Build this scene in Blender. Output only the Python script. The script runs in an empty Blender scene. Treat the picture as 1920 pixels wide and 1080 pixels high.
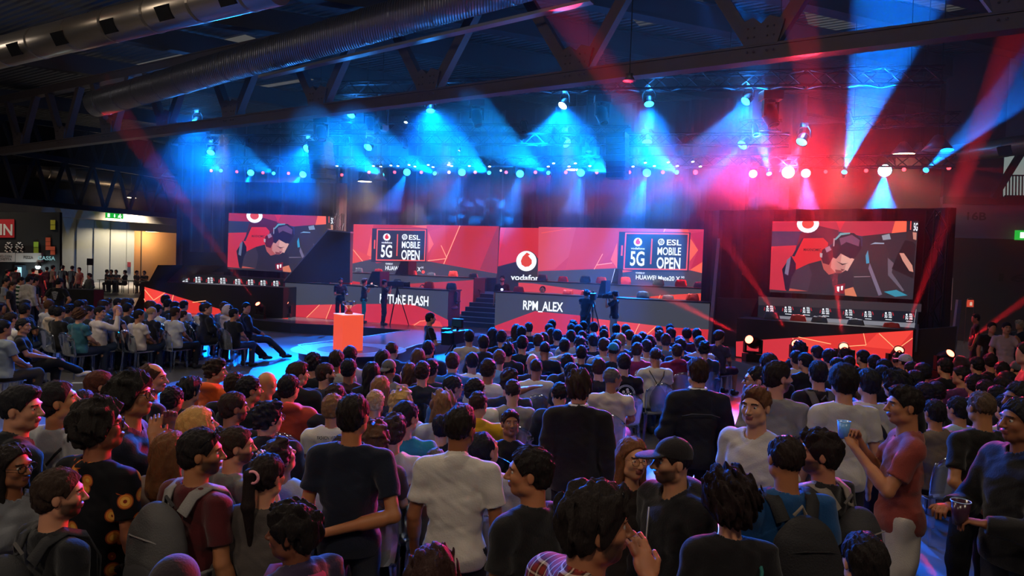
import bpy, bmesh, math, random
import numpy as np
from mathutils import Vector, Matrix
R_ = math.radians
sc = bpy.context.scene
COL = sc.collection
# ---------------------------------------------------------------- camera
CAMZ = 2.5; FPX = 1320.0; PITCH = R_(1.95); ROLL = R_(2.0)
cam_d = bpy.data.cameras.new('camera'); cam = bpy.data.objects.new('camera', cam_d); COL.objects.link(cam)
cam_d.sensor_width = 36; cam_d.lens = FPX / 1920 * 36; cam_d.clip_end = 300
CM = Matrix.Rotation(R_(90) - PITCH, 3, 'X') @ Matrix.Rotation(ROLL, 3, 'Z')
cam.matrix_world = Matrix.Translation((0, 0, CAMZ)) @ CM.to_4x4()
sc.camera = cam
# ---------------------------------------------------------------- world, exposure
w = bpy.data.worlds.new('hall_air'); sc.world = w; w.use_nodes = True
w.node_tree.nodes['Background'].inputs[0].default_value = (.55, .62, .9, 1)
w.node_tree.nodes['Background'].inputs[1].default_value = .03
sc.view_settings.view_transform = 'Standard'; sc.view_settings.look = 'None'
sc.view_settings.exposure = 0; sc.view_settings.gamma = 1; sc.view_settings.use_curve_mapping = False
cy = sc.cycles
cy.use_denoising = True
try: cy.denoiser = 'OPENIMAGEDENOISE'
except Exception: pass
cy.max_bounces = 5; cy.diffuse_bounces = 2; cy.glossy_bounces = 3; cy.transmission_bounces = 3
cy.transparent_max_bounces = 12; cy.volume_bounces = 0
cy.use_light_tree = True; cy.sample_clamp_indirect = 4; cy.sample_clamp_direct = 0
cy.caustics_reflective = False; cy.caustics_refractive = False

CAMP = Vector((0, 0, CAMZ))
def ray(px, py):
    v = CM @ Vector(((px - 960) / FPX, -(py - 540) / FPX, -1)); return v / v.y
def P(px, py, Y): return CAMP + ray(px, py) * Y
def G(px, py, z=0.0):
    v = ray(px, py); return CAMP + v * ((z - CAMZ) / v.z)
class VPlane:
    """vertical wall plane through a plan point, running along a plan direction"""
    def __init__(s, x, y, yaw):   # yaw: degrees the right end turns towards the viewer
        s.o = Vector((x, y, 0)); s.e = Vector((math.cos(R_(yaw)), -math.sin(R_(yaw)), 0)); s.n = Vector((math.sin(R_(yaw)), math.cos(R_(yaw)), 0))
        s.yaw = yaw
    def hit(s, px, py, off=0.0):
        v = ray(px, py); t = (s.o + s.n * off - CAMP).dot(s.n) / v.dot(s.n); return CAMP + v * t
    def back(s, d): q = s.o + s.n * d; return VPlane(q.x, q.y, s.yaw)
    def T(s, p): return (Vector(p) - s.o).dot(s.e)
    def at(s, t, z, off=0.0): q = s.o + s.e * t + s.n * off; return Vector((q.x, q.y, z))
def proj(p):
    q = CM.transposed() @ (Vector(p) - CAMP); return 960 + FPX * q.x / -q.z, 540 - FPX * q.y / -q.z

def lin(h):
    if not isinstance(h, str): return tuple(h) if len(h) == 4 else tuple(h) + (1,)
    c = [int(h[i:i+2], 16) / 255 for i in (0, 2, 4)]
    return tuple((x / 12.92 if x <= .04045 else ((x + .055) / 1.055) ** 2.4) for x in c) + (1,)
MATS = {}
def pbr(name, col, rough=.6, metal=0, bump=0, bscale=30, spec=.4, var=0, vscale=4, objcol=False, sheen=0, emis=None):
    if name in MATS: return MATS[name]
    m = bpy.data.materials.new(name); m.use_nodes = True; nt = m.node_tree; b = nt.nodes['Principled BSDF']
    b.inputs['Base Color'].default_value = lin(col); b.inputs['Roughness'].default_value = rough
    b.inputs['Metallic'].default_value = metal; b.inputs['Specular IOR Level'].default_value = spec
    tc = nt.nodes.new('ShaderNodeTexCoord')
    src = None
    if objcol:
        oi = nt.nodes.new('ShaderNodeObjectInfo'); src = oi.outputs['Color']
    if var:
        n = nt.nodes.new('ShaderNodeTexNoise'); n.inputs['Scale'].default_value = vscale; n.inputs['Detail'].default_value = 5
        nt.links.new(tc.outputs['Object'], n.inputs['Vector'])
        mr = nt.nodes.new('ShaderNodeMapRange'); mr.inputs[3].default_value = 1 - var; mr.inputs[4].default_value = 1 + var
        nt.links.new(n.outputs['Fac'], mr.inputs[0])
        mx = nt.nodes.new('ShaderNodeMix'); mx.data_type = 'RGBA'; mx.blend_type = 'MULTIPLY'; mx.inputs[0].default_value = 1
        if src: nt.links.new(src, mx.inputs[6])
        else: mx.inputs[6].default_value = lin(col)
        nt.links.new(mr.outputs[0], mx.inputs[7]); src = mx.outputs[2]
    if src: nt.links.new(src, b.inputs['Base Color'])
    if bump:
        n = nt.nodes.new('ShaderNodeTexNoise'); n.inputs['Scale'].default_value = bscale; n.inputs['Detail'].default_value = 4
        nt.links.new(tc.outputs['Object'], n.inputs['Vector'])
        bp = nt.nodes.new('ShaderNodeBump'); bp.inputs['Strength'].default_value = bump; bp.inputs['Distance'].default_value = .01
        nt.links.new(n.outputs['Fac'], bp.inputs['Height']); nt.links.new(bp.outputs[0], b.inputs['Normal'])
    if sheen: b.inputs['Sheen Weight'].default_value = sheen
    MATS[name] = m; return m
def em(name, col, s=1.0):
    if name in MATS: return MATS[name]
    m = bpy.data.materials.new(name); m.use_nodes = True; b = m.node_tree.nodes['Principled BSDF']
    b.inputs['Base Color'].default_value = (.01, .01, .01, 1); b.inputs['Roughness'].default_value = .5; b.inputs['Specular IOR Level'].default_value = .2
    b.inputs['Emission Color'].default_value = lin(col); b.inputs['Emission Strength'].default_value = s
    MATS[name] = m; return m

class MB:
    def __init__(s): s.v = []; s.f = []; s.mi = []; s.m = []
    def mat(s, m):
        if m not in s.m: s.m.append(m)
        return s.m.index(m)
    def face(s, pts, m=None):
        k = len(s.v); s.v += [tuple(p) for p in pts]; s.f.append(tuple(range(k, k + len(pts)))); s.mi.append(s.mat(m))
    def mesh(s, V, F, m=None):
        k = len(s.v); s.v += [tuple(p) for p in V]; i = s.mat(m)
        for f in F: s.f.append(tuple(k + j for j in f)); s.mi.append(i)
    def prism(s, base, up, m=None):
        """base polygon points, extruded by vector up"""
        n = len(base); up = Vector(up); b = [Vector(p) for p in base]; t = [p + up for p in b]
        F = [tuple(range(n))[::-1], tuple(range(n, 2 * n))] + [(i, (i + 1) % n, n + (i + 1) % n, n + i) for i in range(n)]
        s.mesh(b + t, F, m)
    def box(s, c, sz, m=None, rz=0, M=None):
        x, y, z = [q / 2 for q in sz]
        V = [Vector((a * x, b * y, d * z)) for a in (-1, 1) for b in (-1, 1) for d in (-1, 1)]
        Q = M if M is not None else Matrix.Rotation(rz, 3, 'Z')
        V = [Q @ p + Vector(c) for p in V]
        s.mesh(V, [(0, 1, 3, 2), (4, 6, 7, 5), (0, 4, 5, 1), (2, 3, 7, 6), (0, 2, 6, 4), (1, 5, 7, 3)], m)
    def bar(s, a, b, wd, m=None, h=None):
        """rectangular bar from a to b"""
        a = Vector(a); b = Vector(b); d = b - a; L = d.length
        if L < 1e-6: return
        z = d / L; up = Vector((0, 0, 1)) if abs(z.z) < .95 else Vector((0, 1, 0))
        x = z.cross(up).normalized(); y = x.cross(z)
        s.box((a + b) / 2, (wd, h or wd, L), m, M=Matrix((x, y, z)).transposed())
    def tube(s, pts, r, m=None, n=8, cap=True):
        pts = [Vector(p) for p in pts]; rr = r if isinstance(r, (list, tuple)) else [r] * len(pts)
        V = []; pre = None
        for i, p in enumerate(pts):
            d = (pts[min(i + 1, len(pts) - 1)] - pts[max(i - 1, 0)]).normalized()
            if pre is None: a = d.orthogonal().normalized()
            else: a = (pre - d * pre.dot(d)).normalized()
            pre = a; b = d.cross(a)
            V += [p + (a * math.cos(2 * math.pi * k / n) + b * math.sin(2 * math.pi * k / n)) * rr[i] for k in range(n)]
        F = [(i * n + k, i * n + (k + 1) % n, (i + 1) * n + (k + 1) % n, (i + 1) * n + k) for i in range(len(pts) - 1) for k in range(n)]
        if cap: F += [tuple(range(n))[::-1], tuple(range((len(pts) - 1) * n, len(pts) * n))]
        s.mesh(V, F, m)
    def ball(s, c, r, m=None, n=12, sq=(1, 1, 1), M=None):
        V = []; c = Vector(c)
        for i in range(n + 1):
            th = math.pi * i / n
            for k in range(n * 2):
                ph = math.pi * k / n
                q = Vector((math.sin(th) * math.cos(ph) * r * sq[0], math.sin(th) * math.sin(ph) * r * sq[1], math.cos(th) * r * sq[2]))
                V.append(c + (M @ q if M is not None else q))
        w2 = n * 2
        s.mesh(V, [(i * w2 + k, (i + 1) * w2 + k, (i + 1) * w2 + (k + 1) % w2, i * w2 + (k + 1) % w2) for i in range(n) for k in range(w2)], m)
    def lathe(s, prof, c, m=None, n=20, M=None):
        """prof: (radius, height) pairs"""
        V = []; c = Vector(c)
        for r, z in prof:
            for k in range(n):
                q = Vector((r * math.cos(2 * math.pi * k / n), r * math.sin(2 * math.pi * k / n), z)); V.append(c + (M @ q if M is not None else q))
        F = [(i * n + k, i * n + (k + 1) % n, (i + 1) * n + (k + 1) % n, (i + 1) * n + k) for i in range(len(prof) - 1) for k in range(n)]
        s.mesh(V, F, m)
    def build(s, name, parent=None, smooth=False, bevel=0, loc=None):
        me = bpy.data.meshes.new(name)
        V = s.v
        if loc is not None: V = [(x - loc[0], y - loc[1], z - loc[2]) for x, y, z in V]
        me.from_pydata([tuple(v) for v in V], [], s.f)
        for m in s.m:
            me.materials.append(m)
        me.polygons.foreach_set('material_index', s.mi)
        if smooth:
            me.polygons.foreach_set('use_smooth', [True] * len(me.polygons))
        me.update()
        o = bpy.data.objects.new(name, me); COL.objects.link(o)
        if loc is not None: o.location = loc
        if parent: o.parent = parent
        if bevel:
            bv = o.modifiers.new('bevel', 'BEVEL'); bv.width = bevel; bv.segments = 2; bv.limit_method = 'ANGLE'
        return o
def empty(name, loc=(0, 0, 0), rz=0):
    o = bpy.data.objects.new(name, None); COL.objects.link(o); o.location = loc; o.rotation_euler = (0, 0, rz); o.empty_display_size = .1; return o
def tag(o, label=None, cat=None, group=None, kind=None):
    if label: o['label'] = label
    if cat: o['category'] = cat
    if group: o['group'] = group
    if kind: o['kind'] = kind
    return o
def copy_tree(o, parent=None):
    c = o.copy(); COL.objects.link(c); c.parent = parent
    for ch in KIDS.get(o.name, []):
        d = copy_tree(ch, c)
    return c
KIDS = {}
def kid(o, parent):
    o.parent = parent; KIDS.setdefault(parent.name, []).append(o); return o
def kids_of(root):
    KIDS[root.name] = [o for o in COL.objects if o.parent == root]
    for o in KIDS[root.name]: kids_of(o)
def text_mesh(body, p0, right, up, w, h, off=None):
    """letters as flat mesh: lower-left p0, total width w along right, cap height h along up"""
    cu = bpy.data.curves.new('t', 'FONT'); cu.body = body; cu.resolution_u = 3; cu.offset = .022
    ob = bpy.data.objects.new('t', cu); COL.objects.link(ob)
    bpy.context.view_layer.update()
    me = bpy.data.meshes.new_from_object(ob.evaluated_get(bpy.context.evaluated_depsgraph_get()))
    V = [v.co.copy() for v in me.vertices]; F = [tuple(p.vertices) for p in me.polygons]
    bpy.data.objects.remove(ob); bpy.data.curves.remove(cu); bpy.data.meshes.remove(me)
    xs = [v.x for v in V]; x0, x1 = min(xs), max(xs)
    cap = .69 if any(c.isupper() or c.isdigit() for c in body) else .5
    V = [Vector(p0) + Vector(right) * ((v.x - x0) / (x1 - x0) * w) + Vector(up) * (v.y / cap * h) for v in V]
    return V, F
def light(name, kind, loc, energy, col, parent=None, size=.2, spot=None, blend=.3, target=None, shape=None):
    L = bpy.data.lights.new(name, kind); L.energy = energy; L.color = col
    if kind == 'AREA': L.size = size
    else: L.shadow_soft_size = size
    if kind == 'SPOT': L.spot_size = spot; L.spot_blend = blend
    o = bpy.data.objects.new(name, L); COL.objects.link(o); o.location = loc
    if target is not None:
        o.rotation_euler = (Vector(target) - Vector(loc)).to_track_quat('-Z', 'Y').to_euler()
    return o
# ================================================================ THE HALL
ST = .32                                     # stage height
FLOOR_M = pbr('concrete', '55555a', .42, 0, .15, 3, .5, var=.28, vscale=1.2)
mb = MB(); mb.face([(-40, -4, 0), (32, -4, 0), (32, 85, 0), (-40, 85, 0)], FLOOR_M); tag(mb.build('floor'), kind='structure')
mb = MB()
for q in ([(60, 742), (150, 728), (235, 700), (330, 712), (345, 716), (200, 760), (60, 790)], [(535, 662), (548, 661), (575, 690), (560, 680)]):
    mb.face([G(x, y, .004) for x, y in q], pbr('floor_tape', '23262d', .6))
WALLM = pbr('panel_wall', '8f948c', .8, 0, .1, 6, var=.06)
WALLD = pbr('dark_wall', '1c1a20', .85, 0, .1, 6)
# left wall: fascia, wall panels and an open doorway
wl = VPlane(-35, 48, -math.degrees(math.atan2(10.7, 6.5)))
def strip(name, pl, t0, t1, z0, z1, m, th=.2, kind='structure', off=0.0):
    b = MB(); b.prism([pl.at(t0, z0, off), pl.at(t1, z0, off), pl.at(t1, z0, off + th), pl.at(t0, z0, off + th)], (0, 0, z1 - z0), m)
    o = b.build(name)
    if kind: tag(o, kind=kind)
    return o
def tt(pl, px, py=500): return pl.T(pl.hit(px, py))
tdoor0, tdoor1, tend = tt(wl, 251), tt(wl, 372), tt(wl, 430)
mb = MB()
def wallrect(t0, t1, z0, z1, m): mb.prism([wl.at(t0, z0), wl.at(t1, z0), wl.at(t1, z0, .3), wl.at(t0, z0, .3)], (0, 0, z1 - z0), m)
wallrect(-14, tdoor0, 0, 4.75, WALLM); wallrect(tdoor1, tend + 30, 0, 4.75, WALLM); wallrect(tdoor0, tdoor1, 4.1, 4.75, WALLM)
for k in range(26):
    t = -10 + k * 1.25
    if t < tdoor0: mb.box(wl.at(t, 2.35, -.01), (.03, .04, 4.6), pbr('wall_joint', '60645f', .8), rz=-R_(wl.yaw))
tag(mb.build('wall_left'), kind='structure')
strip('trim_1', wl, -14, tend + 30, 4.75, 5.55, pbr('fascia', '9a958c', .7, var=.1), off=-.25, th=.5)
# corridor behind the doorway, warm
mb = MB(); wc = pbr('warm_wall', 'c79a6c', .8, var=.05)
a, b_, c_, d_ = wl.at(tdoor0 - .5, 0, 3.2), wl.at(tdoor1 + 6, 0, 3.2), wl.at(tdoor1 + 6, 0, .3), wl.at(tdoor0 - .5, 0, .3)
mb.prism([a, b_, b_ + wl.n * .2, a + wl.n * .2], (0, 0, 4.4), wc)
mb.prism([d_, a, a - wl.e * .2, d_ - wl.e * .2], (0, 0, 4.4), wc)
q = wl.at(tt(wl, 306), 0, 3.15); mb.box((q.x, q.y, 2.1), (.05, .08, 4.2), pbr('wall_joint', '60645f'), rz=-R_(wl.yaw))
mb.prism([wl.at(tdoor0 - .5, 4.3, .3), wl.at(tdoor1 + 6, 4.3, .3), wl.at(tdoor1 + 6, 4.3, 3.4), wl.at(tdoor0 - .5, 4.3, 3.4)], (0, 0, .1), wc)
tag(mb.build('wall_corridor'), kind='structure')
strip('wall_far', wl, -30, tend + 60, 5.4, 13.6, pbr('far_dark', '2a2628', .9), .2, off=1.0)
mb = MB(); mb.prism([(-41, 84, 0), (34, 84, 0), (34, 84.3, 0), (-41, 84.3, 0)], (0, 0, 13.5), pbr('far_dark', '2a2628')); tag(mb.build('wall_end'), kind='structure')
q = wl.at(tt(wl, 312), 4.15, 2.0)
lp = empty('ceiling_lamp', q); tag(lp, 'lit warm lamp under the ceiling of the open doorway', 'lamp')
mb = MB(); mb.box((0, 0, .06), (1.1, .5, .1), pbr('lamp_white', 'd8d4cc')); kid(mb.build('housing'), lp)
mb = MB(); mb.box((0, 0, 0), (1.0, .4, .02), em('lamp_warm', 'ffe0a8', 9)); kid(mb.build('diffuser'), lp)
light('doorway_light', 'POINT', q - Vector((0, 0, .3)), 260, (1, .72, .42), size=.4)
# exit sign, wall notices
def sign(name, pl, px, py, wpx, hpx, face, label, cat, off=-.1, th=.06, extra=None):
    c = pl.hit(px, py, off); d = c.y; W = wpx * d / FPX / max(.3, abs(pl.e.x - pl.e.y * ((px - 960) / FPX))); H = hpx * d / FPX
    b = MB(); b.box(c, (W, th, H), face, rz=-R_(pl.yaw))
    e = empty(name, (c.x, c.y, c.z - H / 2)); tag(e, label, cat)
    o = b.build('panel'); o.location = -Vector(e.location); kid(o, e)
    if extra:
        b2 = MB(); extra(b2, c - pl.n * (th / 2 + .008), pl.e, Vector((0, 0, 1)), W, H)
        o2 = b2.build('symbol'); o2.location = -Vector(e.location); kid(o2, e)
    return e
def exit_sym(b, c, e, u, W, H):
    wm = em('sign_white', 'eaffea', 1.6)
    def R(x0, y0, x1, y1): b.face([c + e * (x * W) + u * (y * H) for x, y in ((x0, y0), (x1, y0), (x1, y1), (x0, y1))], wm)
    R(-.4, -.32, -.27, .32); R(-.03, -.3, .02, .3)
    b.face([c + e * (x * W) + u * (y * H) for x, y in ((-.06, 0), (-.005, -.38), (.05, 0))], wm)
    def L(x0, y0, x1, y1, t=.035):
        d = Vector((x1 - x0, y1 - y0)); n = Vector((-d.y, d.x)).normalized() * t
        b.face([c + e * (x * W) + u * (y * H) for x, y in ((x0 + n.x, y0 + n.y * 2), (x1 + n.x, y1 + n.y * 2), (x1 - n.x, y1 - n.y * 2), (x0 - n.x, y0 - n.y * 2))], wm)
    L(.30, .15, .27, -.05); L(.27, -.05, .36, -.38); L(.27, -.05, .2, -.3); L(.30, .12, .4, -.05, .025); L(.30, .12, .2, 0, .025)
    b.face([c + e * ((.31 + .035 * math.cos(k)) * W) + u * ((.3 + .1 * math.sin(k)) * H) for k in [i * .785 for i in range(8)]], wm)
sign('exit_sign', wl, 214.5, 404.5, 33, 10.5, em('exit_green', '17a838', 1.1), 'green emergency exit sign with running figure on the left wall fascia', 'sign', off=-1.2, extra=exit_sym)
sign('wall_notice', wl, 242, 496, 6, 9, pbr('notice_red', '7c2a30'), 'small red notice on the pale left wall beside the doorway', 'notice', off=-.05)
# fire equipment stand (a board on two thin legs)
q = wl.hit(169, 491, -6); e = empty('stand_sign', (q.x, q.y, 0)); tag(e, 'dark square sign board on two thin posts before the pale wall', 'sign')
mb = MB(); mb.box((0, 0, q.z), (.42, .05, .45), pbr('sign_dark', '15171a')); kid(mb.build('board'), e)
for s_ in (-.16, .16):
    mb = MB(); mb.tube([(s_, 0, 0), (s_, 0, q.z)], .02, pbr('sign_dark', '15171a')); kid(mb.build('post'), e)
# food booth on the far left
bp = VPlane(-24.5, 36, -12)
blk = pbr('booth_black', '0f1114', .7)
def bx_(mb, pl, x0, y0, x1, y1, m, off=0.0, th=.05):
    p = [pl.hit(x0, y0, off), pl.hit(x1, y0, off), pl.hit(x1, y1, off), pl.hit(x0, y1, off)]
    mb.prism(p, pl.n * th, m)
booth = empty('food_booth', bp.at(0, 0)); tag(booth, 'black food stand with pixel block graphics at the left wall', 'food stand')
def bpart(name, mb): o = mb.build(name); o.location = -Vector(booth.location); kid(o, booth); return o
mb = MB(); bx_(mb, bp, -60, 398, 112, 506, blk, 0, .3); bx_(mb, bp, -60, 506, 5, 560, blk, 0, .3); bx_(mb, bp, 78, 506, 112, 560, blk, 0, .3)
bx_(mb, bp, -60, 540, 112, 575, blk, -1.0, .9); bpart('wall', mb)
mb = MB(); g = pbr('booth_grey', '8c8a86', .7); bx_(mb, bp, -60, 474, 28, 491, g, -.3, .25); bx_(mb, bp, 29, 474.5, 77.5, 491.5, g, -.3, .25); bpart('counter_sign', mb)
mb = MB(); bx_(mb, bp, -60, 411, 26.5, 445.5, pbr('booth_red', 'b01f28', .6), -.06); bpart('red_sign', mb)
mb = MB()
for x0, y0, x1, y1, c in ((94.5, 412, 103.5, 431, 'b5ab28'), (63, 453, 72, 475, '86a82c'), (85.5, 445, 94.5, 469, 'b54a28'), (94.5, 462, 103, 478, 'b54a28')):
    n = max(1, round((y1 - y0) / 9))
    for k in range(n): bx_(mb, bp, x0, y0 + (y1 - y0) * k / n + .4, x1, y0 + (y1 - y0) * (k + 1) / n - .4, pbr('px_' + c, c, .6), -.07)
wm = pbr('px_white', 'cfcfc8', .6); rng = random.Random(3)
for cx in (16, 36):
    for x, y in ((-2, 455), (2, 455), (0, 457), (-5, 459), (5, 459), (-6, 463), (6, 463), (-4, 466), (4, 466), (-2, 462), (1, 464), (-6, 470), (3, 470), (-3, 472), (6, 472)):
        bx_(mb, bp, cx + x - 1.2, y - 1, cx + x + 1.2, y + 1, wm, -.07)
bpart('pixel_block', mb)
mb = MB()
def ptext(mb, pl, s, x0, y0, x1, y1, m, off=0.0):
    """text whose lower-left is pixel (x0,y1) and whose box reaches (x1,y0)"""
    a = pl.hit(x0, y1, off); b = pl.hit(x1, y1, off); t = pl.hit(x0, y0, off)
    V, F = text_mesh(s, a, pl.e, (0, 0, 1), (b - a).length * (1 if (b - a).dot(pl.e) > 0 else -1), (t - a).z); mb.mesh(V, F, m)
ptext(mb, bp, 'IN', 0, 420, 23, 440, wm, -.08)
tw = em('text_cyan', '8fc4c8', .6); ptext(mb, bp, 'CASSA', 71, 480, 103.5, 487, tw, -.35)
tk = pbr('text_dark', '3a3a3a'); ptext(mb, bp, 'PIZZA', 44, 480, 62, 485, tk, -.32); ptext(mb, bp, 'PANINO CON', -16, 477.5, 22, 481.5, tk, -.32); ptext(mb, bp, 'PORCHETTA', -14, 483.5, 22, 487.5, tk, -.32)
bpart('lettering', mb)
mb = MB(); bx_(mb, bp, 5, 497, 26, 520, pbr('menu_y', '4d4a22'), .25); bx_(mb, bp, 44, 495, 52, 522, pbr('menu_g', '1d5a1c'), .25); bpart('menu_board', mb)
q = bp.hit(35, 512, -.2); fr = empty('drinks_fridge', (q.x, q.y, 0)); tag(fr, 'lit glass drinks fridge glowing blue at the food stand', 'fridge')
mb = MB(); mb.box((0, .2, q.z - .3), (.42, .4, 1.4), pbr('fridge_body', '20303a')); kid(mb.build('body'), fr)
mb = MB(); mb.box((0, -.02, q.z - .25), (.3, .02, 1.1), em('fridge_glow', 'a8e4f8', 1.3)); 
for k, c in enumerate(('7d2f2a', '3a6a8a', 'c8c8c0')): mb.box((-.02, -.04, q.z - .55 + k * .33), (.2, .02, .12), em('can' + c, c, .8))
kid(mb.build('door'), fr)
q = bp.hit(71, 500, -.4); e = empty('spot_lamp', q); tag(e, 'small bright white lamp over the food stand counter', 'lamp')
mb = MB(); mb.ball((0, 0, 0), .11, em('lamp_cold', 'dffcff', 40), 8); kid(mb.build('bulb'), e)
mb = MB(); mb.lathe([(.03, .25), (.14, .12), (.16, .02)], (0, 0, 0), pbr('lamp_shade', '222222'), 12); kid(mb.build('shade'), e)
light('booth_light', 'POINT', q - Vector((0, .6, .3)), 45, (.85, 1, 1), size=.15)
q = bp.hit(69.5, 518, -.35); e = empty('display_case', (q.x, q.y, q.z - .35)); tag(e, 'small lit food display case with teal base on the stand', 'display case')
mb = MB(); mb.box((0, 0, .18), (.3, .3, .36), pbr('teal_base', '1f5a58')); kid(mb.build('base'), e)
mb = MB(); mb.box((0, 0, .5), (.3, .3, .28), em('food_warm', 'b5784e', .5)); kid(mb.build('cabinet'), e)
# far back wall behind the stage and the right side wall
bk = VPlane(6, 44, 22)
DRK = pbr('black_drape', '18141c', .95, 0, .3, 3, sheen=.2)
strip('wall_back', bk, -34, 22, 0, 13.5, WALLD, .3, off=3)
rw = VPlane(*P(1790, 560, 28).xy, 12)
mb = MB(); g1 = pbr('grey_panel', '7a7478', .8, var=.1); g2 = pbr('dark_panel', '3a3235', .85)
def rr(pl, x0, y0, x1, y1, m, off=0.0, th=.1): bx_(mb, pl, x0, y0, x1, y1, m, off, th)
t0 = rw.T(rw.hit(1762, 480)); zw0, zw1, tW = rw.hit(1882, 370).z, rw.hit(1882, 272).z, rw.T(rw.hit(1881, 330)) - t0
mb.prism([rw.at(t0, 0), rw.at(t0 + 30, 0), rw.at(t0 + 30, 0, .3), rw.at(t0, 0, .3)], (0, 0, 4.2), g2)
mb.prism([rw.at(t0, 4.2), rw.at(t0 + 30, 4.2), rw.at(t0 + 30, 4.2, .3), rw.at(t0, 4.2, .3)], (0, 0, zw0 - 4.2), g1)
mb.prism([rw.at(t0, zw0), rw.at(t0 + tW, zw0), rw.at(t0 + tW, zw0, .3), rw.at(t0, zw0, .3)], (0, 0, 11.4 - zw0), pbr('upper_panel', '55474b', .85))
mb.prism([rw.at(t0 + tW, zw1), rw.at(t0 + 30, zw1), rw.at(t0 + 30, zw1, .3), rw.at(t0 + tW, zw1, .3)], (0, 0, 11.4 - zw1), g1)
tag(mb.build('wall_right'), kind='structure')
strip('trim_2', rw, t0, t0 + 30, zw0 - .3, zw0 - .02, pbr('dark_panel', '3a3235'), .2, off=-.2)
strip('trim_3', rw, t0, t0 + 30, 4.15, 4.25, pbr('pale_edge', '77777c'), .06, off=-.08)
# window with a diagonal brace at the right edge
mb = MB(); bx_(mb, rw, 1882, 276, 1990, 368, em('day_glass', 'b9cbc6', .42), .2, .05); tag(mb.build('window_1'), kind='structure')
mb = MB(); fm = pbr('window_bar', '2a2326')
for x in (1887, 1893, 1899, 1905, 1911, 1917, 1923): mb.bar(rw.hit(x, 330, .1), rw.hit(x - .6, 368, .1), .035, fm)
mb.bar(rw.hit(1884, 329, .1), rw.hit(1990, 329, .1), .05, fm); mb.bar(rw.hit(1884, 369, .05), rw.hit(1990, 370, .05), .12, fm)
tag(mb.build('trim_4'), kind='structure')
e = empty('roof_brace', rw.hit(1862, 372, -.6)); tag(e, 'brown diagonal steel brace crossing the bright window at the right', 'brace')
mb = MB(); mb.bar(rw.hit(1862, 372, -.6), rw.hit(1930, 262, -.6), .28, pbr('brown_steel', '4a2a26', .6), .2); o = mb.build('brace_bar'); o.location = -Vector(e.location); kid(o, e)
mb = MB(); ptext(mb, rw, '16B', 1813, 398, 1849, 412, pbr('num_dark', '2a2628'), -.03); ptext(mb, rw, '16', 1872, 513, 1925, 527, pbr('num_dark2', '140f10'), -.03)
e = tag(mb.build('wall_number'), 'dark hall numbers painted on the grey right wall panels', 'number')
sign('exit_sign', rw, 1914, 441, 22, 18, em('exit_green', '17a838', 1.1), 'green lit exit sign cut by the right edge of the picture', 'sign', off=-.3,
     extra=lambda b, c, e, u, W, H: b.face([c + e * (x * W) + u * (y * H) for x, y in ((-.1, -.3), (.45, -.3), (.45, .3), (-.1, .3))], em('sign_white', 'eaffea', 1.6)))
# fire extinguisher sign on a tall hoop stand
q = G(1819, 655, 0); q = P(1819, 569, 24); e = empty('hoop_stand', (q.x, q.y, 0)); tag(e, 'tall hoop stand holding a lit red fire extinguisher sign', 'sign')
mb = MB(); W = .13; mb.tube([(-W, 0, 0), (-W, 0, q.z + .05)] + [(-W * math.cos(a), 0, q.z + .05 + W * math.sin(a)) for a in (.5, 1, 1.57, 2.1, 2.6)] + [(W, 0, q.z + .05), (W, 0, 0)], .012, pbr('hoop', '6a4038', .4, .5)); kid(mb.build('hoop'), e)
mb = MB(); mb.box((0, 0, q.z), (.22, .03, .24), em('ext_red', 'd84a34', .8)); kid(mb.build('panel'), e)
mb = MB(); mb.lathe([(.001, -.07), (.035, -.07), (.035, .03), (.015, .05), (.001, .05)], (0.01, -.03, q.z), em('ext_white', 'f0c8b0', .8), 10); kid(mb.build('symbol'), e)
# leaning white pole + low rail on the right
e = empty('slim_pole', G(1786, 660, 0)); tag(e, 'pale leaning pole standing right of the big right screen', 'pole')
mb = MB(); q = P(1797, 560, 22); b0 = P(1785, 668, 22); b0.z = 0; mb.bar(b0, P(1798, 562, 22), .12, pbr('pole_grey', '77696a', .5)); o = mb.build('shaft'); o.location = -Vector(e.location); kid(o, e)
mb = MB(); mb.box(b0 - Vector(e.location), (.5, .4, .03), pbr('pole_grey', '77696a')); kid(mb.build('foot'), e)
e = empty('hung_frame', P(1779, 580, 25)); tag(e, 'thin white hanging frame edge before the dark right wall', 'frame')
mb = MB()
for a, b in (((1770, 521.5), (1786, 521.5)), ((1786, 521), (1783.5, 581)), ((1784, 521), (1779.5, 581)), ((1779, 581), (1784, 581))): mb.bar(P(*a, 25), P(*b, 25), .025, pbr('white_frame', 'a0908e'))
o = mb.build('tube'); o.location = -Vector(e.location); kid(o, e)
# ---------------------------------------------------------------- roof
roof = bpy.data.materials.new('corrugated'); roof.use_nodes = True; nt = roof.node_tree; bs = nt.nodes['Principled BSDF']
bs.inputs['Base Color'].default_value = lin('5d6066'); bs.inputs['Roughness'].default_value = .55; bs.inputs['Metallic'].default_value = .2
tc = nt.nodes.new('ShaderNodeTexCoord'); mp = nt.nodes.new('ShaderNodeMapping'); mp.inputs['Rotation'].default_value = (0, 0, R_(33)); wv = nt.nodes.new('ShaderNodeTexWave')
wv.bands_direction = 'Y'; wv.inputs['Scale'].default_value = 1.1; bp_ = nt.nodes.new('ShaderNodeBump'); bp_.inputs['Strength'].default_value = 1; bp_.inputs['Distance'].default_value = .12
nt.links.new(tc.outputs['Object'], mp.inputs[0]); nt.links.new(mp.outputs[0], wv.inputs[0]); nt.links.new(wv.outputs['Fac'], bp_.inputs['Height']); nt.links.new(bp_.outputs[0], bs.inputs['Normal'])
ZR = 11.5
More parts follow.
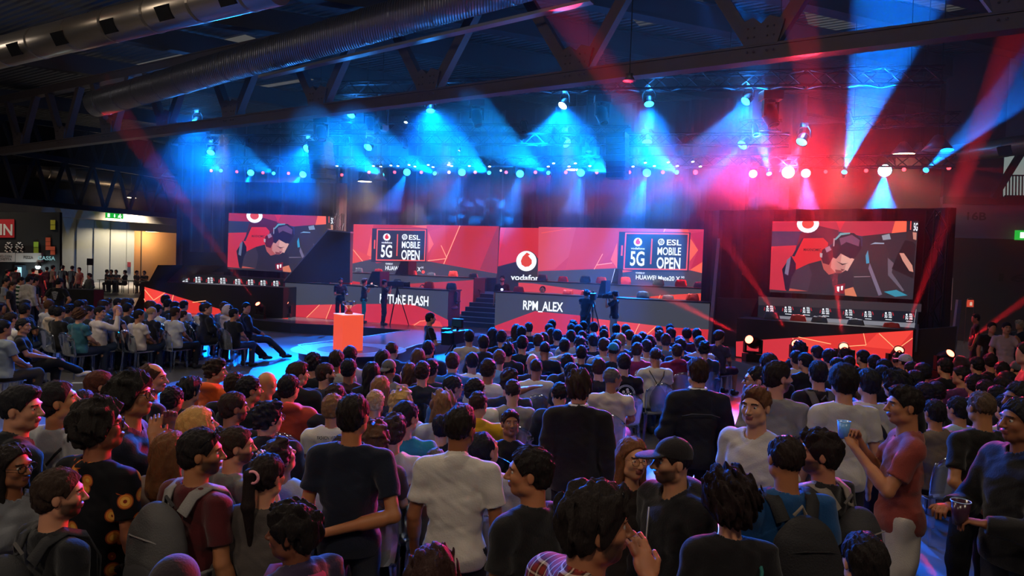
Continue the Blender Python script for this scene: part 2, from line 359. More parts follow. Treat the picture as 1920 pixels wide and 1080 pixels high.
mb = MB(); mb.face([(-60, 4, ZR), (-60, 85, ZR), (34, 85, ZR), (34, 4, ZR)], roof); tag(mb.build('ceiling'), kind='structure')
# roof panes with daylight put in as emission, each a structure trim
def nn(b): return pbr('steel_dark', '2e2c33', .6, .3, var=.1)
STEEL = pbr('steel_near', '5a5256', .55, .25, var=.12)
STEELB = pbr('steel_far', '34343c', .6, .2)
def up(px, py, z):
    v = ray(px, py); return CAMP + v * ((z - CAMZ) / v.z)
A_, B_ = up(640, 213, 7.2), up(1920, 57, 7.2)
cd = (B_ - A_).normalized(); cn = Vector((-cd.y, cd.x, 0))     # cn points away from the camera
sk = em('roof_glow', '9a9a98', .16)
nt = sk.node_tree; bs = nt.nodes['Principled BSDF']; tc = nt.nodes.new('ShaderNodeTexCoord'); mp = nt.nodes.new('ShaderNodeMapping'); mp.inputs['Rotation'].default_value = (0, 0, R_(33)); wv = nt.nodes.new('ShaderNodeTexWave'); wv.bands_direction = 'Y'; wv.inputs['Scale'].default_value = 1.1
mr = nt.nodes.new('ShaderNodeMapRange'); mr.inputs[3].default_value = .03; mr.inputs[4].default_value = .22; nt.links.new(tc.outputs['Object'], mp.inputs[0]); nt.links.new(mp.outputs[0], wv.inputs[0]); nt.links.new(wv.outputs['Fac'], mr.inputs[0]); nt.links.new(mr.outputs[0], bs.inputs['Emission Strength'])  # banded glow stands in for light on the corrugated roof
for k, pts in enumerate(([(1480, -60), (1522, 64), (1700, 36), (1865, 6), (1900, -60)], [(1120, -30), (1200, 50), (1330, 30), (1300, -40)])):
    mb = MB(); mb.face([up(x, y, ZR - .03) for x, y in pts], sk); tag(mb.build('window_%d' % (2 + k)), kind='structure')
for k, (px0, py0, L, Wd) in enumerate(((330, 112, 7, .8), (515, 120, 4, 1.1), (400, 85, 5, .5), (510, 160, 6, .3))):
    c = up(px0, py0, ZR - .03); mb = MB(); mb.box(c, (L, Wd, .04), em('roof_glow2', 'a8a49c', .22), rz=math.atan2(cd.y, cd.x)); tag(mb.build('window_%d' % (4 + k)), kind='structure')
# the big roof truss close to the viewer
tr = empty('roof_truss', A_); tag(tr, 'large dark steel roof truss crossing the whole hall above the crowd', 'truss')
def tpart(n, mb, root=None, **k):
    root = root or tr; o = mb.build(n, **k); o.location = -Vector(root.location); kid(o, root); return o
A2 = A_ - cd * 28; B2 = B_ + cd * 5
mb = MB(); z0, z1 = 8.3, 8.72
def ibeam(mb, a, b, wd, h, m, web=.06, fl=.05):
    mb.bar(a + Vector((0, 0, fl / 2)), b + Vector((0, 0, fl / 2)), wd, m, fl); mb.bar(a + Vector((0, 0, h - fl / 2)), b + Vector((0, 0, h - fl / 2)), wd, m, fl)
    mb.bar(a + Vector((0, 0, h / 2)), b + Vector((0, 0, h / 2)), wd * .8, m, h - fl)
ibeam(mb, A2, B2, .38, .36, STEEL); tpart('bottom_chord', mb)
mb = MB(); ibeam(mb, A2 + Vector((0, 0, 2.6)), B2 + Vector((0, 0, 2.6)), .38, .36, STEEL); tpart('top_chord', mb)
def chx(px, py=None):   # distance along the chord at image column px
    lo, hi = -32.0, 24.0
    for _ in range(50):
        m = (lo + hi) / 2
        if proj(A_ + cd * m)[0] < px: lo = m
        else: hi = m
    return lo
nodes = [chx(x) for x in (40, 120, 207, 312, 437, 600, 806, 1083, 1428)]
sp = nodes[-1] - nodes[-2]; nodes.append(nodes[-1] + sp)
for i, t in enumerate(nodes):
    nxt = nodes[i + 1] if i + 1 < len(nodes) else t + sp; prv = nodes[i - 1] if i else t - (nxt - t)
    p = A_ + cd * t; zt = Vector((0, 0, 2.6))
    for q in ((t + prv) / 2 + (t - prv) * .14, (t + nxt) / 2 - (nxt - t) * .14):
        mb = MB(); s_ = 1 if q > t else -1
        mb.bar(p + cd * s_ * .24 + Vector((0, 0, .42)), A_ + cd * q + zt + Vector((0, 0, .1)), .26, STEEL, .28); tpart('diagonal', mb)
    mb = MB(); mb.prism([p + cd * a + cn * -.2 + Vector((0, 0, z)) for a, z in ((-.36, .34), (.36, .34), (.5, .84), (.17, .96), (0, .8), (-.17, .96), (-.5, .84))], cn * .4, STEEL)
    for bx in (-.28, -.14, .14, .28):
        for bz in (.2, .52, .72): mb.ball(p + cd * bx + cn * -.21 + Vector((0, 0, bz)), .025, STEEL, 4)
    tpart('gusset', mb)
# roof beams running away from the viewer, and purlins
for i, px in enumerate((-60, 150, 330, 500, 690, 900, 1120, 1330, 1560, 1800)):
    t = chx(px) if px < 1900 else 0
    s0 = A_ + cd * t; s0 = Vector((s0.x, s0.y, ZR - 1.0)) + cn * 1.0
    # beams run along the mean of cn and +Y
    dv = (cn * .8 + cd * .55).normalized() if px > 400 else (cn * .9 + cd * .35).normalized()
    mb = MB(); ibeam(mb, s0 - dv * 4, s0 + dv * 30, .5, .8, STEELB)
    o = mb.build('roof_beam', loc=s0); tag(o, 'dark steel roof beam running back under the corrugated roof', 'beam', 'roof beams under the corrugated roof')
# far trusses at the left, lower, and far beam with its column
def far_truss(x0, y0, x1, y1, d0, d1, n, h, label):
    a, b = P(x0, y0, d0), P(x1, y1, d1); e = empty('lattice_truss', a); tag(e, label, 'truss')
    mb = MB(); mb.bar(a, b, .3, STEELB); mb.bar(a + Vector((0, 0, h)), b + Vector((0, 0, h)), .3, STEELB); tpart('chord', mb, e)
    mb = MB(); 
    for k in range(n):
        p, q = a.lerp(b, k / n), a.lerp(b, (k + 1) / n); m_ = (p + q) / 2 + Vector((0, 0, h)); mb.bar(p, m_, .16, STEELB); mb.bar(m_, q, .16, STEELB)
    tpart('web', mb, e)
far_truss(-30, 372, 392, 412, 36, 52, 9, 2.6, 'far low lattice truss above the pale left wall')
far_truss(-30, 300, 330, 322, 38, 56, 8, 2.4, 'dim lattice truss high in the far left of the hall')
def duct(name, x0, y0, d0, x1, y1, d1, r, m, label, rings=14, boxes=0, spiral=False):
    a, b = P(x0, y0, d0), P(x1, y1, d1); e = empty(name, a); tag(e, label, 'duct'); n = 60 if spiral else 2
    mb = MB(); mb.tube([a, b], r, m, 28); o = tpart('pipe', mb, e, smooth=False)
    for p in o.data.polygons: p.use_smooth = len(p.vertices) == 4
    mb = MB(); d = (b - a)
    for k in range(rings):
        c = a + d * ((k + .5) / rings); mb.tube([c - d.normalized() * .04, c + d.normalized() * .04], r * 1.03, m, 28)
    tpart('seam_ring', mb, e)
    dn = d.normalized(); side = dn.cross(Vector((0, 0, 1))).normalized()
    if side.y > 0: side = -side
    for k in range(boxes):
        c = a + d * ((k + .45) / boxes) + side * r * .82 + Vector((0, 0, -r * .45))
        mb = MB(); x_ = dn; z_ = (side * .8 + Vector((0, 0, -.45))).normalized(); y_ = z_.cross(x_)
        mb.box(c, (.42, .3, .12), pbr('vent_dark', '0c0c0e', .6), M=Matrix((x_, y_, z_)).transposed()); tpart('air_outlet', mb, e)
SILV = pbr('duct_silver', 'a59a8c', .32, .85, .2, 2); 
spir = bpy.data.materials.new('duct_spiral'); spir.use_nodes = True; nt = spir.node_tree; bs = nt.nodes['Principled BSDF']; bs.inputs['Base Color'].default_value = lin('8d8f98'); bs.inputs['Metallic'].default_value = .8; bs.inputs['Roughness'].default_value = .35
tc = nt.nodes.new('ShaderNodeTexCoord'); wv = nt.nodes.new('ShaderNodeTexWave'); wv.bands_direction = 'X'; wv.inputs['Scale'].default_value = 4; bp_ = nt.nodes.new('ShaderNodeBump'); bp_.inputs['Strength'].default_value = .8; bp_.inputs['Distance'].default_value = .05
nt.links.new(tc.outputs['Object'], wv.inputs[0]); nt.links.new(wv.outputs['Fac'], bp_.inputs['Height']); nt.links.new(bp_.outputs[0], bs.inputs['Normal'])
duct('air_duct', -120, 128, 20, 520, -28, 14, .38, SILV, 'long shiny silver air duct in the upper left corner with dark outlets', 9, 7)
duct('air_duct', 180, 195, 28, 1000, -40, 18, .5, spir, 'ribbed spiral air duct behind the big truss with blue gleams', 16)
duct('air_duct', 60, 318, 50, 320, 352, 60, .6, SILV, 'dull silver duct low in the far left under the roof', 6)
duct('air_duct', 1690, 302, 27, 1990, 262, 22, .32, SILV, 'pale air duct along the upper right wall above the window', 5, 2)
e = empty('fluorescent_tray', P(560, 135, 22)); tag(e, 'long narrow cable tray beside the spiral duct catching blue light', 'cable tray')
mb = MB(); mb.bar(P(490, 145, 23), P(1110, 2, 17.5), .25, pbr('tray', '8e93a0', .35, .7), .08); tpart('tray', mb, e)
# ================================================================ THE STAGE
SLT = pbr('stage_slate', '6a6c78', .55, var=.06); SLD = pbr('stage_dark', '25242b', .6); STOP = pbr('stage_top', '5c5a62', .24, 0, 0, 5, .6, var=.1, vscale=.8)
L1 = VPlane(-4.88, 24.3, 22)                                 # left player desk front
Rd = VPlane(*P(930, 560, 23.1).xy, 22)                       # right player desk front
LL = L1.back(4.6); RL = Rd.back(4.4)                         # led walls
L2 = L1.back(2.3); R2 = Rd.back(2.3)                         # second desk rows
WR = VPlane(*G(1400, 672, ST).xy, 32)                        # right wing desk front
WLp = VPlane(*P(480, 560, 24.8).xy, 12)                      # left wing front
# platform: footprint traced on the stage level, extruded down to the floor
tops = [(300, 590), (478, 600), (545, 606), (640, 610), (690, 614), (768, 619), (700, 629), (625, 639), (560, 647), (577, 659), (664, 665), (747, 659), (780, 647), (862, 634), (917, 628), (1100, 640), (1250, 652), (1345, 668), (1440, 692), (1580, 706), (1722, 722)]
fp = [G(x, y, ST) for x, y in tops]
backp = [Vector((16.5, 24, ST)), Vector((13, 33, ST)), Vector((-4, 38, ST)), Vector((-17, 38, ST)), Vector((-17.5, 31, ST))]
mb = MB(); n_ = len(fp); allp = fp + backp
mb.face(allp, STOP)
for i in range(len(allp)):
    a, b = allp[i], allp[(i + 1) % len(allp)]; mb.face([a, b, (b.x, b.y, 0), (a.x, a.y, 0)][::-1], SLD if i < 5 else SLT)
plat = mb.build('stage_platform', loc=(0, 26, 0)); tag(plat, 'low glossy dark stage platform with a pointed tongue towards the crowd', 'stage')
mb = MB()
for i in range(5, 14):
    a, b = fp[i], fp[i + 1]; mb.bar(a + Vector((0, 0, .005)), b + Vector((0, 0, .005)), .05, pbr('edge_strip', 'b8b6bc', .4, .6), .012)
o = mb.build('edge_strip'); o.location = -Vector(plat.location); kid(o, plat)
# round emblem ring on the tongue
mb = MB(); c = G(655, 655, ST + .004); RM = pbr('floor_white', '9a969c', .3)
for r0, r1 in ((.75, 1.35),):
    for k in range(32):
        a, b = 2 * math.pi * k / 32, 2 * math.pi * (k + 1) / 32
        mb.face([(c.x + r * math.cos(t), c.y + r * math.sin(t), c.z) for r, t in ((r0, a), (r1, a), (r1, b), (r0, b))], RM)
o = mb.build('floor_emblem'); o.location = -Vector(plat.location); kid(o, plat)
# flat patterned polygons on screen planes
RED = em('led_red', 'd0303c', .95); RED2 = em('led_red2', 'e8483e', 1.0); RED3 = em('led_red3', 'b82a38', .9); ORG = em('led_orange', 'f8644a', 1.15); ORL = em('led_line', 'ffa070', 1.5)
SLE = em('led_slate', '43444f', .9); NAVY = em('led_navy', '24283a', .9); WHT = em('led_white', 'e8eef6', 1.3); CORAL = em('led_coral', 'f0544c', 1.15)
class Screen:
    def __init__(s, pl, name, label, cat='led wall'):
        s.pl = pl; s.mb = MB(); s.tx = MB(); s.k = 0; s.name = name; s.label = label; s.cat = cat
    def poly(s, pts, m): s.k += 1; s.mb.face([s.pl.hit(x, y, -.0012 * s.k) for x, y in pts], m)
    def line(s, a, b, w, m):
        d = Vector((b[0] - a[0], b[1] - a[1])); n = Vector((-d.y, d.x)).normalized() * w / 2
        s.poly([(a[0] + n.x, a[1] + n.y), (b[0] + n.x, b[1] + n.y), (b[0] - n.x, b[1] - n.y), (a[0] - n.x, a[1] - n.y)], m)
    def disc(s, cx, cy_, r, m, n=28, ry=None): s.poly([(cx + r * math.cos(2 * math.pi * k / n), cy_ + (ry or r) * math.sin(2 * math.pi * k / n)) for k in range(n)], m)
    def text(s, t, x0, y0, x1, y1, m): ptext(s.tx, s.pl, t, x0, y0, x1, y1, m, -.0012 * (s.k + 6) - .004)
    def done(s, quad, depth=.12, matb=None):
        p = [s.pl.hit(x, y, .004) for x, y in quad]; b = MB(); b.prism(p, s.pl.n * depth, matb or SLD)
        lo = min(q.z for q in p); c = (p[0] + p[2]) / 2
        e = empty(s.name, (c.x, c.y, lo)); tag(e, s.label, s.cat)
        o = b.build('cabinet'); o.location = -Vector(e.location); kid(o, e)
        o = s.mb.build('picture'); o.location = -Vector(e.location); kid(o, e)
        if s.tx.v: o = s.tx.build('lettering'); o.location = -Vector(e.location); kid(o, e)
        s.e = e; return e
def speech(s, cx, cy_, r, red=None):     # white disc with the red drop mark
    s.disc(cx, cy_, r, WHT); q = [(.05, -1), (.45, -.75), (.2, -.62), (.62, -.12), (.62, .3), (.3, .62), (-.15, .68), (-.55, .42), (-.65, 0), (-.45, -.5), (-.1, -.85)]
    s.poly([(cx + x * r * .85, cy_ + y * r * .85) for x, y in q], red or RED2)
def phone_logo(s, x0, y0, x1, y1, dx=.0):
    """the handset graphic with both event marks, mapped from a unit box"""
    W, H = x1 - x0, y1 - y0
    def M(u, v): return (x0 + u * W - dx * v, y0 + v * H + u * W * .012)
    def Q(u0, v0, u1, v1, m): s.poly([M(u0, v0), M(u1, v0), M(u1, v1), M(u0, v1)], m)
    Q(0, 0, 1, 1.02, NAVY); Q(.04, .35, .065, .62, CORAL)
    fr = ((.085, .02, .98, .055), (.085, .94, .98, .975), (.085, .02, .105, .975), (.962, .02, .98, .975))
    for r in fr: Q(*r, CORAL)
    Q(.455, .17, .475, .83, CORAL)
    c = M(.27, .26); speech(s, c[0], c[1], H * .11, em('led_drop', 'e01818', 1.1))
    def T(t, u0, v0, u1, v1): a, b = M(u0, v0), M(u1, v1); s.text(t, a[0], a[1], b[0], a[1] + (v1 - v0) * H, WHT)
    T('vodafone', .175, .41, .37, .45); T('5G', .165, .505, .375, .86)
    c = M(.595, .25); s.disc(c[0], c[1], H * .085, WHT); s.disc(c[0], c[1], H * .058, NAVY)
    for k in (-.03, .01, .05): s.line((c[0] - H * .05, c[1] + H * (.05 + k)), (c[0] + H * .045, c[1] + H * (-.055 + k)), .7 * H / 60, WHT)
    T('ESL', .67, .19, .88, .33); T('MOBILE', .545, .39, .88, .58); T('OPEN', .54, .65, .88, .93)
# ---- left led wall
s = Screen(LL, 'led_wall', 'left red led wall with the framed phone graphic above the left desks')
quad = [(663, 420.5), (935.8, 424.3), (930, 521), (660.4, 520)]
s.poly(quad, RED)
s.poly([(663, 420.5), (700, 421), (696, 487), (661, 494)], em('ledv1', 'e2404a', 1)); s.poly([(696, 440), (697, 487), (687, 483)], ORG); s.poly([(662, 467), (697, 482), (680, 490), (661, 494)], RED2)
s.poly([(800, 421.5), (863, 423), (835, 483), (803, 489), (803, 435)], em('ledv2', 'd63a42', 1)); s.poly([(770, 424), (800, 422.3), (800, 428)], ORG)
s.poly([(803, 433), (813, 458), (803, 474)], ORG); s.poly([(803, 434), (835, 423), (836, 484), (803, 489), (813, 458)], em('ledv3', 'dd3f44', 1))
s.poly([(863, 423), (935.8, 424.3), (931.5, 470), (932, 513), (838, 495)], em('ledv4', 'c63442', .95)); s.poly([(933, 424), (935.8, 424.3), (932, 513), (900, 505)], em('ledv5', 'aa3a4a', .85))
s.poly([(661, 494), (697, 486), (803, 490), (932, 513), (930, 521), (660.4, 520)], SLE)
s.line((862.5, 423), (832, 495), 1.4, ORL); s.line((827, 460), (838, 484), 1.2, ORL); s.line((802, 489), (836, 485), 1.3, ORL); s.line((662, 468), (680, 490), 1.1, ORL)
s.poly([(702, 490), (720, 490.5), (706, 494)], RED3)
phone_logo(s, 698, 428, 801, 490, 2.2)
s.text('POWERED BY', 723, 493, 736.5, 496, WHT); s.text('HUAWEI Mate20 X', 722.5, 498.5, 789, 506, WHT); s.text('5G', 790, 500, 794, 503, WHT)
s.disc(793.5, 510, 3.2, CORAL); s.done(quad)
# ---- right led wall
s = Screen(RL, 'led_wall', 'right red led wall with the framed phone graphic above the right desks')
quad = [(1010, 425.5), (1344, 430.5), (1331.5, 552), (1008, 538)]
s.poly(quad, em('ledw0', 'd63a50', .95))
s.poly([(1010, 425.5), (1080, 426.5), (1120, 434), (1040, 505), (1009, 508)], em('ledw1', 'e0505e', .95)); s.poly([(1080, 426.5), (1160, 427.8), (1158, 460), (1120, 500), (1060, 506)], em('ledw2', 'da4050', .95))
s.poly([(1293, 445), (1309, 469), (1293, 490)], ORG); s.poly([(1244, 434), (1244, 429), (1290, 430), (1292, 436)], em('ledw3', 'ef5a48', 1)); s.poly([(1294, 438), (1344, 430.5), (1337, 517), (1316, 492), (1294, 507), (1309, 469)], em('ledw4', 'c92a48', .95))
s.poly([(1157, 455), (1157, 503), (1145, 487)], ORG); s.poly([(1113, 505), (1118, 497), (1148, 494), (1157, 502), (1120, 505)], RED2)
s.poly([(1294, 506), (1316, 492), (1337, 517)], ORG)
s.poly([(1009, 508.5), (1157, 503), (1294, 507), (1337, 517), (1331.5, 552), (1008, 538)], SLE)
s.poly([(1009, 508.5), (1157, 503), (1153, 530), (1008, 528)], em('ledslt2', '4b4a5a', .9))
s.line((1130, 476), (1114, 505), 1.1, ORL); s.line((1118, 497), (1148, 493), 1.3, ORL); s.line((1317, 491), (1336, 515), 1.6, ORL); s.line((1247, 429.5), (1244.5, 435), 1, ORL); s.line((1015, 437), (1070, 428), .8, ORG)
phone_logo(s, 1161, 434.5, 1295, 507, 4)
s.poly([(1162, 506), (1187, 508), (1168, 511)], CORAL)
s.text('POWERED BY', 1192, 510, 1209, 513, WHT); s.text('HUAWEI Mate20 X', 1192, 515.5, 1275, 523.5, WHT); s.text('5G', 1277, 518, 1283, 521.5, WHT); s.disc(1284, 528, 2.8, CORAL)
s.line((1153, 504), (1146.5, 530), .8, WHT)
s.done(quad)
# ---- middle led wall with the big round mark
ML = LL.back(1.5)
s = Screen(ML, 'led_wall', 'narrow middle led wall with the big white round emblem')
quad = [(934, 426.5), (1013, 427.5), (1011, 560), (930, 560)]
s.poly(quad, em('ledm', 'd83040', .95)); s.poly([(934, 426.5), (948, 427), (935, 480)], em('ledm2', 'e8283a', 1)); s.poly([(932, 500), (975, 489), (1011, 493), (1011, 560), (930, 560)], NAVY); s.line((936, 444), (935, 462), 1.6, ORL)
s.disc(988, 490.5, 20.5, em('ledshade', '35343e', .9)); s.poly([(988, 470), (1013, 487), (1012, 525), (972, 505)], em('ledshade', '35343e', .9))
speech(s, 987, 489.5, 19); s.text('vodafone', 957.5, 517, 1020, 524.5, WHT)
s.done(quad)
# ---- angled dark wing wall left of the left led wall
mb = MB(); wp = L1.back(.2)
q = [wp.hit(530, 529, 0), wp.hit(533.5, 527), wp.hit(614.5, 432.8), wp.hit(657, 437), wp.hit(656, 530)]
mb.prism(q, wp.n * .15, pbr('wing_brown', '4a4143', .7)); mb.prism([q[1], q[2], q[2] + Vector((0, 0, .07)), q[1] + Vector((0, 0, .07))], wp.n * .2, pbr('wing_edge', '9a9290', .5))
mb.prism([q[2], q[3], q[3] + Vector((0, 0, .05)), q[2] + Vector((0, 0, .05))], wp.n * .2, pbr('wing_edge', '9a9290', .5))
tag(mb.build('stage_flat', loc=tuple(q[0])), 'slanted brown grey wing panel between the left screen and left desks', 'stage panel')
# ---- desks
def desk(pl, x0, x1, ytl, ytr, base_y, depth, name, label, art, top_over=.05):
    a, b = pl.hit(x0, ytl), pl.hit(x1, ytr); zt = (a.z + b.z) / 2; zb = base_y
    ta, tb = pl.T(a), pl.T(b); e = empty(name, pl.at((ta + tb) / 2, zb)); tag(e, label, 'desk')
    mb = MB(); mb.prism([pl.at(ta, zb), pl.at(tb, zb), pl.at(tb, zb, depth), pl.at(ta, zb, depth)], (0, 0, zt - zb - .04), SLD); o = mb.build('body'); o.location = -Vector(e.location); kid(o, e)
    mb = MB(); mb.prism([pl.at(ta - top_over, zt - .04, -.04), pl.at(tb + top_over, zt - .04, -.04), pl.at(tb + top_over, zt - .04, depth), pl.at(ta - top_over, zt - .04, depth)], (0, 0, .04), pbr('desk_top', '17181e', .4)); o = mb.build('top'); o.location = -Vector(e.location); kid(o, e)
    s = Screen(pl.back(-.01), 'x', 'x'); art(s, ta, tb, zb, zt - .04)
    o = s.mb.build('front_panel'); o.location = -Vector(e.location); kid(o, e)
    if s.tx.v: o = s.tx.build('lettering'); o.location = -Vector(e.location); kid(o, e)
    return e, zt
FR = em('front_slate', '4a4c58', .75)
def art_l1(s, ta, tb, zb, zt):
    pl = s.pl; s.mb.face([pl.at(ta, zb), pl.at(tb, zb), pl.at(tb, zt), pl.at(ta, zt)], FR); s.k = 2
    s.poly([(537, 572.5), (612, 571), (690, 570), (770, 570), (800, 580), (840, 600), (840.5, 612), (775, 611.3), (690, 604), (640, 600.5), (540, 594.5)], RED)
    s.poly([(600, 572), (622, 571), (612, 597), (575, 595)], em('fr1', 'e04a48', 1)); s.poly([(635, 571), (640, 570.8), (640, 600), (628, 599)], RED2); s.poly([(770, 609), (800, 598), (825, 603), (830, 613)], RED2)
    s.line((599, 571.5), (574, 596), 1, ORL); s.line((621.5, 571.5), (611, 598), 1, ORL); s.line((776, 610), (788, 602), 1, ORL); s.line((788, 602), (815, 600), .8, ORL)
    s.text('FUTURE FLASH', 712, 551, 803, 568, WHT)
desk(L1, 535, 841, 529.5, 542.3, ST, .9, 'player_desk', 'long left player desk with glowing front and team lettering FLASH', art_l1)
def art_r1(s, ta, tb, zb, zt):
    pl = s.pl; s.mb.face([pl.at(ta, zb), pl.at(tb, zb), pl.at(tb, zt), pl.at(ta, zt)], FR); s.k = 2
    s.poly([(928, 611), (1003, 583.5), (1093, 592), (1120, 598), (1260, 614), (1330, 618), (1326, 650), (1100, 634), (928, 622)], RED)
    s.poly([(1120, 598), (1200, 607), (1185, 640), (1110, 634)], RED2); s.poly([(1200, 607), (1240, 612), (1205, 640), (1188, 640)], em('fr1', 'e04a48', 1))
    s.line((1199, 607), (1186, 634), 1.3, ORL); s.line((1229, 613), (1205, 634), 1.3, ORL)
    s.text('RPM_ALEX', 980.5, 563.5, 1055.5, 580, WHT)
desk(Rd, 929.5, 1331, 547, 566, ST, .9, 'player_desk', 'long right player desk with glowing front and lettering RPM_ALEX', art_r1)
def art_l2(s, ta, tb, zb, zt):
    pl = s.pl; s.mb.face([pl.at(ta, zb), pl.at(tb, zb), pl.at(tb, zt), pl.at(ta, zt)], FR); s.k = 2
    s.poly([(598, 517), (660, 527), (675, 529), (675, 537), (598, 531)], RED); s.poly([(765, 532), (858, 527), (888, 525), (886, 592), (856, 588), (770, 545)], em('fr2', 'bb3646', .95))
desk(L2, 599, 888.5, 508.3, 520.5, ST, 1.0, 'player_desk', 'raised second row left desk behind the front left desk', art_l2)
def art_r2(s, ta, tb, zb, zt):
    pl = s.pl; s.mb.face([pl.at(ta, zb), pl.at(tb, zb), pl.at(tb, zt), pl.at(ta, zt)], FR); s.k = 2
    s.poly([(972, 530), (1000, 531.5), (1090, 544), (1098, 546), (1098, 558), (972, 553)], em('fr3', 'd8434a', 1)); s.poly([(1218, 556), (1270, 552), (1332, 549), (1330, 566), (1215, 562)], RED2); s.poly([(1150, 556), (1220, 556), (1220, 562), (1150, 560)], RED3)
    s.line((1238, 553), (1234, 562), 1, ORL)
desk(R2, 972, 1331.5, 525.5, 540.5, ST, 1.0, 'player_desk', 'raised second row right desk behind the front right desk', art_r2)
# divider fins
for pl, q, lb in ((L1, [(687, 534), (697.5, 509), (712.5, 509), (712, 537)], 'black slanted divider fin on the left desk'), (L2, [(740, 515), (751.5, 490), (766, 490), (765, 516)], 'black slanted divider fin on the second left desk'),
                  (Rd, [(1120, 557), (1127.5, 526.5), (1136, 526), (1135, 559)], 'black slanted divider fin on the right desk'), (R2, [(1146, 532), (1153.5, 504), (1160, 504), (1158.5, 533)], 'black slanted divider fin on the second right desk')):
    mb = MB(); p = [pl.hit(x, y, .1) for x, y in q]; mb.prism(p, pl.n * .6, pbr('fin_black', '1a161c', .5)); tag(mb.build('divider_fin', loc=tuple(p[0])), lb, 'divider')
# stairs between the desks
e = empty('stage_stairs', G(890, 619, ST)); tag(e, 'dark stage stairs rising between the left and right desks', 'stairs')
sp_ = Rd.back(.4); xa, xb = 852, 929
ys = [617, 608, 599.5, 591, 582, 573.5, 565]
for k in range(7):
    pl = sp_.back(k * .33); a = pl.T(pl.hit(850 + k * 7.2, 600)); b = pl.T(pl.hit(929, 600)); mb = MB(); z0_ = ST + k * .15
    mb.prism([pl.at(a, ST), pl.at(b, ST), pl.at(b, ST, .33), pl.at(a, ST, .33)], (0, 0, z0_ + .15 - ST), pbr('step', '2c3238', .35))
    mb.prism([pl.at(a, z0_ + .15, -.01), pl.at(b, z0_ + .15, -.01), pl.at(b, z0_ + .15, .03), pl.at(a, z0_ + .15, .03)], (0, 0, .012), pbr('step_edge', 'a0acb0', .4))
    o = mb.build('step'); o.location = -Vector(e.location); kid(o, e)
mb = MB(); pl = sp_.back(7 * .33); a = pl.T(pl.hit(895, 600)); b = pl.T(pl.hit(975, 600)); mb.prism([pl.at(a - 1, ST), pl.at(b, ST), pl.at(b, ST, 3), pl.at(a - 1, ST, 3)], (0, 0, 1.0), SLT)
tag(mb.build('rear_platform', loc=tuple(pl.at(a, ST))), 'grey landing at the top of the stage stairs', 'platform')
# side walls and posts by the right led wall
def slab(pl, q, th, m, name, label, cat, off=0.0, kind=None):
    mb = MB(); p = [pl.hit(x, y, off) for x, y in q]; mb.prism(p, pl.n * th, m); o = mb.build(name, loc=tuple(p[-1])); tag(o, label, cat, kind=kind); return o
slab(Rd, [(1345, 447), (1350, 447), (1333, 646), (1326, 645)], .15, pbr('post_lilac', '8a8296', .5), 'led_post', 'pale vertical post at the right edge of the right led wall', 'post', -.3)
slab(Rd, [(1345, 558), (1420, 561), (1378, 668), (1337, 663)], .2, pbr('side_dark', '3c3640', .7), 'side_panel', 'dark panel between the right desk and the right wing', 'stage panel', .4)
# podium with the trophy
q = G(652, 657, ST); pod = empty('podium', q); tag(pod, 'glowing coral red square podium on the stage tongue', 'podium')
s_ = 1320 / q.y; hp = 69 / s_; wd = .52
mb = MB(); mb.box((0, 0, hp / 2), (wd, wd, hp - .02), em('podium_glow', 'f4563c', .95), rz=R_(38)); kid(mb.build('body', bevel=.006), pod)
mb = MB(); mb.box((0, 0, hp - .008), (wd + .01, wd + .01, .016), em('podium_top', 'ffb090', 1.0), rz=R_(38)); kid(mb.build('top'), pod)
tp = empty('trophy', q + Vector((0, 0, hp))); tag(tp, 'faceted red and silver trophy cup on the coral podium', 'trophy')
mb = MB(); mb.lathe([(.001, 0), (.1, 0), (.085, .05), (.045, .09), (.035, .12)], (0, 0, 0), pbr('trophy_red', 'e8483c', .25, .3), 8); kid(mb.build('base'), tp)
mb = MB(); mb.lathe([(.03, .12), (.075, .17), (.12, .21), (.13, .28), (.1, .3), (.09, .25), (.001, .2)], (0, 0, 0), pbr('trophy_silver', 'e8d8d8', .15, .9), 10); kid(mb.build('cup'), tp)
for sx in (-1, 1):
    mb = MB(); mb.tube([(sx * .1, 0, .2), (sx * .16, 0, .23), (sx * .15, 0, .29), (sx * .12, 0, .29)], .012, pbr('trophy_silver', 'e8d8d8')); kid(mb.build('handle'), tp)
# ---- wings
s = None
mb = MB(); wp = WR
def wing(pl, q_front, name, label, art, depth, ztop, zb, extra=None):
    e = empty(name, pl.at(0, zb)); tag(e, label, 'desk'); ta, tb = q_front
    mb = MB(); mb.prism([pl.at(ta, zb), pl.at(tb, zb), pl.at(tb, zb, depth), pl.at(ta, zb, depth)], (0, 0, ztop - zb), pbr('wing_black', '141218', .6)); o = mb.build('body'); o.location = -Vector(e.location); kid(o, e)
    s = Screen(pl.back(-.012), 'x', 'x'); art(s); o = s.mb.build('front_panel'); o.location = -Vector(e.location); kid(o, e); return e
def art_wr(s):
    s.poly([(1380, 640.5), (1520, 631.5), (1712, 619.5), (1709, 700), (1580, 690), (1380, 668)], em('wr0', 'e03430', 1.0))
    s.poly([(1380, 640.5), (1490, 633), (1500, 676), (1380, 668)], em('wr1', 'd63440', .95)); s.poly([(1494, 632.5), (1555, 645), (1500, 660)], RED2); s.poly([(1620, 650), (1645, 625), (1712, 620), (1681, 656)], em('wr2', 'f0443a', 1.05)); s.poly([(1681, 657), (1711, 634), (1709, 700), (1690, 698)], em('wr3', 'c82f34', .95))
    for a, b in (((1497, 632), (1558, 645)), ((1486, 634), (1494, 646)), ((1619, 625), (1624, 647)), ((1624, 647), (1580, 650)), ((1648, 625), (1681, 656)), ((1681, 656), (1711, 634))): s.line(a, b, 1.3, ORL)
tl, tr_ = WR.T(WR.hit(1380, 640)), WR.T(WR.hit(1712, 640))
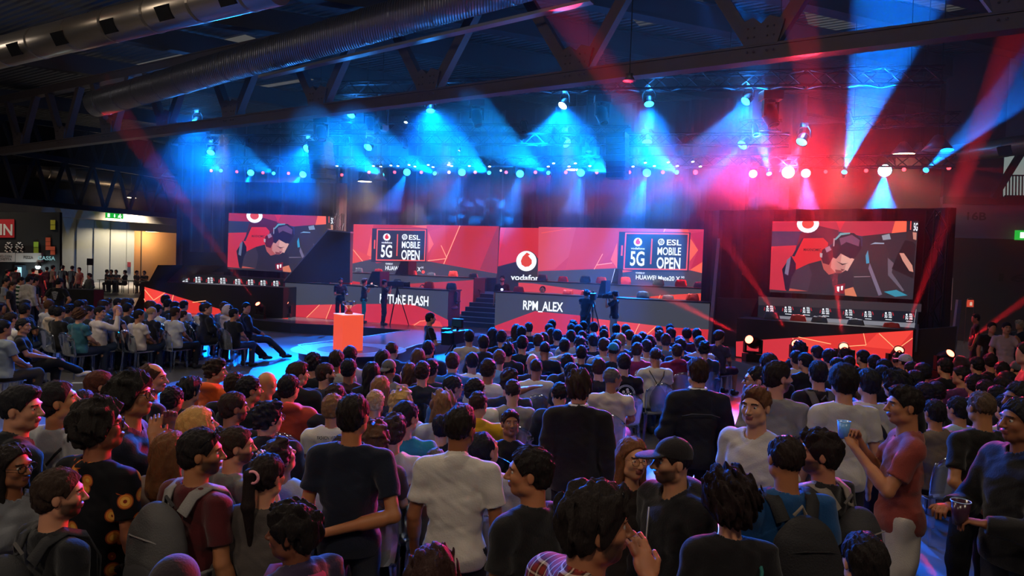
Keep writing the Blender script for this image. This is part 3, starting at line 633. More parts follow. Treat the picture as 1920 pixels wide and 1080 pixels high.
zt_ = (WR.hit(1380, 598).z + WR.hit(1712, 617).z) / 2
wing(WR, (tl, tr_), 'wing_desk', 'right wing desk with bright red angular front below the right screen', art_wr, .9, zt_, ST)
CR = WR.back(1.7)
def logo(s, cx, cy_, k=1.0):
    s.line((cx - 9 * k, cy_ - 3), (cx - 10 * k, cy_ + 3), 1.6, RED3); s.line((cx + 8.5 * k, cy_ - 5), (cx + 10.5 * k, cy_ + 1), 1.6, RED3)
    s.text('5G', cx - 6.5 * k, cy_ - 1.5, cx - 1.5 * k, cy_ + 4.5, WHT); s.disc(cx - 4 * k, cy_ - 4, 1.8, WHT, 10)
    s.text('ESL', cx + 1 * k, cy_ - 6, cx + 7 * k, cy_ - 3.2, WHT); s.text('MOBILE', cx + 1 * k, cy_ - 2, cx + 7 * k, cy_ + .8, WHT); s.text('OPEN', cx + 1 * k, cy_ + 2, cx + 7 * k, cy_ + 5, WHT); s.line((cx - 5 * k, cy_ + 8), (cx + 7 * k, cy_ + 9), .9, WHT)
s = Screen(CR, 'logo_counter', 'back counter with a row of small event emblems under the right screen', 'counter')
quad = [(1422, 572), (1722, 585), (1718, 622), (1420, 604)]
s.poly(quad, em('ctr_navy', '1c1e2b', .8))
s.poly([(1422, 556), (1728, 570), (1727, 585), (1422, 572)], em('ctr_grey', '3d343c', .8)); s.poly([(1458, 592), (1716, 606), (1714, 618), (1458, 602)], em('desk_white', '8d8d98', .8)); s.line((1718, 580), (1712, 617), 1.4, em('desk_white', '8d8d98', .8))
for x, y in ((1443, 579), (1477, 580.5), (1511.5, 582), (1547.5, 584), (1591, 586.5), (1627, 589.5), (1665, 591), (1704, 594)): logo(s, x, y)
s.done(quad, 1.0)
# left wing
def art_wl(s):
    s.poly([(271, 538), (482, 600), (540, 596), (540, 612), (271, 612)], em('wr0', 'e03430', 1.0)); s.poly([(271, 538), (310, 549), (285, 585), (271, 560)], em('wr2', 'f0443a', 1.05)); s.poly([(310, 549), (330, 555), (325, 590), (288, 580)], em('wr1', 'd63440', .95))
    for a, b in (((271, 543), (288, 563)), ((288, 563), (309, 549)), ((325, 553), (318, 580)), ((361, 567), (386, 564)), ((270, 560), (280, 580))): s.line(a, b, 1.3, ORL)
tl, tr_ = WLp.T(WLp.hit(271, 560)), WLp.T(WLp.hit(531, 560))
zt_ = WLp.hit(480, 537).z
wing(WLp, (tl, tr_), 'wing_desk', 'left wing desk with red angular front behind the left audience', art_wl, .9, zt_, 0.0)
mb = MB(); pl = WLp.back(.02); q = [pl.hit(240, 600), pl.hit(271, 600), pl.hit(271, 536), pl.hit(345, 497), pl.hit(296, 497)]
mb.prism(q, pl.n * 3.4, pbr('wing_black', '141218')); q = [pl.hit(296, 497, 3.4), pl.hit(345, 497, 3.4), pl.hit(345, 472, 3.4), pl.hit(343, 472, 3.4)]
mb.prism([pl.hit(x, y, 2.4) for x, y in ((342, 472), (428, 474), (428, 510), (342, 510))], pl.n * .3, pbr('wing_black', '141218'))
tag(mb.build('wing_block', loc=tuple(pl.hit(240, 600))), 'black sloping block at the outer end of the left wing', 'stage block')
CL = WLp.back(1.7)
s = Screen(CL, 'logo_counter', 'back counter with a row of small event emblems under the left screen', 'counter')
quad = [(335, 513), (532, 524), (531, 548), (335, 540)]
s.poly(quad, em('ctr_dark', '121218', .8)); s.poly([(330, 532), (531, 542), (531, 546), (335, 537)], em('desk_white2', '6c6c74', .8))
for x, y in ((347, 524), (371, 525), (394, 526), (417.5, 527), (445.5, 529), (469.5, 530), (493, 531.5), (517, 532.5)): logo(s, x, y, .72)
s.done(quad, 1.0)
s = Screen(WLp.back(.7), 'light_door', 'pale lit upright panel beside the left desk end', 'panel'); quad = [(510.5, 541), (526.5, 541), (525, 602), (509, 602)]
s.poly([(510.5, 541), (526.5, 541), (525.6, 574), (510, 574)], em('door_lit', '8d9296', .7)); s.poly([(509.5, 588), (525.4, 588), (525, 602), (509, 602)], em('door_lit2', '5d6266', .6)); s.done(quad)
# ---- the two picture screens (same camera picture on both)
def picture(pl, TL, TR, BR, BL, name, label, crop=None):
    s = Screen(pl, name, label, 'screen')
    TLv, TRv, BRv, BLv = [Vector(q) for q in (TL, TR, BR, BL)]
    def M(x, y):   # x,y in a 0..276 x 0..140 frame
        u, v = x / 272, y / 139; p = (TLv * (1 - u) + TRv * u) * (1 - v) + (BLv * (1 - u) + BRv * u) * v; return (p.x, p.y)
    def Pg(pts, m):   # points measured in a 6x crop of the right screen
        out = []
        for x, y in pts:
            X = x / 6 - 48.0; Y = y / 6 - 14.7 - X * .012; X = max(0, min(272, X + (Y * .035))); Y = max(0, min(139, Y)); out.append(M(X, Y))
        s.poly(out, m)
    c = lambda h, k=.9: em('scr_' + h, h, k)
    Pg([(250, 60), (1960, 60), (1960, 1000), (200, 1000)], c('34303a')); Pg([(280, 80), (1100, 90), (1040, 215), (700, 240), (280, 205)], c('b0304a')); Pg([(1080, 85), (1800, 90), (1790, 215), (1290, 265), (1040, 215)], c('b8364c'))
    Pg([(1660, 90), (1790, 90), (1790, 220), (1625, 235)], ORG); Pg([(1000, 100), (1100, 90), (1045, 205)], c('d83048'))
    Pg([(280, 205), (1040, 215), (1300, 270), (1300, 380), (560, 420), (270, 385)], c('323a5c')); Pg([(270, 385), (560, 370), (450, 900), (240, 890)], c('cc3448'))
    Pg([(700, 120), (1030, 200), (1020, 300), (900, 400), (560, 380), (600, 240)], c('5a2038'))
    for k, m in ((125, WHT), (68, c('e85048'))): Pg([(685 + k * math.cos(a / 10 * math.pi), 120 + k * .85 * math.sin(a / 10 * math.pi)) for a in range(20)], m)
    Pg([(1790, 85), (1960, 85), (1960, 250), (1790, 240)], c('2a2630')); Pg([(1832, 90), (1842, 90), (1842, 200), (1830, 200)], CORAL)
    # red chair
    Pg([(620, 290), (860, 285), (915, 340), (900, 640), (560, 680), (520, 500)], c('e02e38')); Pg([(620, 290), (640, 285), (540, 500), (510, 495)], c('2a2a40')); Pg([(500, 490), (555, 580), (560, 800), (520, 900), (440, 890), (400, 650)], c('1c1c34')); Pg([(455, 540), (500, 500), (470, 720), (430, 700)], c('6a7494'))
    # second chair, dark with grey and blue edges
    Pg([(1400, 340), (1550, 340), (1620, 480), (1760, 850), (1540, 910), (1340, 560)], c('39323a')); Pg([(1385, 360), (1440, 335), (1545, 340), (1545, 352), (1430, 352)], c('86b8d0')); Pg([(1340, 480), (1365, 420), (1385, 560), (1350, 570)], c('3aa0c8')); Pg([(1390, 560), (1540, 900), (1500, 915), (1375, 620)], c('7a6f88')); Pg([(1590, 500), (1660, 560), (1640, 660), (1790, 850), (1770, 860), (1600, 690)], c('6a6070')); Pg([(1560, 870), (1700, 845), (1830, 900), (1690, 920)], c('3a94b0'))
    Pg([(1515, 260), (1600, 240), (1620, 300), (1530, 310)], c('8aa0b0'))
    # man at the right edge of the picture
    Pg([(1780, 310), (1870, 330), (1900, 360), (1890, 500), (1890, 720), (1640, 620), (1700, 470)], c('221d24')); Pg([(1720, 450), (1770, 450), (1870, 580), (1885, 650), (1840, 640), (1760, 530)], c('d89888')); Pg([(1800, 215), (1880, 210), (1900, 330), (1830, 320), (1790, 290)], c('3c2a30')); Pg([(1860, 225), (1905, 230), (1905, 310), (1870, 300)], c('d09080'))
    Pg([(1215, 712), (1400, 705), (1400, 712), (1215, 722)], c('8a7f88'))
    # player: shirt, neck, face, hair, headset
    Pg([(560, 650), (700, 580), (840, 540), (900, 620), (1060, 700), (1160, 600), (1200, 680), (1215, 830), (1130, 860), (1110, 930), (480, 890), (510, 740)], c('2e2938')); Pg([(700, 590), (740, 700), (700, 890), (480, 890), (510, 740), (560, 650)], c('3d3546')); Pg([(1110, 860), (1210, 830), (1255, 935), (1120, 925)], c('e08060')); Pg([(490, 870), (700, 895), (480, 900)], c('c05a50'))
    Pg([(840, 540), (960, 480), (1010, 560), (1000, 680), (930, 700), (870, 640)], c('bb5a56')); Pg([(960, 500), (1060, 440), (1180, 510), (1190, 560), (1130, 640), (1080, 670), (1010, 680), (950, 620)], c('cf8a84')); Pg([(1070, 470), (1215, 520), (1170, 600), (1140, 655), (1110, 640), (1120, 580), (1060, 560)], c('e4aca0')); Pg([(1000, 640), (1080, 650), (1070, 680), (1010, 682)], c('8a4548'))
    Pg([(1010, 545), (1080, 575), (1150, 565), (1080, 590)], c('3a2028')); Pg([(1060, 630), (1110, 640), (1080, 655)], c('7a3038'))
    Pg([(985, 300), (1080, 230), (1200, 230), (1280, 290), (1290, 400), (1230, 500), (1170, 515), (1060, 460), (1010, 520), (960, 500), (950, 380)], c('2a1c30')); Pg([(1040, 290), (1180, 250), (1270, 310), (1260, 380), (1120, 330), (1060, 370)], c('6a4a68')); Pg([(985, 300), (1050, 230), (1160, 225), (1160, 240), (1060, 255), (1000, 310)], c('6ab0b8'))
    Pg([(850, 420), (910, 380), (965, 400), (975, 500), (930, 590), (860, 570), (835, 500)], c('5a1c30')); Pg([(880, 400), (930, 375), (955, 420), (900, 450)], c('a08098')); Pg([(825, 455), (855, 460), (850, 510), (825, 500)], c('c0a8b0')); Pg([(975, 290), (990, 290), (985, 380), (972, 380)], c('a0a0b0'))
    Pg([(1000, 820), (1120, 790), (1110, 910), (1010, 900)], c('8a1c30')); Pg([(1025, 830), (1055, 830), (1050, 890), (1030, 880)], WHT); Pg([(1070, 825), (1095, 820), (1090, 870), (1072, 870)], WHT)
    def TT(t, x0, y0, x1, y1, m):
        a = M(x0 / 6 - 48, y0 / 6 - 14.7); b = M(x1 / 6 - 48, y1 / 6 - 14.7); s.text(t, a[0], a[1], b[0], b[1], m)
    TT('MAXNOMIC', 650, 400, 850, 425, c('5a1c24')); TT('5G', 1866, 110, 1918, 190, WHT)
    s.done([tuple(TLv), tuple(TRv), tuple(BRv), tuple(BLv)], .15)
    return s
SR = WR.back(2.2)
picture(SR, (1448.5, 415), (1722, 414.5), (1711.5, 561.5), (1442.5, 547.5), 'video_screen', 'large right video screen showing a player with headphones and red chair')
SL = WLp.back(2.4)
picture(SL, (429, 399.3), (627, 406), (624, 515), (426.5, 504.5), 'video_screen', 'left video screen showing a player with headphones, partly hidden by the wing panel')
# black surround and drape walls behind the stage
def curtain(pl, t0, t1, z0, z1, m, name, label, amp=.12, off=0.0, kind=None):
    mb = MB(); n = int((t1 - t0) / .12); top = []; bot = []
    for i in range(n + 1):
        t = t0 + (t1 - t0) * i / n; o_ = off + amp * math.sin(i * 1.05) * (.6 + .4 * math.sin(i * .37)); top.append(pl.at(t, z1, o_)); bot.append(pl.at(t, z0, o_ * 1.1))
    for i in range(n): mb.face([bot[i], bot[i + 1], top[i + 1], top[i]], m)
    o = mb.build(name, smooth=True, loc=tuple(bot[0])); tag(o, label, 'curtain', kind=kind); return o
DRP = pbr('drape', '2a232e', .9, 0, 0, sheen=.3)
CB = LL.back(3.2)
curtain(CB, CB.T(CB.hit(330, 480)), CB.T(CB.hit(1500, 480)), 0, 9.2, DRP, 'stage_curtain', 'huge dark pleated curtain across the back of the stage')
CG = LL.back(1.8)
curtain(CG, CG.T(CG.hit(640, 400)), CG.T(CG.hit(716, 400)), .4, 6.9, pbr('drape_grey', '6a6068', .9, sheen=.3), 'stage_curtain', 'grey pleated curtain lit from above left of the left led wall', .08)
curtain(SR.back(1.2), WR.T(WR.hit(1350, 500)) - 1.5, WR.T(WR.hit(1762, 500)) + .25, 0, SR.hit(1580, 392, 1.2).z, DRP, 'stage_curtain', 'dark pleated curtain around the large right screen')
curtain(SL.back(.6), WLp.T(WLp.hit(380, 500)) - 1.2, SL.back(.6).T(SL.hit(646, 500, .6)), 0, 5.4, DRP, 'stage_curtain', 'dark pleated curtain behind the left video screen')
slab(WR, [(1716, 618), (1795, 612), (1785, 706), (1708, 700)], .15, pbr('side_black', '2a2226', .8), 'side_panel', 'dark flat panel right of the right wing desk', 'stage panel', .05)
slab(WR, [(1719, 608), (1723, 608), (1719, 660), (1715, 660)], .05, pbr('post_blue', '3d4454', .5), 'edge_post', 'slim grey blue post beside the right wing desk', 'post', -.05)
# lattice towers
LAT = pbr('alu_lattice', '2b2d34', .45, .6)
def lattice(a, b, w_, name, label, cat='truss', r=.022, n=None, m=None, group=None, up_=None):
    a, b = Vector(a), Vector(b); d = (b - a).normalized(); L = (b - a).length
    x_ = d.cross(Vector((0, 0, 1)) if abs(d.z) < .9 else Vector((0, 1, 0))).normalized(); y_ = x_.cross(d); n = n or max(3, int(L / w_ / 1.1)); m = m or LAT
    mb = MB(); cs = [(x_ * sx + y_ * sy) * w_ / 2 for sx, sy in ((-1, -1), (1, -1), (1, 1), (-1, 1))]
    for c in cs: mb.tube([a + c, b + c], r, m, 5)
    for k in range(n):
        p, q = a + d * (L * k / n), a + d * (L * (k + 1) / n)
        for i in range(4):
            c0, c1 = cs[i], cs[(i + 1) % 4]; mb.tube([p + c0, q + c1] if (k + i) % 2 else [p + c1, q + c0], r * .6, m, 4, False)
    o = mb.build(name, loc=tuple(a)); tag(o, label, cat, group); return o
q = SL.hit(632, 470, -.3); lattice((q.x, q.y, ST), SL.hit(636, 400, -.3), .3, 'lattice_tower', 'short lattice tower between left screen and left led wall')
q = SR.hit(1742, 600, .3); lattice((q.x, q.y, 0), SR.hit(1758, 395, .3), .35, 'lattice_tower', 'tall lattice tower right of the large right screen')
# ================================================================ STAGE LIGHTING
F1 = LL.back(-.6); F2 = LL.back(-2.2); F3 = LL.back(-4.2)
BLK = pbr('fixture_black', '0c0c10', .45, .2, spec=.5); CYN = em('lens_cyan', '2fd0ff', 7); BLU = em('lens_blue', '1890ff', 9); REDL = em('lens_red', 'ff3038', 9); WHL = em('lens_white', 'e8f8ff', 22); STAR = em('lens_star', 'ff8050', 60)
PNK = em('lens_pink', 'ff8088', 8); CYW = em('lens_cyan_white', 'b8f4ff', 30)
B1 = (.0, .17, 1.0); B2_ = (.0, .25, 1.0); RD = (1.0, .015, .03); WC = (.75, .85, .9)
def beam(p, target, energy, col, deg, size=.04, blend=.35, start=0.0):
    d = (Vector(target) - Vector(p)).normalized()
    return light('beam_light', 'SPOT', Vector(p) + d * start, energy * (6 if col[0] > .5 and col[1] < .3 else 26), col, size=size, spot=R_(deg), blend=blend, target=target)
def rot_to(d):
    return Vector(d).to_track_quat('Z', 'Y').to_matrix()
def fixture(name, p, d, r, lens, label, group=None, hang=True, yoke=True, depth=None):
    """round stage lamp: housing, glowing lens, yoke; the lens faces along d"""
    d = Vector(d).normalized(); M = rot_to(d); e = empty(name, p); tag(e, label, 'stage light', group)
    L = depth or r * 1.8
    mb = MB(); mb.lathe([(.001, -L), (r * .6, -L), (r * .95, -L * .7), (r * 1.12, -.03), (r * 1.12, .02), (r * .98, .02), (r * .96, -.01), (.001, -.01)], (0, 0, 0), BLK, 14, M); kid(mb.build('housing', smooth=False), e)
    mb = MB(); mb.lathe([(.001, .0), (r * .94, -.004)], (0, 0, 0), lens, 14, M); kid(mb.build('lens'), e)
    if yoke:
        mb = MB(); s_ = 1 if hang else -1; c = -d * L * .5
        x_ = Vector((d.y, -d.x, 0)); x_ = x_.normalized() if x_.length > .05 else Vector((1, 0, 0)); w_ = r * 1.3
        pts = [c + x_ * w_, c + x_ * w_ + Vector((0, 0, s_ * r * 1.2)), c + x_ * w_ * .6 + Vector((0, 0, s_ * r * 2)), c - x_ * w_ * .6 + Vector((0, 0, s_ * r * 2)), c - x_ * w_ + Vector((0, 0, s_ * r * 1.2)), c - x_ * w_]
        mb.tube(pts, r * .14, BLK, 5); mb.box(c + Vector((0, 0, s_ * r * 2.3)), (r * 1.1, r * 1.1, r * .7), BLK); kid(mb.build('yoke'), e)
    return e
def moving_head(p, d, lens, label, k=1.0, group=None, hang=False):
    """base box, two-armed yoke and tilted barrel head"""
    e = empty('moving_head', p); tag(e, label, 'stage light', group); s_ = -1 if hang else 1; d = Vector(d).normalized(); M = rot_to(d); z = Vector((0, 0, s_))
    mb = MB(); mb.box(z * .09 * k, (.42 * k, .34 * k, .18 * k), BLK); kid(mb.build('base', bevel=.012 * k), e)
    c = z * .48 * k; x_ = Vector((d.y, -d.x, 0)); x_ = x_.normalized() if x_.length > .05 else Vector((1, 0, 0))
    mb = MB(); mb.tube([z * .18 * k, z * .24 * k], .1 * k, BLK, 10)
    for a in (-1, 1):
        mb.bar(z * .22 * k, z * .22 * k + x_ * a * .2 * k, .07 * k, BLK, .05 * k); mb.bar(z * .2 * k + x_ * a * .2 * k, c + x_ * a * .2 * k + z * .06 * k, .05 * k, BLK, .14 * k)
    kid(mb.build('yoke'), e)
    mb = MB(); mb.lathe([(.001, -.24), (.09, -.23), (.15, -.16), (.165, 0), (.15, .1), (.12, .22), (.125, .26), (.105, .26), (.1, .235), (.001, .235)], (0, 0, 0), BLK, 18, M * k)
    o = mb.build('head', smooth=True); o.location = c; kid(o, e)
    mb = MB(); mb.lathe([(.001, .25), (.1, .245)], (0, 0, 0), lens, 16, M * k); o = mb.build('lens'); o.location = c; kid(o, e)
    return e, Vector(p) + c + d * .27 * k
# trusses
def on(pl, x, y): return pl.hit(x, y)
lattice(on(F1, 385, 303), on(F1, 1790, 303), .35, 'light_truss', 'back lighting truss carrying the long row of small red and blue lamps', r=.03)
lattice(on(F2, 330, 262), on(F2, 1480, 262), .35, 'light_truss', 'middle lighting truss with dark lamps in the blue haze', r=.028)
lattice(on(F3, 640, 168), on(F3, 1768, 143), .42, 'light_truss', 'front lighting truss reaching far right below the big roof truss', r=.035)
lattice(on(F2, 1385, 236), on(F2, 1466, 236), .32, 'light_truss', 'short truss piece crossing the blue beam beside the red moving head')
lattice(on(F2, 1586, 232), on(F2, 1800, 222), .32, 'light_truss', 'short truss piece crossing the wide blue beam at the right')
lattice(on(F2, 500, 235), on(F2, 1180, 246), .3, 'light_truss', 'thin truss piece high in the blue haze at centre')
for x, y0, y1, pl in ((1368, 55, 150, F3), (1708, 20, 140, F3), (1461, 60, 155, F3), (1600, 130, 300, F1), (900, 130, 300, F1), (600, 190, 255, F2), (1100, 120, 255, F2)):
    mb = MB(); a, b = on(pl, x, y1), on(pl, x, y0); b.z = ZR; mb.tube([a, b], .012, BLK, 4); tag(mb.build('steel_cable', loc=tuple(a)), 'thin black steel cable holding a lighting truss from the roof', 'cable', 'truss hanging cables')
# the long row of small red lamps
reds = [(396, 320), (444, 322), (493, 324), (541, 325), (590, 326), (641, 328), (692, 323), (740, 323), (790, 323), (842, 323), (891, 323), (949, 323), (1004, 323), (1061, 323), (1119, 323), (1180, 323), (1243, 323), (1304, 323), (1548, 322), (1624, 320), (1695, 318), (1779, 315)]
for i, (x, y) in enumerate(reds):
    p = on(F1, x, y); big = x == 1304
    fixture('beam_lamp', p, CAMP - p + Vector((0, 0, -1)), .085 if big else .06, REDL if x != 842 else PNK, 'small red lamp in the long row on the back lighting truss', 'small red lamps in the back row', yoke=False, depth=.25)
bl = [((414, 320), (393, 307), F1.back(-3)), ((513, 325), (460, 300), F1.back(-5)), ((717, 328), (600, 262), F1.back(-7)), ((815, 325), (655, 250), F1.back(-8)), ((917, 324), (830, 275), F1.back(-7)), ((1028, 324), (850, 215), F1.back(-9)), ((1141, 324), (1050, 262), F1.back(-8)), ((1269, 323), (1120, 225), F1.back(-9))]
for (a, t, pl) in bl:
    p = on(F1, *a); q = on(pl, *t); fixture('beam_lamp', p, q - p, .075, CYN, 'small blue beam lamp in the back row shining up to the left', 'blue beam lamps in the back row', depth=.3)
    beam(p, q, 2600 if a[0] > 600 else 900, B2_, 9 if a[0] < 600 else 13, start=.1)
for (a, t, pl, en, dg, lb) in (((1442, 326), (1395, 110), F1.back(-4.5), 3500, 15, 'small blue beam lamp between the two red stars shining up'), ((1583, 323), (1655, 90), F1.back(-5), 6000, 17, 'small blue beam lamp sending the wide blue beam up at the right'), ((1736, 319), (1900, 165), F1.back(-5), 3500, 13, 'small blue beam lamp sending the outermost beam up to the right')):
    p = on(F1, *a); q = on(pl, *t); fixture('beam_lamp', p, q - p, .09, BLU, lb, depth=.3); beam(p, q, en, B1, dg, start=.1)
washes = [((470, 324), F1, (455, 370), 26, 900), ((568, 327), F1, (520, 380), 30, 2500), ((763, 323), F1, (740, 370), 26, 600), ((866, 323), F1, (850, 370), 26, 500), ((975, 326), F1, (960, 380), 26, 500), ((1089, 324), F1, (1080, 380), 26, 600), ((1213, 324), F1, (1190, 400), 28, 1500), ((1511, 325), F1, (1515, 400), 26, 800), ((1659, 320), F1, (1650, 400), 30, 3500)]
for (a, pl, t, dg, en) in washes:
    p = on(pl, *a); q = on(pl.back(-1.5), *t); fixture('wash_light', p, (CAMP - p).normalized() * 1.2 + (q - p).normalized(), .15 if a[0] != 1659 else .2, CYN if a[0] != 1659 else CYW, 'round cyan wash lamp in the back row shining down' if a[0] != 1659 else 'bright cyan wash lamp above the large right screen', 'round wash lamps in the back row' if a[0] != 1659 else None)
    beam(p, q, en, B1, dg, blend=.7, start=.2)
ups = [((367, 230), F2, (345, 260), 300, 'tilted cyan wash lamp above the big truss chord at far left'), ((395, 286), F2, (380, 320), 200, 'cyan wash lamp hanging left of the blue beams'), ((575, 279), F2, (540, 300), 500, 'cyan wash lamp left of the left hanging speaker'), ((658, 216), F3, (640, 250), 100, 'cyan wash lamp half hidden under the big truss chord'), ((690, 276), F2, (670, 300), 150, 'tilted cyan wash lamp below the little box camera'), ((807, 208), F3, (803, 290), 900, 'cyan wash lamp with dotted lens under the big truss'), ((1055, 198), F3, (1010, 260), 3500, 'brightest white blue wash lamp at the centre top'), ((1063, 269), F2, (1100, 300), 500, 'cyan wash lamp above the hanging lamp shades'), ((1217, 195), F3, (1222, 300), 1300, 'cyan wash lamp with a straight beam going down'), ((1213, 267), F2, (1215, 300), 700, 'cyan wash lamp right of the right hanging speaker'), ((1398, 190), F3, (1300, 290), 1500, 'cyan wash lamp beside the red moving head'), ((1392, 272), F2, (1310, 350), 1500, 'cyan wash lamp shining down left below the short truss'), ((1503, 266), F2, (1480, 310), 500, 'cyan wash lamp above the big red star lamp')]
for (a, pl, t, en, lb) in ups:
    p = on(pl, *a); q = on(pl.back(1.5), *t); br = a[0] == 1055
    fixture('wash_light', p, (CAMP - p).normalized() * 1.3 + (q - p).normalized(), .17 if pl is F2 else .15, CYW if br else CYN, lb)
    beam(p, q, en, B2_, 24, blend=.6, start=.2); light('blue_roof_fill', 'POINT', p + Vector((0, -.1, .45)), 130, (.03, .3, 1), size=.15)  # blue point added by each lamp to tint truss and roof
# white beam and white dots
p = on(F2, 861, 282); q = on(F2.back(3.5), 790, 380); fixture('profile_spot', p, (q - p).normalized() + (CAMP - p).normalized(), .06, WHL, 'white spot lamp sending a pale beam down to the left'); beam(p, q, 260, WC, 15, start=.15)
p = on(F2, 939, 320); fixture('profile_spot', p, CAMP - p, .03, WHL, 'tiny white spot lamp under the blue haze at centre')
for x, y in ((632, 311), (700, 311), (714, 312), (733, 310), (746, 311), (767, 309), (778, 312), (803, 309), (812, 313), (841, 309), (847, 311), (880, 311), (918, 312), (1028, 312), (1038, 306), (1067, 312), (1079, 306), (1106, 311), (1187, 312), (1210, 305), (1227, 311), (1253, 304), (1270, 311), (1299, 303), (1313, 312)):
    p = on(F1.back(-.9), x, y); fixture('work_lamp', p, Vector((0, -.6, -1)), .055, em('lens_small', 'e8f8ff', 6), 'tiny white lamp pointing down above the back row', 'tiny white lamps above the back row', depth=.12, yoke=False)
for x, y, lb in ((694, 231, 'small white spot lamp beside the box camera'), (761, 229, 'small white spot lamp right of the box camera')):
    p = on(F3, x, y); fixture('profile_spot', p, Vector((-.2, -.6, -1)), .06, WHL, lb)
# two red stars and red wash in the haze
for (x, y, r, en, lb) in ((1412, 326, .13, 2600, 'smaller glowing red star lamp left of the brightest one'), (1478, 323, .2, 9000, 'brightest red white star lamp above the right screen')):
    p = on(F1, x, y); d = CAMP + Vector((1.2 if r > .15 else 0, 4, -.5)) - p; e = fixture('wash_light', p, d, r, STAR, lb)
    light('star_glow', 'POINT', p + (CAMP - p).normalized() * .35, en * .012, RD, size=.12)
for a, t, pl, dg, en in (((590, 326), (500, 350), F1.back(-.6), 24, 700), ((1304, 323), (1100, 420), F1.back(-.8), 40, 900), ((1243, 323), (1000, 400), F1.back(-.8), 36, 800), ((1061, 323), (860, 390), F1.back(-.8), 36, 600), ((891, 323), (760, 380), F1.back(-.8), 30, 700), ((1548, 322), (1600, 345), F1.back(-.8), 20, 700), ((1624, 320), (1700, 345), F1.back(-.8), 24, 900), ((1695, 318), (1780, 330), F1.back(-.8), 12, 500), ((1779, 315), (1850, 318), F1.back(-.8), 10, 450), ((1412, 326), (1330, 520), F1.back(-1), 45, 900), ((1478, 323), (1520, 430), F1.back(-1.5), 60, 700)):
    p = on(F1, *a); beam(p, on(pl, *t), en, RD, dg, blend=.8, start=.15)
# moving heads on the floor, red beams
mh = [((1411, 668), 22.0, (1180, 520), -1, 1.0, 'moving head on the stage edge at the left end of the right wing', 'r'), ((1497, 672), 21.5, (1420, 540), 0, .9, 'moving head hidden behind heads in front of the right wing, left one', 'r'), ((1583, 678), 20.9, (1556, 450), -.5, .9, 'moving head behind heads sending a red beam up across the right screen', 'r'),
      ((1682, 684), 20.3, (1780, 400), 0, .9, 'moving head at the right end of the right wing with a beam up right', 'r'), ((1770, 688), 20.0, (1925, 560), 0, .9, 'moving head beside the slim pole with a red beam to the far right', 'r'),
      ((488, 600), 25.5, (395, 450), 1, .8, 'moving head at the inner end of the left wing', 'r'), ((537, 604), 25.0, (527, 490), .5, .8, 'moving head at the left corner of the main stage', 'r'), ((437, 596), 26, (380, 520), 0, .8, 'moving head half hidden behind the hooded spectator', 'r'), ((444, 560), 27.5, (395, 480), 0, .5, 'small red floor light on the left counter', 'r'), ((168, 578), 26, (168, 560), 0, .9, 'red glowing moving head in a black case behind the left audience', 'r')]
for (a, Y, t, dY, k, lb, c) in mh:
    q = P(a[0], a[1], Y); 
    if 1400 < a[0] < 1700: q = WR.hit(a[0], 660, -.45); q.z = ST
    elif a[0] in (488, 537): q = (WLp if a[0] == 488 else L1).hit(a[0], 590, -.5); q.z = ST
    elif a[0] == 1770: q = WR.hit(1770, 660, -.3); q.z = .35
    tg = P(t[0], t[1], q.y + dY); dirn = (tg - q - Vector((0, 0, .45))).normalized()
    lens = em('lens_redw', 'ff5a40', 14); face = (dirn + (CAMP - q).normalized() * 1.2).normalized()
    e, lp_ = moving_head(q, face, lens, lb, k)
    if a[0] == 168: continue
    beam(lp_, tg, 16000 if a[0] > 1000 else 9000, RD, 6, size=.03, start=.3)
mb = MB(); q = P(158, 585, 24.5); mb.box((q.x, q.y, .55), (1.0, .6, 1.1), pbr('case_black', '0d0c0e', .7)); e = tag(mb.build('flight_case', loc=(q.x, q.y, 0)), 'black flight case with a red lamp behind the left audience', 'case')
# dark hanging moving heads (switched off)
for (x, y, Yp, k, lb, lit) in ((895, 188, F3.back(-.6), 1.15, 'large dark moving head hanging below the front truss, left one', 0), (1130, 180, F3.back(-.6), 1.15, 'large dark moving head hanging left of the centre right wash lamp', 0), (1446, 172, F3.back(-.6), 1.3, 'large dark red lit moving head hanging in front of the blue beam', 1), (603, 220, F3.back(-.6), 1.15, 'dark moving head with cyan rim hanging left of centre', 0), (694, 207, F3.back(-.6), .9, 'dark moving head hanging above the small white spot', 0)):
    moving_head(on(Yp, x, y), (.25, -.4, -1), pbr('lens_dark', '101820', .1), lb, k, hang=True)
for (x, y) in ((706, 250), (790, 250), (760, 276), (650, 276), (983, 246), (1418, 252), (1593, 232), (1103, 284), (548, 262), (463, 276), (415, 272)):
    p = on(F2.back(-.2), x, y); fixture('profile_spot', p, (.1, -.4, -1), .1, pbr('lens_dark', '101820'), 'dark unlit stage lamp hanging in the haze', 'unlit lamps hanging in the haze', depth=.4)
p = on(F2, 1435, 250)
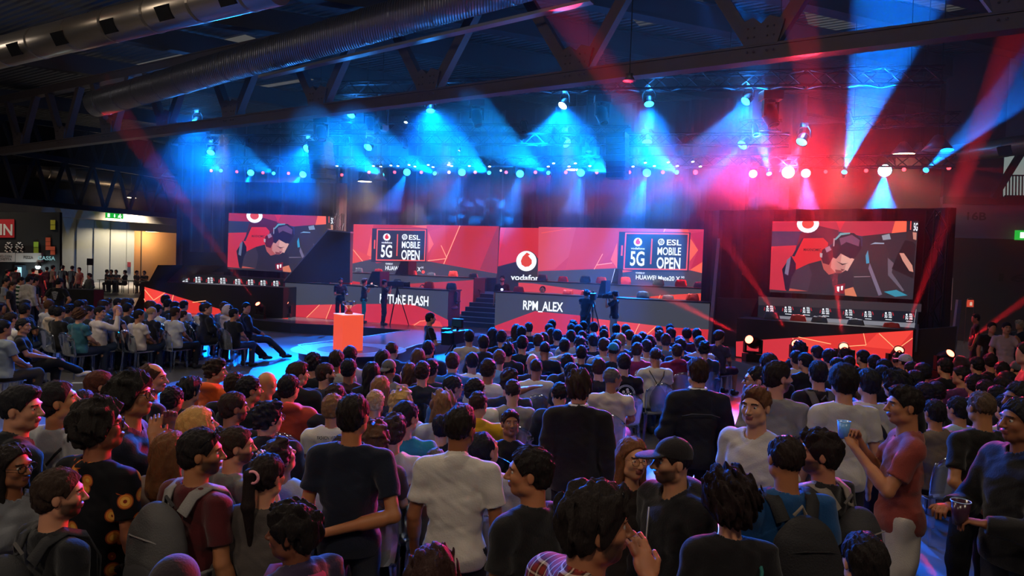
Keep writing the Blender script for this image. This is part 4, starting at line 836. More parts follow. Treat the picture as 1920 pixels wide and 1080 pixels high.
# follow-up: small box camera hanging, line array speakers
e = empty('box_camera', on(F3.back(-1), 721, 241)); tag(e, 'small pale box projector hanging on a post under the big truss', 'projector')
mb = MB(); mb.box((0, 0, 0), (.2, .25, .18), pbr('box_pink', 'a08078', .6), rz=.5); kid(mb.build('body', bevel=.01), e)
mb = MB(); mb.box((-.06, -.125, 0), (.1, .02, .12), pbr('lens_hole', '050505', .2), rz=.5); kid(mb.build('lens'), e)
mb = MB(); mb.tube([(.08, 0, .05), (.1, 0, 1.1)], .03, pbr('post_grey', '4a4448')); kid(mb.build('post'), e)
def line_array(x0, y0, x1, y1, pl, n, label):
    a, b = on(pl, x0, y0), on(pl, x1, y1); e = empty('line_array_speaker', a); tag(e, label, 'speaker'); d = (b - a) / n; w_ = 36 * a.y / FPX
    for k in range(n):
        mb = MB(); c = d * (k + .5); mb.box(c, (w_, .6, d.length * .94), pbr('speaker_black', '08080b', .6), rz=-R_(22), M=None); kid(mb.build('speaker_box', bevel=.01), e)
line_array(600, 266, 607, 336, F2.back(-1), 8, 'tall black hanging line array speaker left of centre')
line_array(1158, 250, 1158, 335, F2.back(-1), 8, 'tall black hanging line array speaker right of centre')
# hall pendant lamps
def pendant(x, y, d, r, lit, label, en=0):
    p = P(x, y, d); e = empty('pendant_lamp', p); tag(e, label, 'lamp')
    mb = MB(); mb.lathe([(.03, r * 1.1), (.1, r * 1.05), (r * .5, r * .7), (r, 0), (r * .96, 0), (r * .45, r * .64)], (0, 0, 0), pbr('pendant_metal', '6e6a70', .4, .6), 20); kid(mb.build('shade', smooth=True), e)
    mb = MB(); mb.lathe([(.001, .03), (r * .9, .02)], (0, 0, 0), em('pendant_lit', 'ffe2b8', 16) if lit else pbr('pendant_off', '9a9290', .4), 16); kid(mb.build('diffuser'), e)
    mb = MB(); mb.tube([(0, 0, r), (0, 0, max(.6, ZR - p.z))], .015, BLK, 4); kid(mb.build('cord'), e)
    if en: light('pendant_light', 'SPOT', p - Vector((0, 0, .05)), en, (1, .8, .58), size=r * .6, spot=R_(125), blend=.6, target=p - Vector((0, 0, 2)))
pendant(684, 341, 27, .3, True, 'lit pendant lamp before the grey curtain, left of its unlit twin', 400); pendant(713, 338, 26.6, .25, False, 'unlit pendant lamp shade right of the lit one by the curtain')
pendant(1077, 319, 27, .33, True, 'lit pendant lamp at the centre of the row below the blue haze', 250); pendant(1124, 320, 25, .4, False, 'unlit dark pendant shade left of the right hanging speaker')
pendant(1693, 290, 24, .4, True, 'lit pendant lamp at the right above the large screen', 500); pendant(1724, 283, 26, .28, False, 'unlit pale pendant shade, upper of two at the right'); pendant(1729, 295, 23, .3, False, 'unlit pale pendant shade, lower of two at the right')
pendant(315, 331, 40, .35, False, 'small pale pendant lamp far left below the truss'); pendant(246, 371, 55, .4, True, 'small bright pendant lamp far left over the pale wall', 9000); pendant(429, 348, 50, .3, True, 'tiny bright pendant lamp left of the big blue glow')
pendant(1180, 152, 17, .16, False, 'small pale lamp shade under the big truss chord')
pendant(1758, 282, 20, .4, False, 'dark hanging lamp shade crossed by the outer blue beam')
# haze over the stage
hz = bpy.data.materials.new('stage_haze'); hz.use_nodes = True; nt = hz.node_tree; nt.nodes.remove(nt.nodes['Principled BSDF'])
vs = nt.nodes.new('ShaderNodeVolumeScatter'); vs.inputs['Density'].default_value = .018; vs.inputs['Anisotropy'].default_value = .25
nt.links.new(vs.outputs[0], nt.nodes['Material Output'].inputs['Volume'])
mb = MB(); c0 = L1.at(2, 0); 
pts = [A_ - cd * 10 - cn * 4, B_ + cd * 4 + cn * .5, L1.at(22, .0, 7.6), L1.at(-17, .0, 7.6)]; pts = [Vector((q.x, q.y, 0)) for q in pts]
mb.prism([p + Vector((0, 0, 4.3)) for p in pts], (0, 0, 7.0), hz)
hz_o = mb.build('stage_haze'); tag(hz_o, 'thin blue and red lit haze hanging over the stage', 'haze', kind='stuff')
hz2 = hz.copy(); hz2.node_tree.nodes['Volume Scatter'].inputs['Density'].default_value = .006
mb = MB(); mb.prism([p + Vector((0, 0, .02)) for p in pts], (0, 0, 4.27), hz2); tag(mb.build('low_haze'), 'thinner haze low over the stage floor crossed by red beams', 'haze', kind='stuff')
# added warm fill for the crowd and left hall, built as unseen pendants overhead
for x, y, en in ((-9, -2, 420), (-2, -3, 420), (6, -3, 420), (-5, 6, 150), (6, 4, 120), (-16, 12, 260), (-22, 22, 420), (-28, 32, 900), (-11, 9, 700), (0, 8.5, 260)):
    p = Vector((x, y, 8.6)); e = empty('pendant_lamp', p); tag(e, 'added unseen fill lamp, built as a warm hall pendant above the crowd', 'lamp', 'added fill pendants out of view above the crowd')
    mb = MB(); mb.lathe([(.03, .4), (.25, .3), (.42, 0), (.4, 0), (.2, .26)], (0, 0, 0), pbr('pendant_metal', '6e6a70'), 16); kid(mb.build('shade', smooth=True), e)
    mb = MB(); mb.lathe([(.001, .03), (.36, .02)], (0, 0, 0), em('pendant_lit', 'ffe2b8', 16), 12); kid(mb.build('diffuser'), e)
    if y < 25: light('roof_fill', 'POINT', p + Vector((0, 0, .45)), en * .5, (1, .85, .7), size=.3)  # upward fill added to brighten the roof
    light('pendant_light', 'SPOT', p - Vector((0, 0, .05)), en * 2.0, (1, .83, .62), size=.35, spot=R_(150), blend=.8, target=p - Vector((0, 0, 2)))
# crowd washes: blue from the front truss over the seated blocks, red from the star lamps
def P0(x, y, z): return G(x, y, z)
for a, t, en, dg in (((1055, 198), (1080, 690), 42000, 34), ((1217, 195), (1230, 680), 42000, 34), ((807, 208), (850, 700), 42000, 34), ((1398, 190), (1340, 740), 34000, 30), ((658, 216), (640, 730), 18000, 36)):
    p = on(F3, *a); light('crowd_wash', 'SPOT', p + (CAMP - p).normalized() * .3, en, (.0, .15, 1), size=.15, spot=R_(dg), blend=.9, target=G(t[0], t[1], .8))
for a, t, en, dg in (((367, 230), (260, 640), 20000, 34), ((395, 286), (430, 660), 20000, 34), ((575, 279), (520, 640), 32000, 34)):
    p = on(F2, *a); light('crowd_wash', 'SPOT', p + (CAMP - p).normalized() * .3, en, (.0, .15, 1), size=.15, spot=R_(dg), blend=.9, target=G(t[0], t[1], .8))
p = on(F1, 1478, 323)
light('star_wash', 'SPOT', p + (CAMP - p).normalized() * .5, 34000, (1, .02, .03), size=.25, spot=R_(46), blend=.8, target=Vector((2.2, 3.5, 1.6)))
p = on(F1, 1412, 326)
light('star_wash', 'SPOT', p + (CAMP - p).normalized() * .5, 18000, (1, .03, .15), size=.2, spot=R_(26), blend=.8, target=Vector((-2.5, 4, 1.6)))

for x, y, pl, off in ((690, 560, L1, .3), (640, 510, L2, .3), (820, 515, L2, .3), (1050, 560, Rd, .3), (1240, 565, Rd, .3), (1180, 525, R2, .3), (600, 480, L1, .1), (1560, 650, WR, -.1), (400, 560, WLp, -.1)):
    t = pl.hit(x, y, off); p = on(F3, x + 20, 240); light('stage_key', 'SPOT', p, 3000, (1, .93, .88), size=.15, spot=R_(26), blend=.8, target=t)
# ================================================================ PEOPLE (continuous surfaces grown from distance fields)
def axis(lo, hi, h, fine=()):
    c = [lo]; 
    while c[-1] < hi:
        st = h
        for a, b, hf in fine:
            if a - 1e-9 <= c[-1] < b: st = min(st, hf)
        c.append(c[-1] + st)
    return np.array(c)
class Field:
    def __init__(s, X, Y, Z):
        s.X, s.Y, s.Z = X, Y, Z; s.F = np.full((len(X), len(Y), len(Z)), .5, np.float32)
    def sl(s, lo, hi, pad):
        out = []
        for A, a, b in zip((s.X, s.Y, s.Z), lo, hi):
            i = max(0, np.searchsorted(A, a - pad) - 1); j = min(len(A), np.searchsorted(A, b + pad) + 1); out.append(slice(i, max(i + 1, j)))
        return tuple(out)
    def grid(s, sl): return np.meshgrid(s.X[sl[0]], s.Y[sl[1]], s.Z[sl[2]], indexing='ij', sparse=True)
    def put(s, sl, d, k, sub=False):
        F = s.F[sl]; d = d.astype(np.float32)
        if sub: d = -d; h = np.maximum(k - np.abs(F - d), 0) / k if k > 0 else 0; s.F[sl] = np.maximum(F, d) + h * h * k * .25
        else: h = np.maximum(k - np.abs(F - d), 0) / k if k > 0 else 0; s.F[sl] = np.minimum(F, d) - h * h * k * .25
    def cap(s, a, b, ra, rb, k=.03, sub=False):
        a = np.array(a, float); b = np.array(b, float); r = max(ra, rb)
        sl = s.sl(np.minimum(a, b) - r, np.maximum(a, b) + r, k + .04); x, y, z = s.grid(sl); ab = b - a; L = max(ab @ ab, 1e-9)
        t = np.clip(((x - a[0]) * ab[0] + (y - a[1]) * ab[1] + (z - a[2]) * ab[2]) / L, 0, 1)
        d = np.sqrt((x - a[0] - t * ab[0]) ** 2 + (y - a[1] - t * ab[1]) ** 2 + (z - a[2] - t * ab[2]) ** 2) - (ra + (rb - ra) * t); s.put(sl, d, k, sub)
    def ell(s, c, r, M=None, k=.03, sub=False):
        c = np.array(c, float); r = np.array(r, float); R = r.max()
        if M is None: sl = s.sl(c - r, c + r, k + .04)
        else: sl = s.sl(c - R, c + R, k + .04)
        x, y, z = s.grid(sl); p = (x - c[0], y - c[1], z - c[2])
        if M is not None:
            M = np.array(M); p = [sum(M[j][i] * p[j] for j in range(3)) for i in range(3)]
        q = [p[i] / r[i] for i in range(3)]; l = np.sqrt(q[0] ** 2 + q[1] ** 2 + q[2] ** 2); g = np.sqrt((q[0] / r[0]) ** 2 + (q[1] / r[1]) ** 2 + (q[2] / r[2]) ** 2) + 1e-9
        s.put(sl, l * (l - 1) / g, k, sub)
    def plane(s, c, n):     # cut away where (p-c).n > 0
        x, y, z = np.meshgrid(s.X, s.Y, s.Z, indexing='ij', sparse=True); n = np.array(n, float); n /= np.linalg.norm(n)
        s.F = np.maximum(s.F, ((x - c[0]) * n[0] + (y - c[1]) * n[1] + (z - c[2]) * n[2]).astype(np.float32))
    def noise(s, amp, fr, seed=0, sq=(1, 1, 1)):
        x, y, z = np.meshgrid(s.X, s.Y, s.Z, indexing='ij', sparse=True); rg = np.random.RandomState(seed); f = 0
        for i in range(4):
            v = rg.normal(size=3) * np.array(sq); v = v / np.linalg.norm(v) * fr * (.7 + .6 * rg.rand()); w_ = rg.normal(size=3) * fr * .35
            f = f + np.sin(x * v[0] + y * v[1] + z * v[2] + 1.5 * np.sin(x * w_[0] + y * w_[1] + z * w_[2] + i) + rg.rand() * 6)
        s.F = s.F + (amp * .5 * f).astype(np.float32)
    def mesh(s):
        F = s.F; S = F < 0; n = F.shape
        C = np.zeros((n[0] - 1, n[1] - 1, n[2] - 1), np.uint8)
        for i in (0, 1):
            for j in (0, 1):
                for k in (0, 1): C += S[i:n[0] - 1 + i, j:n[1] - 1 + j, k:n[2] - 1 + k]
        act = (C > 0) & (C < 8); idx = np.argwhere(act); N = len(idx); num = -np.ones(act.shape, np.int64); num[act] = np.arange(N)
        acc = np.zeros((N, 3)); cnt = np.zeros(N); ax = (s.X, s.Y, s.Z)
        for d in range(3):
            o = [q for q in range(3) if q != d]
            for u in (0, 1):
                for v in (0, 1):
                    a = idx.copy(); a[:, o[0]] += u; a[:, o[1]] += v; b = a.copy(); b[:, d] += 1
                    fa = F[a[:, 0], a[:, 1], a[:, 2]]; fb = F[b[:, 0], b[:, 1], b[:, 2]]; m = (fa < 0) != (fb < 0); t = np.where(m, fa / np.where(m, fa - fb, 1), 0)
                    for q in range(3):
                        pa = ax[q][a[:, q]]; acc[:, q] += np.where(m, pa + (t * (ax[q][b[:, q]] - pa) if q == d else 0), 0)
                    cnt += m
        V = acc / cnt[:, None]; Q = []
        for d in range(3):
            o = [q for q in range(3) if q != d]
            a = [slice(None)] * 3; b = [slice(None)] * 3; a[d] = slice(0, n[d] - 1); b[d] = slice(1, n[d]); 
            for q in o: a[q] = slice(1, n[q] - 1); b[q] = slice(1, n[q] - 1)
            sa, sb = S[tuple(a)], S[tuple(b)]
            for flip, mk in ((0, sa & ~sb), (1, ~sa & sb)):
                e = np.argwhere(mk)
                if not len(e): continue
                e[:, o[0]] += 1; e[:, o[1]] += 1; cs = []
                for u, v in ((1, 1), (0, 1), (0, 0), (1, 0)):
                    c = e.copy(); c[:, o[0]] -= u; c[:, o[1]] -= v; cs.append(num[c[:, 0], c[:, 1], c[:, 2]])
                q = np.stack(cs, 1)
                if (flip == 1) != (d == 1): q = q[:, ::-1]
                Q.append(q)
        Q = np.concatenate(Q) if Q else np.zeros((0, 4), int)
        return V, Q
def to_mesh(name, V, Q, mats, mi=None):
    me = bpy.data.meshes.new(name); me.vertices.add(len(V)); me.vertices.foreach_set('co', V.astype(np.float32).ravel())
    me.loops.add(len(Q) * 4); me.loops.foreach_set('vertex_index', Q.astype(np.int32).ravel()); me.polygons.add(len(Q))
    me.polygons.foreach_set('loop_start', np.arange(len(Q), dtype=np.int32) * 4)
    me.polygons.foreach_set('use_smooth', np.ones(len(Q), bool))
    for m in mats: me.materials.append(m)
    if mi is not None: me.polygons.foreach_set('material_index', mi.astype(np.int32))
    me.update(calc_edges=True); return me
# materials: the object's colour drives skin, hair and cloth tone
SKIN = pbr('skin', 'c08a68', .5, objcol=True, var=.05, vscale=9, spec=.35); nt = SKIN.node_tree; b = nt.nodes['Principled BSDF']; src = b.inputs['Base Color'].links[0].from_socket; at_ = nt.nodes.new('ShaderNodeAttribute'); at_.attribute_name = 'stubble'; mx = nt.nodes.new('ShaderNodeMix'); mx.data_type = 'RGBA'; ml = nt.nodes.new('ShaderNodeMath'); ml.operation = 'MULTIPLY'; ml.inputs[1].default_value = .88
nt.links.new(at_.outputs['Fac'], ml.inputs[0]); nt.links.new(ml.outputs[0], mx.inputs[0]); nt.links.new(src, mx.inputs[6]); mx.inputs[7].default_value = lin('21150f'); nt.links.new(mx.outputs[2], b.inputs['Base Color'])
LIPS = pbr('lips', '8a4a44', .45); BROW = pbr('brow_hair', '2e1c14', .8)
EYEW = pbr('eye_white', 'b0a8a0', .25); EYED = pbr('eye_iris', '20140e', .15)
def hair_mat(name, col, rough=.68):
    m = pbr(name, col, rough, objcol=True, var=.35, vscale=40, spec=.22)
    nt = m.node_tree; b = nt.nodes['Principled BSDF']; tc = nt.nodes.new('ShaderNodeTexCoord'); mp = nt.nodes.new('ShaderNodeMapping'); mp.inputs['Scale'].default_value = (1, 1, .22)
    n = nt.nodes.new('ShaderNodeTexNoise'); n.inputs['Scale'].default_value = 210; n.inputs['Detail'].default_value = 3; bp = nt.nodes.new('ShaderNodeBump'); bp.inputs['Strength'].default_value = .9; bp.inputs['Distance'].default_value = .006
    nt.links.new(tc.outputs['Object'], mp.inputs[0]); nt.links.new(mp.outputs[0], n.inputs['Vector']); nt.links.new(n.outputs['Fac'], bp.inputs['Height']); nt.links.new(bp.outputs[0], b.inputs['Normal']); return m
HAIR = hair_mat('hair', '201814')
CLOTH = pbr('cloth', '808080', .85, bump=.25, bscale=90, objcol=True, spec=.2, sheen=.15, var=.05, vscale=6); DENIM = pbr('denim', '2a3a5a', .8, bump=.4, bscale=160, objcol=True, spec=.2, var=.12, vscale=12)
SHOE = pbr('shoe', '333333', .6, objcol=True)
def nodes_of(name, rough=.85):
    m = bpy.data.materials.new(name); m.use_nodes = True; b = m.node_tree.nodes['Principled BSDF']; b.inputs['Roughness'].default_value = rough; b.inputs['Specular IOR Level'].default_value = .2; MATS[name] = m
    return m, m.node_tree, b
def ramp(nt, fac, stops, const=True):
    r = nt.nodes.new('ShaderNodeValToRGB'); e = r.color_ramp.elements; r.color_ramp.interpolation = 'CONSTANT' if const else 'LINEAR'
    while len(e) < len(stops): e.new(.5)
    for q, (p, c) in zip(e, stops): q.position = p; q.color = lin(c)
    nt.links.new(fac, r.inputs[0]); return r.outputs[0]
def tex(nt, kind, scale, mapping=None, **k):
    tc = nt.nodes.new('ShaderNodeTexCoord'); n = nt.nodes.new('ShaderNodeTex' + kind); n.inputs['Scale'].default_value = scale
    for a, v in k.items(): 
        if hasattr(n, a): setattr(n, a, v)
    if mapping: mp = nt.nodes.new('ShaderNodeMapping'); mp.inputs['Scale'].default_value = mapping; nt.links.new(tc.outputs['Object'], mp.inputs[0]); nt.links.new(mp.outputs[0], n.inputs['Vector'])
    else: nt.links.new(tc.outputs['Object'], n.inputs['Vector'])
    return n
def m_stripes():
    m, nt, b = nodes_of('green_stripes'); w_ = tex(nt, 'Wave', 2.6, bands_direction='Z'); nt.links.new(ramp(nt, w_.outputs['Fac'], [(0, '1c4a30'), (.5, 'd8d8cc')]), b.inputs['Base Color']); return m
def m_floral():
    m, nt, b = nodes_of('floral'); v = tex(nt, 'Voronoi', 11); n = tex(nt, 'Noise', 5); 
    a = ramp(nt, v.outputs['Distance'], [(0, '7a2a18'), (.1, 'd8a048'), (.24, 'c87830'), (.36, '8a3a1c'), (.42, '0c0b10')]); c = ramp(nt, n.outputs['Fac'], [(0, '000000'), (.4, 'ffffff')])
    mx = nt.nodes.new('ShaderNodeMix'); mx.data_type = 'RGBA'; nt.links.new(c, mx.inputs[0]); mx.inputs[6].default_value = lin('0c0b10'); nt.links.new(a, mx.inputs[7]); nt.links.new(mx.outputs[2], b.inputs['Base Color']); return m
def m_plaid(name, c0, c1, c2, sc_=9):
    m, nt, b = nodes_of(name); x = tex(nt, 'Wave', sc_, bands_direction='X'); z = tex(nt, 'Wave', sc_, bands_direction='Z')
    mx = nt.nodes.new('ShaderNodeMix'); mx.data_type = 'RGBA'; mx.inputs[0].default_value = .5; nt.links.new(ramp(nt, x.outputs['Fac'], [(0, c0), (.5, c1), (.93, c2)]), mx.inputs[6]); nt.links.new(ramp(nt, z.outputs['Fac'], [(0, c0), (.5, c1), (.93, c2)]), mx.inputs[7]); nt.links.new(mx.outputs[2], b.inputs['Base Color']); return m
def m_spots():
    m, nt, b = nodes_of('spotted'); v = tex(nt, 'Voronoi', 22); nt.links.new(ramp(nt, v.outputs['Distance'], [(0, '1c1614'), (.33, 'd8cfc4')]), b.inputs['Base Color']); return m
STRIPES = m_stripes(); FLORAL = m_floral(); PLAIDR = m_plaid('plaid_red', '7a2420', '3a1a1a', 'c8b8a8'); PLAIDD = m_plaid('plaid_dark', '2a2a2e', '15151a', '8a8a8a', 7); SPOTS = m_spots()

def RZ(a): c, s = math.cos(a), math.sin(a); return np.array([[c, -s, 0], [s, c, 0], [0, 0, 1]])
def RX(a): c, s = math.cos(a), math.sin(a); return np.array([[1, 0, 0], [0, c, -s], [0, s, c]])
def RY(a): c, s = math.cos(a), math.sin(a); return np.array([[c, 0, s], [0, 1, 0], [-s, 0, c]])
V3 = lambda *a: np.array(a, float)
ARMS_ST = {'down': ((.245, -.03, 1.13), (.26, .06, .87)), 'cross': ((.25, .05, 1.13), (-.06, .2, 1.17)), 'back': ((.29, -.13, 1.12), (-.08, -.17, 1.02)), 'clasp': ((.25, .02, 1.12), (.05, .24, 1.02)),
           'clasp_back': ((.27, -.1, 1.13), (.045, -.2, .9)), 'neck': ((.22, .2, 1.16), (.1, .14, 1.42)), 'cup': ((.25, .13, 1.15), (.1, .3, 1.36)), 'cup2': ((.25, .12, 1.15), (.05, .27, 1.4)), 'phone': ((.25, .2, 1.2), (.12, .36, 1.42)), 'cam': ((.25, .17, 1.25), (.09, .26, 1.52)),
           'hip': ((.37, -.05, 1.15), (.2, .02, .98)), 'mouth': ((.22, .2, 1.18), (.06, .2, 1.46)), 'pocket': ((.27, -.02, 1.13), (.21, .08, .95)), 'hold': ((.25, .1, 1.1), (.14, .3, 1.12))}
ARMS_SE = {'lap': ((.235, .06, .76), (.1, .3, .64)), 'down': ((.235, .06, .76), (.13, .34, .62)), 'cross': ((.25, .1, .79), (-.06, .24, .82)), 'phone': ((.24, .14, .78), (.08, .34, .86)), 'mouth': ((.2, .22, .78), (.05, .22, 1.08)), 'up': ((.3, .2, .9), (.25, .25, 1.15)), 'out': ((.34, .05, .95), (.55, .2, .98)), 'clasp': ((.235, .1, .77), (.05, .33, .7)), 'cam': ((.25, .2, .9), (.1, .28, 1.1))}
class Pose:
    def __init__(s, seat=False, L='down', R='down', hy=0, hp=0, hr=0, lean=0, fem=False, fat=0, legs='n', twist=0):
        s.seat = seat; s.key = (seat, L, R, hy, hp, hr, lean, fem, fat, legs, twist); s.fem = fem; s.fat = fat; w_ = .165 if fem else .19
        if seat:
            dz = -.435; s.pel = V3(0, .02, .52); nb = V3(0, .0 + lean, 1.035); A = ARMS_SE
        else:
            dz = 0; s.pel = V3(0, 0, .95); nb = V3(0, -.01 + lean, 1.475); A = ARMS_ST
        s.nb = nb; s.ch = s.pel * .38 + nb * .62 + V3(0, .012, -.015); s.ab = s.pel * .72 + nb * .28 + V3(0, .01, 0)
        s.arm = []
        T = RZ(R_(twist))
        for sx, nm in ((-1, L), (1, R)):
            sh = nb + T @ V3(sx * w_, -.005, -.068); e, h = A[nm]; e = V3(e[0] * sx, e[1] + lean * .7, e[2]); h = V3(h[0] * sx, h[1] + lean * .5, h[2])
            if fem: e[0] *= .9
            e = T @ e; h = T @ h; ph = (h - e); ph /= np.linalg.norm(ph); s.arm.append((sh, e, h, ph, nm, sx))
        s.leg = []
        for sx in (-1, 1):
            if seat:
                hip = s.pel + V3(sx * .09, 0, -.02); kn = V3(sx * .12, .47, .5); an = V3(sx * .12, .45, .09)
                if legs == 'cross' and sx == 1: kn = V3(.02, .46, .62); an = V3(-.12, .82, .42)
                if legs == 'cross' and sx == -1: an = V3(-.1, .44, .09)
                if legs == 'out': kn = V3(sx * .12, .5, .47); an = V3(sx * .1, .88, .12)
                if legs == 'wide': kn = V3(sx * .24, .42, .5); an = V3(sx * .2, .3, .09)
            else: hip = s.pel + V3(sx * .095, 0, -.03); kn = V3(sx * .11, .02, .5); an = V3(sx * .12, -.02, .09)
            s.leg.append((hip, kn, an))
        s.HM = RZ(R_(hy)) @ RX(R_(-hp)) @ RY(R_(hr)); s.hc = nb + V3(0, .012, .06) + s.HM @ V3(0, .018, .112)
    def H(s, *p): return s.hc + s.HM @ V3(*p)
def head_prims(f, P_, face=True):
    H = P_.H; M = P_.HM; g = .93 if P_.fem else 1.0
    f.ell(H(0, -.014, .03), (.076 * g, .097, .09), M, .03); f.ell(H(0, .028, -.028), (.06 * g, .062, .082), M, .03)
    f.ell(H(0, .055, -.088), (.03 * g, .028, .024), M, .03)
    for sx in (-1, 1):
        f.ell(H(sx * .05 * g, .012, -.07), (.018, .03, .022), M, .03)
        if face: f.ell(H(sx * .036, .058, -.022), (.024, .026, .024), M, .02)
        f.ell(H(sx * .079 * g, -.008, -.006), (.009, .019, .031), M, .008)
    if face:
        f.ell(H(0, .079, .03), (.052 * g, .016, .012), M, .018)
        for sx in (-1, 1): f.ell(H(sx * .031, .1, .006), (.017, .014, .012), M, .012, True)
        f.cap(H(0, .09, .012), H(0, .112, -.026), .008, .0125, .014)
        for sx in (-1, 1): f.ell(H(sx * .012, .1, -.03), (.008, .01, .007), M, .008)
        f.ell(H(0, .092, -.052), (.024, .009, .007), M, .008); f.ell(H(0, .089, -.063), (.021, .009, .008), M, .008)
def hand(f, arm, fine, side):
    sh, e, h, d, nm, sx = arm
    up_ = V3(0, 0, 1) if abs(d[2]) < .8 else V3(0, 1, 0)
    sd = np.cross(d, up_); sd /= np.linalg.norm(sd); nrm = np.cross(sd, d)
    if nm in ('down', 'pocket', 'lap'): sd, nrm = nrm, -sd * sx
    if nm in ('cup', 'cup2', 'phone', 'cam', 'mouth', 'neck', 'up'): d2 = d * .75 + V3(-sx * .35, .1, .3); d2 /= np.linalg.norm(d2); d = d2; sd = np.cross(d, V3(0, 0, 1)); sd /= np.linalg.norm(sd); nrm = np.cross(sd, d)
    c = h + d * .05; M = np.stack([sd, nrm, d], 1); f.ell(c, (.041, .017, .05), M, .02)
    if not fine:
        f.ell(h + d * .12 + nrm * -.01, (.036, .014, .045), M, .02); f.cap(h + d * .03 + sd * .03, h + d * .085 + sd * .055, .013, .01, .01); return
    curl = 1.15 if nm in ('cup', 'cup2', 'cam', 'phone', 'hold') else .35
    for i, (o_, L) in enumerate(((.03, .068), (.0105, .078), (-.0095, .073), (-.029, .056))):
        b = h + d * .088 + sd * o_; a1 = curl * (.5 + .06 * i); d1 = d * math.cos(a1) - nrm * math.sin(a1); p1 = b + d1 * L * .52; a2 = a1 + curl * .9; d2 = d * math.cos(a2) - nrm * math.sin(a2); p2 = p1 + d2 * L * .5
        f.cap(b, p1, .0095, .0085, .004); f.cap(p1, p2, .0085, .007, .004)
    t0 = h + d * .025 + sd * .03; t1 = t0 + d * .035 + sd * .028 - nrm * .01; t2 = t1 + d * .03 + sd * .004 - nrm * .012
    f.cap(t0, t1, .0135, .011, .008); f.cap(t1, t2, .011, .0085, .004)
def torso(f, P_, t=0.0, k=.06):
    fat = P_.fat; fm = P_.fem; s = 1.0 - (.1 if fm else 0)
    f.ell(P_.ch, (.162 * s + t, .105 + t + fat * .3, .185 + t), None, k); f.ell(P_.ab, (.138 * s + t + fat, .098 + t + fat, .17 + t), None, k); f.ell(P_.pel, (.162 + t * 1.3 + fat * .8, .116 + t * 1.3 + fat * .6, .125 + t), None, k)
    for sh, e, h, d, nm, sx in P_.arm: f.cap(P_.nb + V3(sx * .03, -.005, -.045), sh, .05 + t, .046 + t, k)
    f.ell(P_.nb + V3(0, -.02, -.05), (.1 + t, .055 + t, .055 + t), None, k)
    if fm:
        for sx in (-1, 1): f.ell(P_.ch + V3(sx * .07, .085, -.0), (.06 + t, .055 + t, .06 + t), None, .03)
BCACHE = {}
def pose_axes(P_, res, hres, pad=.06, head=True, zlo=None, zhi=None, hands=None):
    pts = [P_.pel, P_.nb, P_.hc + V3(.12, .13, .14), P_.hc - V3(.12, .12, .14)] + [q for a in P_.arm for q in (a[0], a[1], a[2], a[2] + a[3] * .18)] + [q for l in P_.leg for q in (l[0], l[1], l[2], l[2] + V3(0, .2, -.09))]
    pts = np.array(pts); lo = pts.min(0) - .1; hi = pts.max(0) + .1; lo[0] = min(lo[0], -.3); hi[0] = max(hi[0], .3); lo[1] = min(lo[1], -.22); hi[1] = max(hi[1], .22); lo[2] = -.03
    if zlo is not None: lo[2] = zlo
    if zhi is not None: hi[2] = zhi
    fx, fy, fz = [], [], []
    if head:
        c = P_.hc; fx.append((c[0] - .11, c[0] + .11, hres)); fy.append((c[1] - .13, c[1] + .14, hres)); fz.append((c[2] - .14, c[2] + .14, hres))
    if hands:
        for a in P_.arm:
            if a[5] in hands:
                m = a[2] + a[3] * .08; fx.append((m[0] - .09, m[0] + .09, hands[a[5]])); fy.append((m[1] - .09, m[1] + .09, hands[a[5]])); fz.append((m[2] - .1, m[2] + .1, hands[a[5]]))
    return axis(lo[0], hi[0], res, fx), axis(lo[1], hi[1], res, fy), axis(lo[2], hi[2], res, fz)
